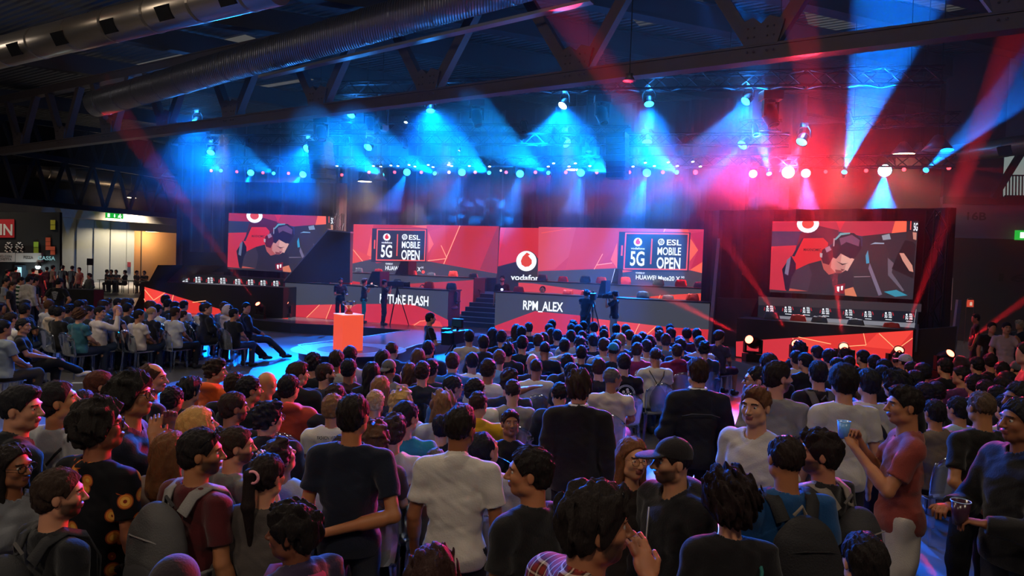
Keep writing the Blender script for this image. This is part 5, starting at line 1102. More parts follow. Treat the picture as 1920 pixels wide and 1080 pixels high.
def body_mesh(P_, res, hres, face, hands, beard=0, zcut=0.0):
    key = ('body', P_.key, res, hres, face, bool(hands), beard, zcut)
    if key in BCACHE: return BCACHE[key]
    f = Field(*pose_axes(P_, res, hres, hands=hands, zlo=zcut - .03)); torso(f, P_, -.016)
    for sh, e, h, d, nm, sx in P_.arm:
        m = .86 if P_.fem else 1; f.cap(sh, e, .047 * m, .039 * m, .03); f.cap(e, h, .04 * m, .026 * m, .015); f.cap(e + (h - e) * .2, e + (h - e) * .45, .043 * m, .038 * m, .02); hand(f, (sh, e, h, d, nm, sx), bool(hands and sx in hands), sx)
    for hip, kn, an in P_.leg:
        f.cap(hip, kn, .082, .054, .04); f.cap(kn, an, .052, .036, .03); f.ell(kn * .7 + an * .3 + V3(0, -.015, 0), (.05, .055, .1), None, .03)
        ft = V3(0, 1, 0) if an[2] < .2 else V3(-.2, .9, .2); f.cap(an + V3(0, -.03, -.05), an + ft * .13 + V3(0, 0, -.058), .033, .026, .03)
    f.cap(P_.nb + V3(0, -.012, -.03), P_.H(0, -.03, -.045), .056 if not P_.fem else .047, .053 if not P_.fem else .045, .035); f.cap(P_.nb + V3(0, .01, -.02), P_.H(0, .0, -.06), .045, .042, .03)
    head_prims(f, P_, face); V, Q = f.mesh()
    c = V[Q].mean(1); q = (c - P_.hc) @ P_.HM; mi = np.zeros(len(Q), int)
    near = (q ** 2).sum(1) < .15 ** 2
    if face:
        x, y, z = q.T; ax_ = np.abs(x)
        mi[near & (y > .084) & (ax_ < .025) & (z < -.046) & (z > -.072)] = 1
        mi[near & (y > .07) & (ax_ > .012) & (ax_ < .05) & (z > .021 + .1 * (.035 - np.abs(ax_ - .03))) & (z < .031 + .08 * (.035 - np.abs(ax_ - .03)))] = 2
    if beard:
        x, y, z = q.T; ax_ = np.abs(x); m_ = near & (z < -.042 + .3 * np.clip(ax_ - .045, 0, .04)) & (y > .002 + 1.3 * np.clip(-.072 - z, 0, 1)) & (z > -.12) & (mi == 0) & (np.abs(x) < .09) & ~((z > -.05) & (ax_ < .03) & (y > .09)) & (((z < -.045) | (ax_ > .035)))
        pass
    me = to_mesh('body', V, Q, [SKIN, LIPS, BROW], mi)
    if beard:
        q = (V - P_.hc) @ P_.HM; x, y, z = q.T; ax_ = np.abs(x); st_ = lambda v, w_: np.clip(v / w_ + .5, 0, 1)
        m_ = st_(-.04 + .5 * np.clip(ax_ - .04, 0, .05) - z, .016) * st_(y - (.004 + 1.1 * np.clip(-.07 - z, 0, 1)), .02) * st_(z + .112, .02) * ((q ** 2).sum(1) < .16 ** 2)
        m_ = m_ * (1 - .9 * np.exp(-(x ** 2 / .022 ** 2 + (z + .056) ** 2 / .01 ** 2)) * (y > .07))
        at = me.attributes.new('stubble', 'FLOAT', 'POINT'); at.data.foreach_set('value', m_.astype(np.float32))
    BCACHE[key] = me; return me
def top_mesh(P_, res, kind, mat, seed=0, zcut=None):
    """kind: tee, long, hoodie, jacket, polo, tank"""
    key = ('top', P_.key, res, kind, mat.name, seed % 3)
    if key in BCACHE: return BCACHE[key]
    t = {'tee': .016, 'long': .016, 'hoodie': .028, 'jacket': .028, 'polo': .016, 'tank': .012}[kind]; lng = kind in ('long', 'hoodie', 'jacket')
    ax = pose_axes(P_, res, res, head=False, zlo=P_.pel[2] - .2, zhi=P_.nb[2] + .16); f = Field(*ax); torso(f, P_, t)
    hem = P_.pel[2] - (.1 if not P_.seat else .04)
    f.noise(.008 if kind != 'polo' else .006, 26, 11 + seed % 3, (1.2, .6, .5)); f.noise(.0035, 62, 31 + seed % 3, (.5, .5, 1.6)); 
    f.ell(P_.pel + V3(0, 0, -.06), (.172 + t + P_.fat * .8, .122 + t + P_.fat * .6, .15), None, .05)
    f.plane((0, 0, hem), (0, 0, -1))
    g = Field(*ax)
    for sh, e, h, d, nm, sx in P_.arm:
        if kind == 'tank': continue
        if lng: g.cap(sh, e, .051 + t, .046 + t, .03); g.cap(e, h - d * .01, .047 + t, .032 + t * .8, .02)
        else:
            q = sh + (e - sh) * .72; g.cap(sh, sh + (e - sh) * .8, .05 + t, .051 + t, .02)
    if kind != 'tank':
        g.noise(.007, 40, 5 + seed % 3)
        for sh, e, h, d, nm, sx in P_.arm:     # clean sleeve ends
            u = (h - e) if lng else (e - sh); u = u / np.linalg.norm(u); c = h if lng else sh + (e - sh) * .68
            x, y, z = np.meshgrid(g.X, g.Y, g.Z, indexing='ij', sparse=True); pl = (x - c[0]) * u[0] + (y - c[1]) * u[1] + (z - c[2]) * u[2]
            near = ((x - c[0]) ** 2 + (y - c[1]) ** 2 + (z - c[2]) ** 2) < .17 ** 2
            g.F = np.where(near, np.maximum(g.F, pl), g.F).astype(np.float32)
        k = .035; hh = np.maximum(k - np.abs(f.F - g.F), 0) / k; f.F = np.minimum(f.F, g.F) - hh * hh * k * .25
    r = .06 if not P_.fem else .052
    a = P_.nb + V3(0, -.012, -.03); b = P_.H(0, -.03, -.045)
    if kind in ('polo', 'jacket'): f.cap(a + V3(0, 0, .03), a + (b - a) * .22, r + .026, r + .014, .01); f.cap(a + V3(0, .02, .02), a + (b - a) * 1.4 + V3(0, .05, 0), r + .004, r + .012, .004, True)
    elif kind == 'hoodie': f.ell(P_.nb + V3(0, -.085, .015), (.13, .075, .055), RX(R_(-20)), .04); f.cap(a + V3(0, .02, .02), a + (b - a) * 1.6, r + .012, r + .03, .01, True)
    else: f.cap(a + V3(0, .012, .0), a + (b - a) * 1.5 + V3(0, .02, 0), r + .008, r + .03, .004, True)
    V, Q = f.mesh(); me = to_mesh('top', V, Q, [mat]); BCACHE[key] = me; return me
def legs_mesh(P_, res, shorts, mat):
    key = ('legs', P_.key, res, shorts, mat.name)
    if key in BCACHE: return BCACHE[key]
    f = Field(*pose_axes(P_, res, res, head=False, zhi=P_.pel[2] + .16)); t = .014 if not shorts else .024
    f.ell(P_.pel, (.156 + t * .2 + P_.fat * .7, .111 + t * .2 + P_.fat * .5, .12), None, .05)
    for hip, kn, an in P_.leg:
        e = hip + (kn - hip) * (1 if not shorts else .93); f.cap(hip, e, .078 + t, .062 + t * 1.2, .04)
        if not shorts: f.cap(kn, an + (kn - an) * .06, .062 + t, .046 + t, .03)
    f.noise(.006, 30, 3); x, y, z = np.meshgrid(f.X, f.Y, f.Z, indexing='ij', sparse=True); f.F = np.maximum(f.F, (z - P_.pel[2] - (.03 if not P_.seat else np.clip((y - .06) * 3, 0, 1))).astype(np.float32))
    V, Q = f.mesh(); me = to_mesh('trousers', V, Q, [mat]); BCACHE[key] = me; return me
def shoe_mesh(P_, i, res):
    key = ('shoe', P_.key, i, res)
    if key in BCACHE: return BCACHE[key]
    an = P_.leg[i][2]; ft = V3(0, 1, 0) if an[2] < .2 else V3(-.2, .95, .1); c = an
    lo = np.minimum(c, c + ft * .2) - .09; hi = np.maximum(c, c + ft * .2) + .09; f = Field(axis(lo[0], hi[0], res), axis(lo[1], hi[1], res), axis(lo[2] - .03, hi[2], res))
    f.cap(c + V3(0, -.035, -.045), c + ft * .14 + V3(0, 0, -.052), .042, .034, .03); f.cap(c + V3(0, -.03, 0), c + V3(0, -.02, -.04), .045, .045, .03); f.plane(c + V3(0, 0, .03), (0, 0, 1))
    if an[2] < .2: f.plane(c + V3(0, 0, -.089), (0, 0, -1))
    V, Q = f.mesh(); me = to_mesh('shoe', V, Q, [SHOE]); BCACHE[key] = me; return me
def hair_mesh(style, res, seed=0):
    """in the head's own frame (x right, y forward, z up)"""
    key = ('hair', style, res, seed % 4)
    if key in BCACHE: return BCACHE[key]
    f = Field(axis(-.2, .2, res), axis(-.26 if style in ('pony', 'bun') else -.2, .19, res), axis(-.42 if style in ('long', 'longc', 'pony') else -.2, .2, res))
    t = {'buzz': .005, 'short': .014, 'quiff': .012, 'curly': .034, 'afro': .055, 'messy': .015, 'ring': .009, 'long': .013, 'longc': .026, 'pony': .013, 'bun': .013, 'bob': .026, 'swept': .016, 'mess2': .021}[style]
    f.ell((0, -.014, .03), (.077 + t, .098 + t, .091 + t), None, .01)
    if style in ('quiff', 'swept'): f.ell((0, .035, .098), (.052, .062, .034), None, .03)
    if style in ('messy', 'mess2'): f.ell((.01, .02, .1), (.065, .07, .035), None, .03)
    if style in ('short', 'messy', 'mess2', 'curly', 'bob', 'afro'): f.ell((0, -.06, -.03), (.062 + t * .6, .045 + t * .5, .05), None, .03)
    amp, fr = {'curly': (.013, 120), 'afro': (.016, 110), 'messy': (.009, 110), 'mess2': (.012, 90), 'longc': (.014, 70)}.get(style, (.0035, 160)); f.noise(amp, fr, seed % 4 + 20)
    if res < .006: f.noise(.0022, 330, 7, (1, 1, .3))
    # hairline cuts
    x, y, z = np.meshgrid(f.X, f.Y, f.Z, indexing='ij', sparse=True)
    off = .0278 + {'bob': .008, 'messy': .012, 'mess2': .016, 'curly': .016, 'afro': .02, 'long': -.014, 'longc': -.01}.get(style, 0)
    A = .825 * y - .565 * z - off + 1.2 * np.maximum(np.abs(x) - .06, 0) * 0; B = .417 * y - .909 * z - (.0356 + {'curly': .02, 'afro': .03, 'messy': .012, 'mess2': .02, 'bob': .035, 'short': .004}.get(style, 0) - (.012 if style in ('buzz', 'quiff') else 0))
    cut = np.maximum(A, B).astype(np.float32)
    if style in ('long', 'longc'): cut = np.maximum(cut, (.014 - np.sqrt(x ** 2 + (z - .135) ** 2) + 0 * y).astype(np.float32))
    if style == 'ring': cut = np.maximum(cut, (.062 - np.sqrt(x ** 2 + (y - .03) ** 2 * .8 + (z - .1) ** 2)).astype(np.float32))
    ear = (.034 - np.sqrt((np.abs(x) - .09) ** 2 + (y - .004) ** 2 + (z + .012) ** 2)).astype(np.float32)
    if style in ('buzz', 'short', 'quiff', 'ring', 'swept', 'pony', 'bun'): cut = np.maximum(cut, ear)
    f.F = np.maximum(f.F, cut)
    if style in ('long', 'longc'):
        g = Field(f.X, f.Y, f.Z); g.cap((0, -.05, .03), (0, -.085, -.22), .085, .075, .02)
        for sx in (-1, 1): g.cap((sx * .07, -.02, .02), (sx * .08, -.03, -.2), .034, .03, .03); g.cap((sx * .08, -.03, -.2), (sx * .075, -.02, -.33), .03, .014, .02)
        g.cap((0, -.085, -.22), (0, -.09, -.36), .07, .03, .03); g.noise(.012 if style == 'longc' else .006, 60 if style == 'longc' else 90, 3, (1, 1, .25)); f.F = np.minimum(f.F, g.F)
    if style == 'pony':
        f.cap((0, -.1, .05), (0, -.135, .045), .024, .026, .02); f.cap((0, -.135, .045), (.01, -.15, -.12), .03, .034, .02); f.cap((.01, -.15, -.12), (.0, -.12, -.34), .034, .012, .02)
    if style == 'bun': f.ell((0, -.1, .1), (.035, .035, .03), None, .015)
    V, Q = f.mesh(); me = to_mesh('hair', V, Q, [HAIR]); BCACHE[key] = me; return me
def cap_mesh(style, res, mat):
    key = ('cap', style, res, mat.name)
    if key in BCACHE: return BCACHE[key]
    f = Field(axis(-.13, .13, res), axis(-.2, .24, res), axis(-.14, .17, res))
    if style == 'hood':
        f.ell((0, -.03, .005), (.105, .125, .135), None, .01); f.ell((0, .1, -.02), (.078, .1, .11), None, .02, True); f.noise(.005, 40, 2)
    elif style == 'beanie': f.ell((0, -.014, .035), (.088, .108, .102), None, .01); f.plane((0, 0, .015), (0, .2, -1))
    else:
        f.ell((0, -.012, .04), (.086, .106, .092), None, .01); f.plane((0, 0, .03), (0, .12, -1)); s_ = -1 if style == 'back' else 1
        if style != 'back': f.ell((0, .12, .04), (.075, .09, .011), RX(R_(-6 if style != 'up' else 10)), .006)
        else: f.ell((0, -.12, .02), (.065, .07, .011), RX(R_(18)), .006)
        f.ell((0, -.012, .133), (.009, .009, .005), None, .004)
    V, Q = f.mesh(); me = to_mesh('cap', V, Q, [mat]); BCACHE[key] = me; return me
def mesh_obj(name, me, parent, col=None, M=None):
    o = bpy.data.objects.new(name, me); COL.objects.link(o); o.parent = parent
    if col: o.color = lin(col)
    if M is not None: o.matrix_local = M
    return o
def head_mat(P_):
    M = Matrix.Identity(4)
    for i in range(3):
        for j in range(3): M[i][j] = P_.HM[i][j]
        M[i][3] = P_.hc[i]
    return M
def person(loc, rz, P_, label, scale=1.0, hair='short', hc='1c1512', top='tee', tc='222226', tmat=None, legs='2a2c34', shorts=False, skin='b98062', shoe='2a2a2c', lod=1, group=None, cap=None, capc='222226', glasses=False, beard=0, face=None, hands=None, zcut=0.0, seed=0, cat='person', hs=1.0, eyes=None, name='person'):
    root = empty(name, loc, R_(rz)); root.scale = (scale,) * 3; tag(root, label, cat, group)
    res, hres = {0: (.022, .013), 1: (.017, .0095), 2: (.0125, .0058), 3: (.0105, .0045)}[lod]
    face = (lod >= 2) if face is None else face
    b = mesh_obj('body', body_mesh(P_, res, hres, face, hands, beard, zcut), root, skin)
    mesh_obj('shirt' if top in ('tee', 'polo', 'tank', 'long') else top, top_mesh(P_, {0: .02, 1: .015, 2: .0105, 3: .009}[lod], top, tmat or CLOTH, seed), root, tc)
    mesh_obj('shorts' if shorts else 'trousers', legs_mesh(P_, max(res, .017), shorts, DENIM), root, legs)
    for i in (0, 1): mesh_obj('shoe', shoe_mesh(P_, i, .014), root, shoe)
    HMt = head_mat(P_)
    if hair and hair != 'bald':
        mesh_obj('hair', hair_mesh(hair, {0: .011, 1: .0085, 2: .0055, 3: .0042}[lod], seed), root, hc, HMt @ Matrix.Diagonal((hs, hs, hs, 1)))
    if cap: mesh_obj('hood' if cap == 'hood' else 'cap', cap_mesh(cap, {0: .012, 1: .009, 2: .006, 3: .005}[lod], CLOTH), root, capc, HMt)
    if face and (eyes if eyes is not None else True):
        for sx in (-1, 1):
            mb = MB(); mb.ball((0, 0, 0), .0125, EYEW, 8); mb.ball((0, .0078, 0), .0062, EYED, 6); o = mb.build('eye', smooth=True); o.parent = root; o.matrix_local = HMt @ Matrix.Translation((sx * .031, .0735, .006))
    if glasses:
        mb = MB(); gm = pbr('glasses_frame', '1a1412', .3, .3) if glasses != 'gold' else pbr('glasses_gold', 'a07848', .25, .9)
        for sx in (-1, 1):
            mb.tube([(sx * .033 + .025 * math.cos(a), .103, .004 + .021 * math.sin(a)) for a in [k * math.pi / 8 for k in range(17)]], .0018 if glasses == 'gold' else .0028, gm, 5)
            mb.tube([(sx * .057, .102, .01), (sx * .075, .06, .012), (sx * .083, -.005, .01)], .0018, gm, 5)
        mb.tube([(-.009, .106, .006), (.009, .106, .006)], .0018, gm, 5)
        o = mb.build('glasses', smooth=True); o.parent = root; o.matrix_local = HMt
    return root
def depth_s(px, py, top_z): 
    y0 = 495 + .0349 * (px - 960); return (py - y0) / (CAMZ - top_z)
def place(px, py, Y, ground=0.0):
    """plan point for a head seen at px,py at depth Y; returns location and the head-top height"""
    p = P(px, py, Y); return Vector((p.x, p.y, ground)), p.z - ground
# ---------------------------------------------------------------- chairs
CLR = bpy.data.materials.new('clear_plastic'); CLR.use_nodes = True; nt = CLR.node_tree; nt.nodes.remove(nt.nodes['Principled BSDF'])
t_ = nt.nodes.new('ShaderNodeBsdfTransparent'); t_.inputs[0].default_value = (.78, .84, .9, 1); g_ = nt.nodes.new('ShaderNodeBsdfGlossy'); g_.inputs[0].default_value = (.9, .95, 1, 1); g_.inputs['Roughness'].default_value = .12
lw = nt.nodes.new('ShaderNodeLayerWeight'); lw.inputs[0].default_value = .35; mx = nt.nodes.new('ShaderNodeMixShader'); ma = nt.nodes.new('ShaderNodeMath'); ma.operation = 'MULTIPLY_ADD'; ma.inputs[1].default_value = .7; ma.inputs[2].default_value = .2
nt.links.new(lw.outputs['Fresnel'], ma.inputs[0]); nt.links.new(ma.outputs[0], mx.inputs[0]); nt.links.new(t_.outputs[0], mx.inputs[1]); nt.links.new(g_.outputs[0], mx.inputs[2]); nt.links.new(mx.outputs[0], nt.nodes['Material Output'].inputs['Surface'])
CH = {}
def chair_parts():
    def sheet(pts_fn, nu, nv, th):
        V = []; F = []
        for s_ in (0, 1):
            for i in range(nu + 1):
                for j in range(nv + 1): V.append(pts_fn(i / nu, j / nv, s_ * th))
        W = (nu + 1) * (nv + 1); ix = lambda i, j, s_: s_ * W + i * (nv + 1) + j
        for i in range(nu):
            for j in range(nv): F.append((ix(i, j, 0), ix(i + 1, j, 0), ix(i + 1, j + 1, 0), ix(i, j + 1, 0))); F.append((ix(i, j, 1), ix(i, j + 1, 1), ix(i + 1, j + 1, 1), ix(i + 1, j, 1)))
        for i in range(nu): F.append((ix(i, 0, 0), ix(i, 0, 1), ix(i + 1, 0, 1), ix(i + 1, 0, 0))); F.append((ix(i, nv, 0), ix(i + 1, nv, 0), ix(i + 1, nv, 1), ix(i, nv, 1)))
        for j in range(nv): F.append((ix(0, j, 0), ix(0, j + 1, 0), ix(0, j + 1, 1), ix(0, j, 1))); F.append((ix(nu, j, 0), ix(nu, j, 1), ix(nu, j + 1, 1), ix(nu, j + 1, 0)))
        return V, F
    seat = MB(); V, F = sheet(lambda u, v, t: ((u - .5) * (.38 + .05 * v), (v - .42) * .42, .425 + t - .018 * (1 - (2 * u - 1) ** 2) * (1 - (2 * v - 1) ** 2)), 8, 8, .022); seat.mesh(V, F, CLR)
    back = MB(); V, F = sheet(lambda u, v, t: ((u - .5) * (.36 + .05 * math.sin(v * 3)), -.19 - .1 * v - t - .05 * (2 * u - 1) ** 2 * -1 - .03, .44 + (.47 - .1 * (2 * u - 1) ** 2 * (v > .85)) * v), 10, 8, .016); back.mesh(V, F, CLR)
    out = [('seat', seat), ('backrest', back)]
    for sx, sy in ((-1, -1), (1, -1), (-1, 1), (1, 1)):
        m = MB(); m.tube([(sx * .17, sy * .17 - (.02 if sy < 0 else -.02), .43), (sx * .19, sy * .19 - .02, .2), (sx * .2, sy * .21 - .03, 0)], [.026, .02, .015], CLR, 6); out.append(('leg', m))
    return out
for nm, m in chair_parts(): CH.setdefault(nm, []).append(m)
def chair(loc, rz, label, group, parts=True):
    if 'meshes' not in CH:
        CH['meshes'] = []
        for nm in ('seat', 'backrest', 'leg'):
            for m in CH[nm]:
                o = m.build(nm, smooth=(nm != 'leg')); CH['meshes'].append((nm, o.data)); bpy.data.objects.remove(o)
        al = MB()
        for nm in ('seat', 'backrest', 'leg'):
            for m in CH[nm]: al.mesh(m.v, m.f, CLR)
        o = al.build('ghost_chair'); CH['all'] = o.data; bpy.data.objects.remove(o)
    if parts:
        e = empty('ghost_chair', loc, rz); tag(e, label, 'chair', group)
        for nm, me in CH['meshes']: mesh_obj(nm, me, e)
    else:
        e = bpy.data.objects.new('ghost_chair', CH['all']); COL.objects.link(e); e.location = loc; e.rotation_euler = (0, 0, rz); tag(e, label, 'chair', group)
    return e
# ================================================================ THE CROWD
BK = '151318'; DB = '2a1c14'; BR = '4a2f1c'; LB = '7a5634'; BL = 'b08a52'; GR = '55504c'
def stand(px, py, s, rz, P_, label, **k):
    """s = pixels per metre at the person, measured on head and shoulders"""
    Y = FPX / s; p = P(px, py, Y); h = p.z; nat = (P_.hc[2] + .135); sc_ = max(.86, min(1.12, h / nat))
    if abs(h / nat - sc_) > .004:   # keep the head on its pixel by moving in depth instead
        q = G(px, py, nat * sc_); p = q
    off = RZ(R_(rz)) @ P_.hc * sc_; k.setdefault('lod', 2)
    return person((p.x - off[0], p.y - off[1], k.pop('ground', 0)), rz, P_, label, scale=sc_, **k)
rg = random.Random(11)
SKINS = ['b98062', 'c08a6a', 'a87050', 'c4906e', 'b07a5a', '9a6446']
GPOSE = {}
def seat(px, py, hair, hc, top, tc, hy, label, group=None, rz=6, L='lap', R='lap', hp=0, legs='n', ch=1, nat=None, base=0.0, **k):
    P_ = Pose(seat=True, L=L, R=R, hy=hy, hp=hp, legs=legs, lean=k.pop('lean', 0), fem=k.pop('fem', False), fat=k.pop('fat', 0), twist=k.pop('twist', 0)); topz = P_.hc[2] + .13; h = k.pop('h', rg.uniform(.97, 1.03))
    q = G(px, py, topz * h + base); off = RZ(R_(rz)) @ P_.hc * h; s = FPX / q.y; k.setdefault('lod', 2 if s > 150 else (1 if s > 95 else 0)); k.setdefault('skin', SKINS[int(px * 7 + py) % 6]); k.setdefault('legs', ['23252e', '2a3348', '1c1c20', '2c3a55', '3a3630'][int(px * 3 + py) % 5])
    loc = (q.x - off[0], q.y - off[1], base)
    o = person(loc, rz, P_, label, scale=h, hair=hair, hc=hc, top=top, tc=tc, group=group, seed=int(px), **k)
    if ch: CHAIRS.append((o, rz, ch, px, py))
    return o
CHAIRS = []
# --- left block, near row with see-through chairs (front to back), facing the stage
LR = dict(rz=-22)
seat(45, 597, 'short', BK, 'tee', '0e0e10', -30, 'person in black T-shirt and blue jeans sitting cross-legged at the left edge row end', rz=-62, legs='cross', ch=2, shoe='d8d0c0', R='clasp', L='clasp', h=1.0, lod=2)
for a in [
 (22, 585, 'short', DB, 'tee', 'c8c4c0', -10, 'person in a white T-shirt seated left of the man in black with crossed legs'),
 (8, 600, 'short', BK, 'tee', '7d8894', -20, 'person in a pale T-shirt cut by the left edge, seated low'),
 (21, 566, 'short', DB, 'tee', '1a1a1e', -70, 'seated person turning to the right, sunglasses strap on head, near the left edge'),
 (38, 568, 'short', BK, 'tee', '202228', -15, 'dark haired seated person behind the white shirt at far left'),
 (63, 569, 'short', BK, 'tee', '1c2622', 0, 'seated person in a dark green black T-shirt left of the beige hoodie'),
 (95, 572, 'short', BK, 'hoodie', 'b5a696', 0, 'seated person in a beige hoodie seen from behind on a clear chair'),
 (113, 574, 'short', BK, 'tee', '121216', 0, 'broad seated person in a black T-shirt right of the beige hoodie'),
 (151, 578, 'curly', BR, 'tee', '2e5f6c', -5, 'curly light brown haired seated person in a teal T-shirt'),
 (219, 571, 'bald', BR, 'tank', '1c1a20', 0, 'bald seated person in a dark sleeveless top beside the orange jacket'),
 (262, 580, 'short', BK, 'tee', 'b9aea4', -40, 'seated person in a grey white T-shirt with head bent down right'),
 (286, 575, 'buzz', 'a07c50', 'long', '161418', -15, 'blonde short haired seated person in a black long sleeved top'),
 (307, 569, 'short', BK, 'tee', 'b8bcbe', 0, 'seated person in a light T-shirt behind the blonde one in black'),
 (326, 584, 'short', BK, 'tee', '26343a', -60, 'small seated child in a dark teal T-shirt looking right'),
 (352, 581, 'short', DB, 'tee', '34424a', -30, 'small seated child in a grey blue T-shirt and jeans'),
 (369, 569, 'short', BK, 'tee', 'b9b0aa', 0, 'seated person in an off-white T-shirt left of the man in black hoodie'),
 (393, 568, 'short', DB, 'hoodie', '15151a', -50, 'seated person in a black hoodie and jeans leaning forward near the row end'),
 (463, 567, 'short', BK, 'jacket', '14161c', -60, 'last seated person of the left block in a dark jacket, legs stretched forward')]:
    kw = dict(LR); kw['ch'] = 2
    if a[0] in (326, 352): kw['h'] = .86
    if a[0] == 463: kw.update(legs='out', rz=-58, hy=None); kw.pop('hy')
    if a[0] == 393: kw.update(rz=-48, legs='n', lean=.06)
    seat(*a, **kw)
seat(188, 574, 'quiff', BK, 'long', 'c2b8b2', -60, 'seated person in a light grey sweater turning back right with raised hand', rz=-35, R='up', L='out', ch=2, face=True, lod=2)
seat(427, 571, 'short', BK, 'hoodie', 'b7a8a8', -30, 'seated person in a pale hoodie with the hood up', rz=-45, legs='out', ch=2, cap='hood', capc='b7a8a8')
lg = 'seated spectators with blue lit heads deep in the left block'; ll_ = 'dark seated spectator with blue lit head deep in the left audience block'
for i, (x, y) in enumerate([(141, 571), (155, 573), (168, 572), (176, 562), (198, 562), (210, 560), (222, 559), (232, 559), (240, 568), (250, 560), (262, 563), (275, 563), (300, 561), (330, 575), (322, 566), (407, 567), (153, 563), (187, 563), (52, 562), (78, 562), (5, 570), (287, 563), (440, 578), (380, 565)]):
    seat(x, y, 'short' if i % 5 else 'messy', [BK, DB, BK, BR][i % 4], 'tee', ['1c2430', 'a8aab0', '22262e', '5a6a78', '14161c', '30465a'][i % 6], [0, -20, -35, 10][i % 4], ll_, group=lg, rz=-25, ch=1 if y > 566 else 0)
seat(312, 553, 'short', BK, 'tee', '1a1c22', -20, 'taller seated person before the red left wing panel', rz=-25, h=1.06); seat(343, 563, 'short', BK, 'tee', 'c8ccd0', -10, 'seated person in a black and white shirt before the red left wing panel', rz=-25)
# --- standing people behind the left block
for a in [(12, 521, 66, -60, 'tee', '8a8e94', 'standing person in a grey T-shirt at the far left edge, looking right', BK, None), (40, 519, 64, -50, 'polo', 'd8d8cc', 'standing person in a green and white striped shirt', BK, STRIPES), (56, 517, 65, -15, 'jacket', 'b8b2ac', 'standing person in a light grey jacket beside the striped shirt', BK, None),
          (67, 520, 62, -30, 'tee', '18202c', 'standing person in dark blue behind the light jacket', BK, None), (112, 521, 68, 0, 'tee', '101014', 'standing person in a black T-shirt with white back print, hands on hips', BK, None), (24, 528, 62, -70, 'tee', '1c1a1e', 'standing person in black behind the grey T-shirt at far left', DB, None)]:
    x, y, s, rz, top, tc, lb, hc, tm = a; stand(x, y, s, rz, Pose(L='hip' if x == 112 else 'down', R='hip' if x == 112 else 'cross' if x in (12, 40) else 'down', hy=-20, hp=10), lb, top=top, tc=tc, tmat=tm, hc=hc, lod=1)
q = [o for o in COL.objects if o.get('label', '').startswith('standing person in a black T-shirt with white back')][0]
mb = MB(); WP = pbr('print_white', 'c8ccd0', .7)
for k in range(7): mb.tube([(-.09 + .01 * k, -.155, 1.36 - .035 * k), (0, -.16, 1.385 - .035 * k), (.09 - .01 * k, -.155, 1.36 - .035 * k)], .006, WP, 4)
o = mb.build('shirt_print'); o.parent = q
far = [(88, 500, 38, '4a3038'), (100, 497, 38, '6a5550'), (118, 497, 37, '1c2028'), (136, 498, 37, '20242c'), (148, 501, 38, '7a4a44'), (15, 505, 40, '15151a'), (62, 503, 40, '1a181c'), (76, 505, 38, '222228'), (30, 500, 38, '2c2c30')]
for i, (x, y, s, c) in enumerate(far): stand(x, y, s, [20, -30, 0, -10, 160, -40, 30, 0, 10][i], Pose(hy=0), 'distant standing visitor queuing at the food stand, far left', group='visitors queuing at the food stand', tc=c, lod=0, hc=BK)
stand(167, 512, 46, 150, Pose(L='down', R='hold', hy=-30), 'distant standing person in dark jacket with white lanyard, left background', top='jacket', tc='343a38', lod=1, hc=BK)
for i, (x, y) in enumerate([(200, 513), (209, 513), (218, 512), (235, 513), (256, 512), (271, 511)]):
    qd = P(x, y, 42); P_ = Pose(seat=True, L='phone', R='lap', hy=0); person((qd.x, qd.y, 0), [-60, 170, 180, 100, -90, 170][i], P_, 'distant visitor sitting at a table before the pale wall', group='visitors at the far tables', tc=['1c2226', '202428', '2a3a48', '1a1c20', '4a4a40', '1c1c22'][i], lod=0, hc=BK)
for i, (x, y) in enumerate([(208, 541), (243, 541), (262, 540)]):
    qd = P(x, 520, 41.2); e = empty('bistro_table', (qd.x, qd.y, 0)); tag(e, 'plain grey table with visitors in the far left background', 'table', 'tables in the far left background')
    mb = MB(); mb.box((0, 0, .74), (1.2, .7, .03), pbr('table_grey', '6a6c6a', .5)); kid(mb.build('top'), e)
    for sx in (-.5, .5):
        for sy in (-.28, .28): mb = MB(); mb.tube([(sx, sy, 0), (sx, sy, .73)], .02, pbr('table_leg', '3a3a3c')); kid(mb.build('leg'), e)
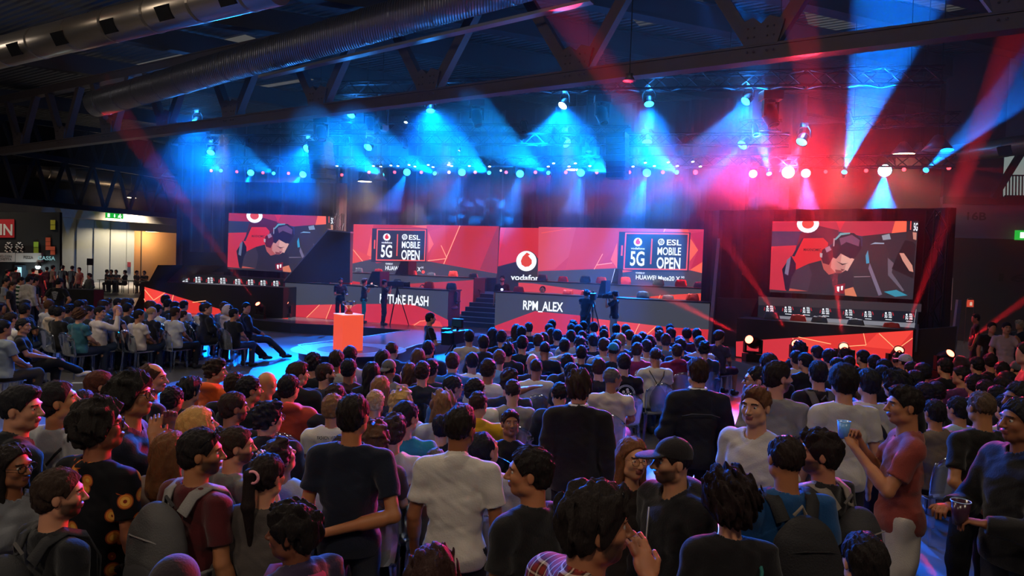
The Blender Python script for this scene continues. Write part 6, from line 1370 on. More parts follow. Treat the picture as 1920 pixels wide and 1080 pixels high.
# --- centre block: near and mid rows, one line each
C = [
 # px, py, hair, hc, top, tc, headyaw, label, opts
 (405, 673, 'messy', DB, 'hoodie', 'd0541c', -55, 'seated person in a bright orange hoodie looking right at the aisle', dict(rz=-20, ch=2)),
 (442, 698, 'short', DB, 'hoodie', '1c1c20', -25, 'seated person in a dark hoodie with a bright green strap at the neck', dict()),
 (469, 703, 'short', BK, 'tee', '16181e', -60, 'seated dark haired person left of the bald head', dict()),
 (440, 735, 'short', DB, 'tee', '201c1c', -60, 'seated bearded person in a dark T-shirt behind the green strap', dict(beard=1, lod=2)),
 (325, 718, 'short', BK, 'tee', '2a2a2e', -20, 'seated person in a dark plaid shirt at the left of the crowd', dict(tmat=PLAIDD, top='long')),
 (356, 713, 'messy', BK, 'tee', '1a1a1e', -30, 'seated dark haired person beside the dark plaid shirt', dict()),
 (502, 696, 'bald', BR, 'tee', '1b191b', -25, 'bald seated person in a black T-shirt lit orange and blue', dict(skin='c08050')),
 (543, 702, 'short', BK, 'hoodie', 'a83c28', -25, 'seated person in a red orange hoodie on a clear chair', dict(fat=.02, ch=2, h=1.03)),
 (560, 679, 'swept', DB, 'jacket', '16161c', -60, 'seated person with combed back hair behind the red orange hoodie', dict()),
 (587, 662, 'messy', BK, 'tee', '15181f', -10, 'seated person with tousled dark hair left of the podium base', dict()),
 (612, 679, 'short', DB, 'tee', '33323a', -65, 'seated bearded person in a charcoal T-shirt looking right', dict(beard=1, face=True, lod=2)),
 (632, 657, 'short', DB, 'tee', '9a948e', -15, 'seated person in a grey top just below the coral podium', dict()),
 (657, 648, 'short', BK, 'tee', '9c9ca4', 0, 'seated person whose head overlaps the coral podium foot', dict()),
 (655, 676, 'short', BK, 'tee', '3a2428', -15, 'seated person with black hair and a maroon T-shirt', dict()),
 (630, 719, 'short', DB, 'tee', '24201f', -20, 'seated person with short brown hair behind the white printed shirt', dict()),
 (698, 676, 'long', BK, 'tee', '1c1c24', -10, 'seated woman with very long black hair left of the cap', dict(fem=True)),
 (719, 658, 'long', BK, 'tee', '181a20', -15, 'seated woman with dark hair bowed forward behind the cap', dict(fem=True)),
 (738, 640, 'buzz', DB, 'jacket', '1c2430', -20, 'seated person with close cropped hair before the stage tongue', dict()),
 (730, 670, 'buzz', DB, 'tee', '7c7876', -20, 'seated person with a grey backwards cap and grey T-shirt', dict(cap='back', capc='4c4c4a')),
 (715, 704, 'long', LB, 'tee', '24303c', -20, 'seated woman with long auburn hair behind the grey cap', dict(fem=True)),
 (705, 733, 'short', 'a08058', 'tee', '24323c', -15, 'seated child with blond short hair in a dark teal shirt', dict(h=.93)),
 (753, 727, 'longc', BL, 'tee', 'b8b0a8', -10, 'seated woman with wavy blonde hair in a white top', dict(fem=True)),
 (769, 683, 'long', BR, 'tee', 'b8a89c', -15, 'seated child with brown hair beside the spotted shirt', dict(fem=True, h=.92)),
 (783, 652, 'long', BR, 'tee', 'd0c8c0', -15, 'seated woman with long brown hair and a white spotted blouse', dict(fem=True, tmat=SPOTS)),
 (804, 638, 'short', BK, 'jacket', '1a1a24', -15, 'seated person in a navy jacket below the standing camera operator', dict()),
 (793, 672, 'short', DB, 'tee', '20262c', -10, 'seated person in a dark T-shirt with blue rim light, shaved nape', dict()),
 (809, 675, 'short', BK, 'tee', '1c2632', -25, 'seated dark person half hidden behind the blue rimmed head', dict()),
 (849, 660, 'short', DB, 'polo', '2a5c90', 0, 'seated person in a blue polo shirt', dict()),
 (851, 708, 'short', BK, 'tee', '2c5a86', -65, 'seated young person with glasses in blue looking right', dict(glasses=True, face=True, lod=2)),
 (880, 618, 'short', BK, 'tee', 'a49688', 0, 'seated person in a beige grey T-shirt right of the camera rig', dict()),
 (892, 660, 'short', BK, 'tee', 'c8c2bc', 0, 'seated person with black hair and a white green edged T-shirt', dict()),
 (893, 706, 'short', BK, 'tee', 'd0cac4', -65, 'seated person in a white T-shirt with dark beard looking right', dict(beard=1, face=True, lod=2)),
 (898, 734, 'buzz', DB, 'polo', 'c8961c', -30, 'seated person in a mustard yellow shirt', dict(ch=2)),
 (832, 733, 'longc', LB, 'tee', 'b0b0ac', -10, 'seated woman with wavy golden brown hair and patterned top', dict(fem=True)),
 (763, 755, 'short', BK, 'tee', '1c7a8c', -45, 'seated young person in a bright teal T-shirt', dict(ch=2)),
 (738, 777, 'messy', DB, 'tee', 'b8b0a8', -10, 'seated young person in an off-white T-shirt before the navy T-shirt man', dict(ch=2, h=1.0)),
 (626, 738, 'short', LB, 'tee', 'c8c0b4', -20, 'seated person in a white T-shirt with teal figure print', dict(ch=2)),
 (505, 753, 'messy', BK, 'jacket', '15151a', -50, 'seated person with curly dark hair in a dark jacket with big collar', dict(glasses=True)),
 (525, 823, 'messy', DB, 'tee', 'b0b0b4', -45, 'young seated person with brown hair and pale shirt looking down right', dict(hp=-25, ch=2)),
 (641, 815, 'short', DB, 'tee', '2a2a2e', 0, 'small seated child hidden by the navy T-shirt man', dict(h=.85)),
 (701, 790, 'longc', BR, 'tee', '3a2a24', 0, 'seated woman with curly brown hair behind the navy T-shirt man', dict(fem=True)),
 (828, 775, 'short', BK, 'tee', '1c1a1e', 0, 'seated dark haired child left of the white polo man', dict(h=.88)),
 (818, 838, 'short', GR, 'tee', '7a2a24', 0, 'seated grey brown haired child in a red and dark top by the white polo', dict(h=.84)),
 (917, 672, 'short', DB, 'tee', 'c8c4c0', -30, 'seated person in a white T-shirt with bent arm out to the side', dict(R='out')),
 (949, 657, 'short', BR, 'tee', '5c88a4', 0, 'seated person in a dark and light blue T-shirt', dict()),
 (962, 707, 'buzz', DB, 'tee', '85807c', -10, 'seated slim person in a grey T-shirt with shaved head', dict(ch=2)),
 (955, 695, 'messy', DB, 'tee', '25282e', -20, 'seated person behind the grey T-shirt one, brown hair', dict()),
 (958, 769, 'quiff', DB, 'tee', '141416', -150, 'smiling boy in a black T-shirt turning back to the camera', dict(rz=-20, twist=0, hp=-12, face=True, lod=2, h=.92)),
 (908, 808, 'short', BK, 'polo', 'a89c90', -50, 'young person in a pale collar shirt looking down right of the white polo', dict(hp=-30, ch=2, h=1.03)),
 (1000, 664, 'bald', BK, 'tee', '1c1c22', -10, 'balding seated person with a green light beside the ear', dict()),
 (1016, 669, 'buzz', DB, 'tee', 'b8b0a8', -25, 'seated person in a crumpled white T-shirt in the centre aisle row', dict(ch=2)),
 (1050, 663, 'short', BK, 'hoodie', '22221f', -20, 'seated person in a dark hoodie with neat black hair', dict()),
 (1071, 680, 'short', BK, 'tee', '1a2838', 0, 'seated person with blue lit hair left of the suit man', dict()),
 (1111, 668, 'short', DB, 'tee', '191a1e', -15, 'seated person in black left of the tan bald man', dict()),
 (1050, 715, 'buzz', BK, 'jacket', '1c2238', 0, 'seated person in a navy jacket with a small white mark, behind the suit', dict()),
 (1150, 688, 'ring', GR, 'tee', 'b8a898', -50, 'balding tan man in a beige T-shirt and tan shorts on a clear chair', dict(ch=2, skin='a0684a', shorts=True, legs='a07a4e', lod=2, rz=-15, legs_='wide', fat=.02, h=1.02)),
 (1165, 662, 'short', BK, 'tee', '101014', 0, 'seated person in a black T-shirt with white round skull print', dict(ch=2)),
 (1182, 639, 'short', DB, 'tee', '7c2440', -35, 'seated person in a maroon jersey with a large white number 9', dict(ch=2)),
 (1206, 634, 'short', BK, 'tee', 'b0acac', 0, 'seated person in a pale grey T-shirt right of the maroon jersey', dict()),
 (1229, 651, 'buzz', DB, 'tee', 'b8b0a0', 0, 'seated person in a beige T-shirt with a black drawstring bag', dict(ch=2)),
 (1246, 642, 'short', DB, 'hoodie', '7a1c30', -5, 'seated person in a dark red hoodie right of the drawstring bag', dict(ch=2)),
 (1260, 632, 'short', BK, 'tee', '1c2c48', -5, 'seated broad person in a navy blue T-shirt', dict()),
 (1295, 630, 'short', DB, 'tee', 'a090a0', -10, 'seated person in a white pink T-shirt beside the maroon shirt', dict(ch=2)),
 (1311, 614, 'short', BK, 'tee', '3a1c2c', -10, 'seated person in a plum shirt near the right row end', dict()),
 (1327, 619, 'bob', DB, 'tee', '2c2a3c', -40, 'seated person with chin length hair and dark shorts at the right row end', dict(ch=2, rz=-50, shorts=True)),
 (1296, 617, 'bob', BK, 'tee', '201c24', 0, 'seated woman with black shoulder length hair near the right row end', dict(fem=True)),
 (1141, 640, 'buzz', BK, 'tee', '101218', 0, 'seated person in black with a lit blue cap top', dict(cap='cap', capc='1a6a8a')),
 (973, 630, 'short', BK, 'tee', '16202c', -10, 'seated broad person in a dark navy T-shirt below the plaid woman', dict(fat=.015)),
 (968, 607, 'long', DB, 'long', '8a7a74', 0, 'seated woman with long hair in a white and dark plaid shirt', dict(fem=True, tmat=PLAIDD)),
 (924, 629, 'short', BK, 'jacket', '14161c', 0, 'seated person in a dark jacket with a white collar', dict()),
 (1053, 617, 'short', BK, 'tee', '9a9ca0', 0, 'seated person in a pale blue striped light T-shirt', dict(tmat=None)),
 (1066, 634, 'short', BK, 'hoodie', 'b8aeac', -15, 'seated person in a pale hoodie with patterned back', dict()),
 (1016, 639, 'buzz', BK, 'tee', '141a24', 0, 'seated person with round dark head and black top in mid block', dict()),
 (1097, 647, 'short', BK, 'tee', '14161c', -10, 'seated person in black with blue rim left of the blue cap', dict()),
 (1010, 605, 'short', DB, 'tee', '221c24', 0, 'large seated person in black at the front row before the red desk', dict(fat=.02)),
 (1176, 627, 'short', LB, 'tee', '2c2c38', -20, 'seated person with lighter brown hair behind the maroon jersey', dict()),
]
for a in C:
    kw = dict(a[8]); kw.pop('legs_', None); top, tc = kw.pop('top', a[4]), a[5]
    seat(a[0], a[1], a[2], a[3], top, tc, a[6], a[7], **kw)
cg = 'blue lit spectators packed in the front rows of the centre block'; cl = 'dark haired spectator seen from behind in the packed blue lit centre front rows'
for i, (x, y) in enumerate([(924, 614), (941, 619), (1027, 605), (1045, 600), (1066, 602), (1077, 606), (1091, 602), (1101, 603), (1038, 615), (1068, 618), (1100, 609), (1010, 625), (1098, 632), (1156, 607), (1168, 608), (1137, 617), (1143, 622), (1158, 618), (1199, 621), (1236, 611), (1237, 620), (1256, 607), (1268, 614), (1168, 637), (1219, 631), (1237, 629), (1249, 627), (1270, 633), (1281, 634), (1125, 612), (1112, 622), (1083, 620), (1030, 622), (995, 612), (1128, 628), (1154, 632), (948, 640)]):
    seat(x, y, 'short' if i % 4 else ('messy' if i % 8 else 'long'), [BK, BK, DB][i % 3], 'tee', ['181c26', '14161c', '5a6a80', '1c2a40', '20242c', '8a9098'][i % 6], [0, -15, 12, -25, 5][i % 5], cl, group=cg, ch=1 if y > 612 else 0, rz=6)
# --- right block, dark
rgp = 'dark seated spectators before the right screen'; rl = 'dark spectator seen from behind in the dim seated block before the right wing'
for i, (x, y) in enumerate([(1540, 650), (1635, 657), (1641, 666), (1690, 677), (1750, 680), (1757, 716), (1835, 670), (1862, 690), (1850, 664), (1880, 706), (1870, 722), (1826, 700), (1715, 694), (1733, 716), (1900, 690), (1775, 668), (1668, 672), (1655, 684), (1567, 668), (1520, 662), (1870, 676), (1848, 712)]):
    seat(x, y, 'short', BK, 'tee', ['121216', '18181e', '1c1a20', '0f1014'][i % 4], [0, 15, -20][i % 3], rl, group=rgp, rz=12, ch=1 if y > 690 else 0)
for a in [(1493, 657, 'short', BK, 'tee', 'a8a4a8', 0, 'seated person in a white T-shirt on a clear chair before the red right wing', dict(ch=2)), (1500, 641, 'curly', BK, 'tee', '14141c', -15, 'curly dark haired person in front of the white T-shirt, before the red wing', dict()),
          (1546, 652, 'bob', BK, 'tee', 'b0acb0', 0, 'seated person with full dark hair and white T-shirt before the red wing', dict(ch=2)), (1586, 653, 'buzz', BK, 'jacket', '16141c', 0, 'seated person wearing headphones before the red right wing', dict(cap='hp')),
          (1608, 669, 'short', BK, 'tee', '2a2c34', -50, 'seated person looking right beside the headphones one', dict()), (1721, 665, 'buzz', BK, 'jacket', '141a28', 0, 'seated person in a white and dark cap before the dark side panel', dict(cap='cap', capc='9a98a8')),
          (1795, 668, 'bald', BK, 'jacket', '1c1418', 0, 'hooded seated person with a red rim light by the slim pole', dict(cap='hood', capc='2c1c22')), (1798, 686, 'short', BK, 'tee', '4c2450', 45, 'seated person in a purple T-shirt looking left', dict()),
          (1895, 676, 'buzz', BK, 'tee', '1c1c20', 0, 'seated person in a grey knitted beanie at the far right', dict(cap='beanie', capc='4c5058')), (1663, 657, 'buzz', BK, 'tee', '1c1a24', 15, 'dark head with headphones silhouetted against the red wing right end', dict(cap='hp')),
          (1796, 746, 'short', BK, 'tee', '8aa0b8', 10, 'seated person in a light blue shirt behind the shaved head man', dict(ch=2)), (1752, 746, 'short', BK, 'tee', '6a5c54', 0, 'seated person in a taupe T-shirt right of the red T-shirt man', dict(ch=2)),
          (1885, 740, 'short', BK, 'tee', 'a0a4a8', 0, 'seated person in a white T-shirt at the right behind the shaved head man', dict(ch=2)), (1862, 706, 'short', BK, 'tee', '14141a', -50, 'seated child in black shirt with a red mark at the right', dict(h=.92))]:
    kw = dict(a[8]); cp = kw.get('cap')
    if cp == 'hp': kw.pop('cap')
    o = seat(*a[:8], rz=10, **kw)
    if cp == 'hp':
        P_ = Pose(seat=True, L='lap', R='lap', hy=a[6]); HMt = head_mat(P_); mb = MB(); pm = pbr('headphone', '2a2a34', .3)
        mb.tube([(.095 * math.cos(k * math.pi / 10), -.01, .02 + .12 * math.sin(k * math.pi / 10)) for k in range(11)], .011, pm, 6)
        for sx in (-1, 1): mb.ball((sx * .092, -.005, 0), .036, pm, 8, (.5, 1, 1.2))
        h = mb.build('headphones', smooth=True); h.parent = o; h.matrix_local = HMt
# --- far right standing visitors
stand(1888, 604, 92, 165, Pose(L='phone', R='pocket'), 'standing person in a pale T-shirt with lanyard and badge at the right background', tc='b09098', lod=1, hc=BK, face=True)
stand(1861, 604, 88, 170, Pose(L='down', R='down'), 'standing person in dark clothes left of the lanyard visitor', tc='14100f', lod=1); stand(1829, 588, 72, 60, Pose(hy=20), 'standing person with a pale backpack turned away at the right wall', tc='1a1816', lod=1)
stand(1912, 600, 80, 100, Pose(), 'standing pale haired person cut by the right edge of the picture', tc='141014', lod=1, hc='a09078', hair='messy')
stand(1925, 640, 170, 60, Pose(), 'standing person in a rust red top cut by the right edge, mid distance', tc='6a2c24', lod=1)
# ================================================================ STANDING PEOPLE NEAR THE VIEWER
HF = {-1: .0075, 1: .0075}
def st(x, y, s, rz, pose, label, **k): return stand(x, y, s, rz, Pose(**pose), label, **k)
A = {}
A['h1'] = st(41, 715, 335, -40, dict(L='down', R='down', hy=-45), 'standing person at left edge in a black zip jacket with white collar stripes, facing right', top='jacket', tc='15151a', hc=BK, hair='quiff')
A['h2'] = st(112, 720, 325, -25, dict(hy=-40, hp=-12), 'standing person in a light grey T-shirt with a thin dark bag strap', tc='9a9a9c', hc=BK, hair='short', skin='b07850')
A['h3'] = st(26, 831, 370, -115, dict(fem=True, L='hold', R='down', hy=10, hr=4), 'woman with round glasses and long dark hair at the lower left edge', tc='6a6c72', hair='long', hc='1a1210', glasses=True, skin='8a5638', lod=3)
A['h4'] = st(114, 877, 440, -30, dict(hy=-35), 'person with short brown hair in black with a backpack at bottom left', tc='121216', hc='2c1d14', hair='short', lod=3, beard=1)
A['h5'] = st(190, 750, 375, -20, dict(hy=-45, hp=-8), 'person with dark curly hair in a black shirt with orange flowers', tc='ffffff', tmat=FLORAL, hair='curly', hc='1a1310', glasses=True, lod=3, skin='8a5238')
A['h6'] = st(250, 701, 322, -75, dict(L='mouth', R='neck', hy=-12, hp=-8), 'smiling person with curly black hair and glasses in a navy T-shirt, hand at neck', tc='161a2c', hair='curly', hc='14100e', glasses=True, lod=3, hands=HF, skin='a06848')
A['h7'] = st(380, 810, 395, -30, dict(hy=-45), 'person in a maroon T-shirt wearing a grey backpack, sunglasses on head', tc='4c161a', hc='171010', hair='short', lod=3, beard=1, skin='a06844')
A['h8'] = st(374, 774, 330, -25, dict(fem=True, hy=-30, hp=-15), 'woman with tied blonde hair in a white blouse', tc='b8b0b0', hair='bob', hc='b88a50', top='long')
A['h10'] = st(322, 801, 300, -10, dict(fem=True, hy=-10), 'person with a long light brown ponytail left of the blonde woman', tc='7a6a60', hair='long', hc='6a4428')
A['h9'] = st(446, 795, 270, -40, dict(L='down', R='mouth', hy=-30), 'bearded person in a grey T-shirt holding a hand to the mouth', tc='6c6c68', hair='short', hc=DB, beard=1, hands={1: .008})
A['h11'] = st(189, 694, 250, -20, dict(hy=-35), 'person with short reddish brown hair and magenta rim light', tc='3c2a28', hair='short', hc='4a2418')
A['h12'] = st(288, 679, 245, -45, dict(hy=-40, fat=.015), 'balding person with magenta light on the forehead, looking right', tc='15161a', hair='ring', hc='3c2416', skin='b87858')
A['h13'] = st(157, 730, 262, -10, dict(hy=0), 'dark haired person half hidden behind the light grey T-shirt', tc='181a1e', hc=BK)
A['nav'] = st(665, 737, 330, -3, dict(L='down', R='back', hy=-14), 'tall man in a navy T-shirt with one arm bent behind his back', tc='131826', hair='short', hc='1c1310', lod=3, hands={1: .007}, skin='a86c44', fat=.01 if False else 0) if False else stand(665, 737, 330, -3, Pose(L='down', R='back', hy=-14), 'tall man in a navy T-shirt with one arm bent behind his back', tc='131826', hair='short', hc='1c1310', lod=3, hands={1: .007}, skin='a86c44')
A['polo'] = st(865, 760, 338, -8, dict(hy=-20), 'man in a white polo shirt with dark trimmed beard seen from behind', top='polo', tc='c0b8ae', hair='quiff', hc='1c120e', beard=1, lod=3, skin='8a5434', legs='1c1c22')
A['pony'] = st(503, 842, 385, -10, dict(fem=True, hy=-15), 'woman with a long dark ponytail held by a pink band', top='long', tc='4a423e', hair='pony', hc='1e1210', lod=3)
A['scarf'] = st(548, 944, 470, 62, dict(hy=25), 'person with a dark messy mop and colourful scarf in the bottom foreground, facing left', top='jacket', tc='2c2038', hair='mess2', hc='17100f', lod=3, skin='6a3c28')
A['bot1'] = st(330, 1040, 560, 0, dict(hy=0), 'top of a dark purple capped head at the bottom edge, left of centre', tc='1a141a', hair='buzz', cap='beanie', capc='22181f', lod=2)
A['bot2'] = st(812, 1030, 560, -10, dict(hy=0), 'messy dark hair with red light at the bottom edge, centre', tc='241a1c', hair='mess2', hc='2c1512', lod=3)
A['suit'] = st(1088, 694, 250, -5, dict(hy=-20), 'man in a dark suit jacket with white collar, tousled hair with a red rim', top='jacket', tc='17120f', hair='mess2', hc='2c1c14', legs='15120f')
A['denim'] = st(1309, 669, 222, 0, dict(hy=5, L='pocket', R='pocket'), 'man in a dark denim jacket with white collar seen from behind', top='jacket', tc='1c1c20', tmat=DENIM, hair='short', hc='2e1a12', legs='15151c')
A['prof'] = st(993, 835, 410, 42, dict(hy=48), 'man with a silver neck chain in a black T-shirt, facing left', tc='141213', hair='short', hc='17100e', lod=3, skin='a86c48')
A['plaid'] = st(1120, 905, 600, -60, dict(R='mouth', L='down', hy=-22), 'man with sunglasses on his head in a red plaid shirt, nearest to the viewer', top='jacket', tc='ffffff', tmat=PLAIDR, hair='messy', hc='1a110e', lod=3, beard=1, hands={1: .008}, skin='9a6244')
A['wom'] = st(1188, 831, 360, -150, dict(fem=True, hy=-12), 'woman with gold framed round glasses and long light brown hair facing the camera', tc='241c1a', hair='long', hc='6a4226', glasses='gold', lod=3, skin='c08862')
A['cap'] = st(1262, 808, 365, 118, dict(hy=-15), 'man in a black cap with green patch and black zip hoodie, facing left', top='hoodie', tc='121013', hair='buzz', hc='17100e', cap='cap', capc='1a1518', lod=3, beard=1, skin='b07c5c')
A['curl'] = st(1370, 890, 430, 0, dict(fem=True, hy=0), 'person with bushy dark curly hair rimmed in red, dark top and teal strap', tc='120f12', hair='afro', hc='1c0e0c', lod=3)
A['blond'] = st(1418, 722, 300, 128, dict(hy=10), 'young man in a white T-shirt with quiff lit red, facing left', tc='b0aaa6', hair='quiff', hc='5c3a24', lod=3, skin='c08a68')
A['gl'] = st(1420, 686, 225, 55, dict(hy=25), 'man with glasses and dark cropped hair behind the young white T-shirt man', tc='15151c', hair='buzz', hc='17100e', glasses=True)
A['grey'] = st(1461, 674, 235, -25, dict(hy=-55), 'bearded man in a grey T-shirt with red rimmed hair looking right', tc='7a7672', hair='short', hc='1c110d', beard=1)
A['rd'] = st(1442, 661, 190, 0, dict(hy=0), 'dark reddish head peeking behind the bearded grey T-shirt man', tc='141014', hc='1c0f0c')
A['wt'] = st(1582, 682, 245, 0, dict(hy=0), 'man in a white T-shirt with thick dark hair seen from behind, right of centre', tc='b0aaa4', hair='bob', hc='17100d')
A['orbp'] = st(1535, 675, 200, 0, dict(hy=-10), 'person with an orange and grey backpack behind the white T-shirt man', tc='141214', hc=BK)
A['bgst'] = st(1629, 690, 225, 0, dict(hy=0), 'person in a white T-shirt with a dark shoulder bag strap', tc='a8a4a0', hc=BK)
A['af'] = st(1680, 695, 215, 10, dict(hy=20), 'dark bushy haired standing person left of the red T-shirt man', tc='101012', hc=BK, hair='curly')
A['bluet'] = st(1474, 810, 382, 5, dict(hy=0, fat=.02), 'balding man in a bright blue T-shirt with a beige black backpack', tc='14406e', hair='ring', hc='21140f', lod=3, skin='9c6240')
A['beard'] = st(1538, 806, 355, 35, dict(hy=40), 'bearded man in black with grey backpack straps talking to the left', tc='141012', hair='messy', hc='1c0f0d', beard=1, lod=3, skin='a86c50')
A['redh'] = st(1622, 998, 500, 0, dict(hy=0), 'dark head with red glowing hair edge at the bottom right foreground', tc='121012', hair='short', hc='150c0b', lod=3)
A['redt'] = st(1696, 722, 290, 72, dict(L='cup', R='cup2', hy=15), 'man in a faded red T-shirt and white cargo shorts raising a cup, facing left', tc='7c342c', hair='quiff', hc='180f0d', legs='a8a098', shorts=True, lod=3, hands=HF, skin='a86c48')
A['shav'] = st(1841, 729, 262, 5, dict(L='clasp_back', R='clasp_back', hy=-3), 'man with shaved head in a black T-shirt, hands clasped behind his back', tc='151210', hair='buzz', hc='4a3828', lod=3, hands=HF, skin='a87048', legs='101012')
A['edge'] = st(1915, 744, 330, 95, dict(L='hold', R='hold', hy=0), 'man in a black shirt with white line pattern at the right edge, holding a cup', top='jacket', tc='141214', hair='short', hc=BK, lod=3, hands=HF, skin='8a5436')
A['edg2'] = st(1912, 716, 262, 80, dict(hy=10), 'bearded person at the right edge behind the black patterned shirt', tc='15151a', hair='short', hc=BK, beard=1, skin='7a4c34')
# --- stage crew and players
def on_stage(px, py, Y, rz, P_, label, base=ST, **k):
    p = P(px, py, Y); nat = P_.hc[2] + .135; sc_ = max(.85, min(1.15, (p.z - base) / nat)); off = RZ(R_(rz)) @ P_.hc * sc_; k.setdefault('lod', 1)
    return person((p.x - off[0], p.y - off[1], base), rz, P_, label, scale=sc_, **k)
def Yof(px, py): return G(px, py, ST).y
on_stage(639, 525, 23.9, -150, Pose(L='hold', R='hold', hy=-10), 'stage photographer in black polo with camera behind the podium', tc='14161e', hc=BK, beard=1, face=True)
on_stage(684, 529, Yof(684, 605), -80, Pose(L='cam', R='cam', hy=0), 'stage camera assistant in black top and bright turquoise trousers', tc='181a22', legs='1ab0c0', hc='2a1810', hair='messy')
on_stage(722, 524, Yof(722, 609), -70, Pose(L='cam', R='cam', hy=0), 'camera operator in dark clothes on the left stage half behind a tripod camera', tc='1c222c', hc=BK)
on_stage(942, 516, Rd.hit(942, 550, 1.2).y, 180, Pose(L='down', R='down', hy=-10), 'bearded host in a black T-shirt with white emblem behind the right desk', tc='121620', hc=BK, beard=1, face=True)
e = [o for o in COL.objects if o.get('label', '').startswith('bearded host')][0]
mb = MB(); V, F = text_mesh('ESL', (.085, .16, 1.17), (-1, 0, 0), (0, 0, 1), .17, .06); V = [Vector((v.x, .165, v.z)) for v in V]; mb.mesh(V, F, WHT)
mb.face([(.05 * math.cos(k * .5), .165, 1.29 + .05 * math.sin(k * .5)) for k in range(12)], WHT); o = mb.build('shirt_print'); o.parent = e
pl_ = [(1018, 536, Rd, 1.3, 'player with headphones bent over the right front desk', 170), (793, 533, L1, 1.2, 'player with headphones bent behind the left front desk', 170)]
for x, y, plv, off, lb, rz in pl_:
    q = plv.hit(x, y, off); P_ = Pose(seat=True, hp=-30, lean=.1); o = person((q.x, q.y, q.z - (P_.hc[2] + .13)), rz, P_, lb, hc=BK, tc='2c3446', lod=1, face=True)
    HMt = head_mat(P_); mb = MB(); pm = pbr('headphone', '2a2a34', .3); mb.tube([(.095 * math.cos(k * math.pi / 10), -.01, .02 + .12 * math.sin(k * math.pi / 10)) for k in range(11)], .011, pm, 6)
    for sx in (-1, 1): mb.ball((sx * .092, -.005, 0), .036, pm, 8, (.5, 1, 1.2))
    h = mb.build('headphones', smooth=True); h.parent = o; h.matrix_local = HMt
on_stage(1100, 544, Yof(1100, 641), -30, Pose(L='cam', R='cam', hy=0), 'camera operator in navy at a tripod before the right desk', tc='18222e', legs='14161c', hc=BK, hair='messy')
on_stage(1152, 548, Yof(1152, 645), 60, Pose(L='cam', R='cam', hy=0), 'photographer in black with white trousers before the right desk', tc='141a22', legs='9ab4b4', hc=BK, hair='bun')
on_stage(808, 586, 13.4, -70, Pose(L='hold', R='hold', hy=0), 'camera operator in a black T-shirt standing in the middle of the crowd', base=0, tc='15161c', hc=BK, lod=2, skin='b07858')
# settle the crowd: nobody stands inside a neighbour
ppl = [o for o in COL.objects if o.name.startswith('person') and o.parent is None and o.type == 'EMPTY' and o.location.z < .05 and o.location.y < 25]
XY = np.array([(o.location.x, o.location.y) for o in ppl]); hero = np.array([0.6 if o.location.y < 9 else 1.0 for o in ppl]); near_ = XY[:, 1] < 9; rad = XY / np.linalg.norm(XY, axis=1)[:, None]
for it in range(60):
    D = XY[:, None] - XY[None]; dd = np.sqrt((D ** 2).sum(-1)) + 1e-6; np.fill_diagonal(dd, 9); mn = np.where(near_[:, None] | near_[None], .36, .5)
    pu = np.where(dd < mn, (mn - dd) * .25, 0)[..., None] * D / dd[..., None]; st_p = pu.sum(1) * hero[:, None]; st_p[near_] = ((st_p * rad).sum(1)[:, None] * rad)[near_]; XY += st_p
for o, q in zip(ppl, XY): o.location.x, o.location.y = q
# --- things they hold
def at_person(o, v): return Matrix.LocRotScale(o.location, o.rotation_euler, o.scale) @ Vector(v)
def film_camera(p, rz, label, k=1.0, tripod=0.0, lift=None):
    e = empty('video_camera', p, R_(rz)); tag(e, label, 'camera'); bm_ = pbr('camera_black', '121418', .4)
    mb = MB(); mb.box((0, 0, 0), (.14 * k, .34 * k, .16 * k), bm_); kid(mb.build('body', bevel=.01), e)
    mb = MB(); mb.lathe([(.001, 0), (.055 * k, 0), (.06 * k, .1 * k), (.075 * k, .18 * k), (.06 * k, .17 * k), (.001, .14 * k)], (0, .17 * k, 0), pbr('camera_lens', '1a1c22', .2), 14, Matrix.Rotation(R_(-90), 3, 'X')); kid(mb.build('lens', smooth=False), e)
    mb = MB(); mb.box((-.1 * k, -.05 * k, .07 * k), (.09 * k, .12 * k, .07 * k), bm_); mb.tube([(0, -.1 * k, .08 * k), (0, -.08 * k, .13 * k), (0, .08 * k, .13 * k), (0, .1 * k, .08 * k)], .012 * k, bm_, 6); kid(mb.build('viewfinder'), e)
    mb = MB(); mb.box((0, -.22 * k, 0), (.11 * k, .12 * k, .15 * k), bm_); kid(mb.build('battery'), e)
    if tripod:
        for a in (90, 210, 330):
            mb = MB(); mb.tube([(0, 0, -.1 * k), (math.cos(R_(a)) * .42, math.sin(R_(a)) * .42, -tripod)], [.022, .014], pbr('tripod', '1c1e22', .4, .4), 6); kid(mb.build('tripod_leg'), e)
        mb = MB(); mb.tube([(0, 0, -.08), (0, 0, -.45)], .03, pbr('tripod', '1c1e22')); mb.tube([(0, -.05, -.1), (.05, -.5, -.28)], .012, pbr('tripod', '1c1e22')); kid(mb.build('pan_head'), e)
    return e
q = P(745, 533, Yof(737, 609)); film_camera(q, -80, 'video camera on a tripod before the left desk lettering', 1.2, tripod=q.z - ST)
q = P(1112, 556, Yof(1112, 642)); film_camera(q, -10, 'video camera on a tripod before the right desk', 1.2, tripod=q.z - ST)
q = P(1137, 556, Yof(1145, 645)); film_camera(q, 75, 'compact camera held by the photographer in white trousers', .7)
q = P(645, 550, 23.4); film_camera(q, 180, 'photo camera held by the photographer behind the podium', .6); q = P(697, 537, Yof(690, 606)); film_camera(q, -85, 'small camera held by the assistant in turquoise trousers', .6)
q = P(853, 632, 13.2); film_camera(q, -20, 'large camera rig on a stand in the middle of the crowd lit blue', 1.5, tripod=q.z)
q = P(858, 606, 13.2); e = empty('camera_monitor', q, R_(-30)); tag(e, 'small monitor and matte box on top of the crowd camera rig', 'monitor')
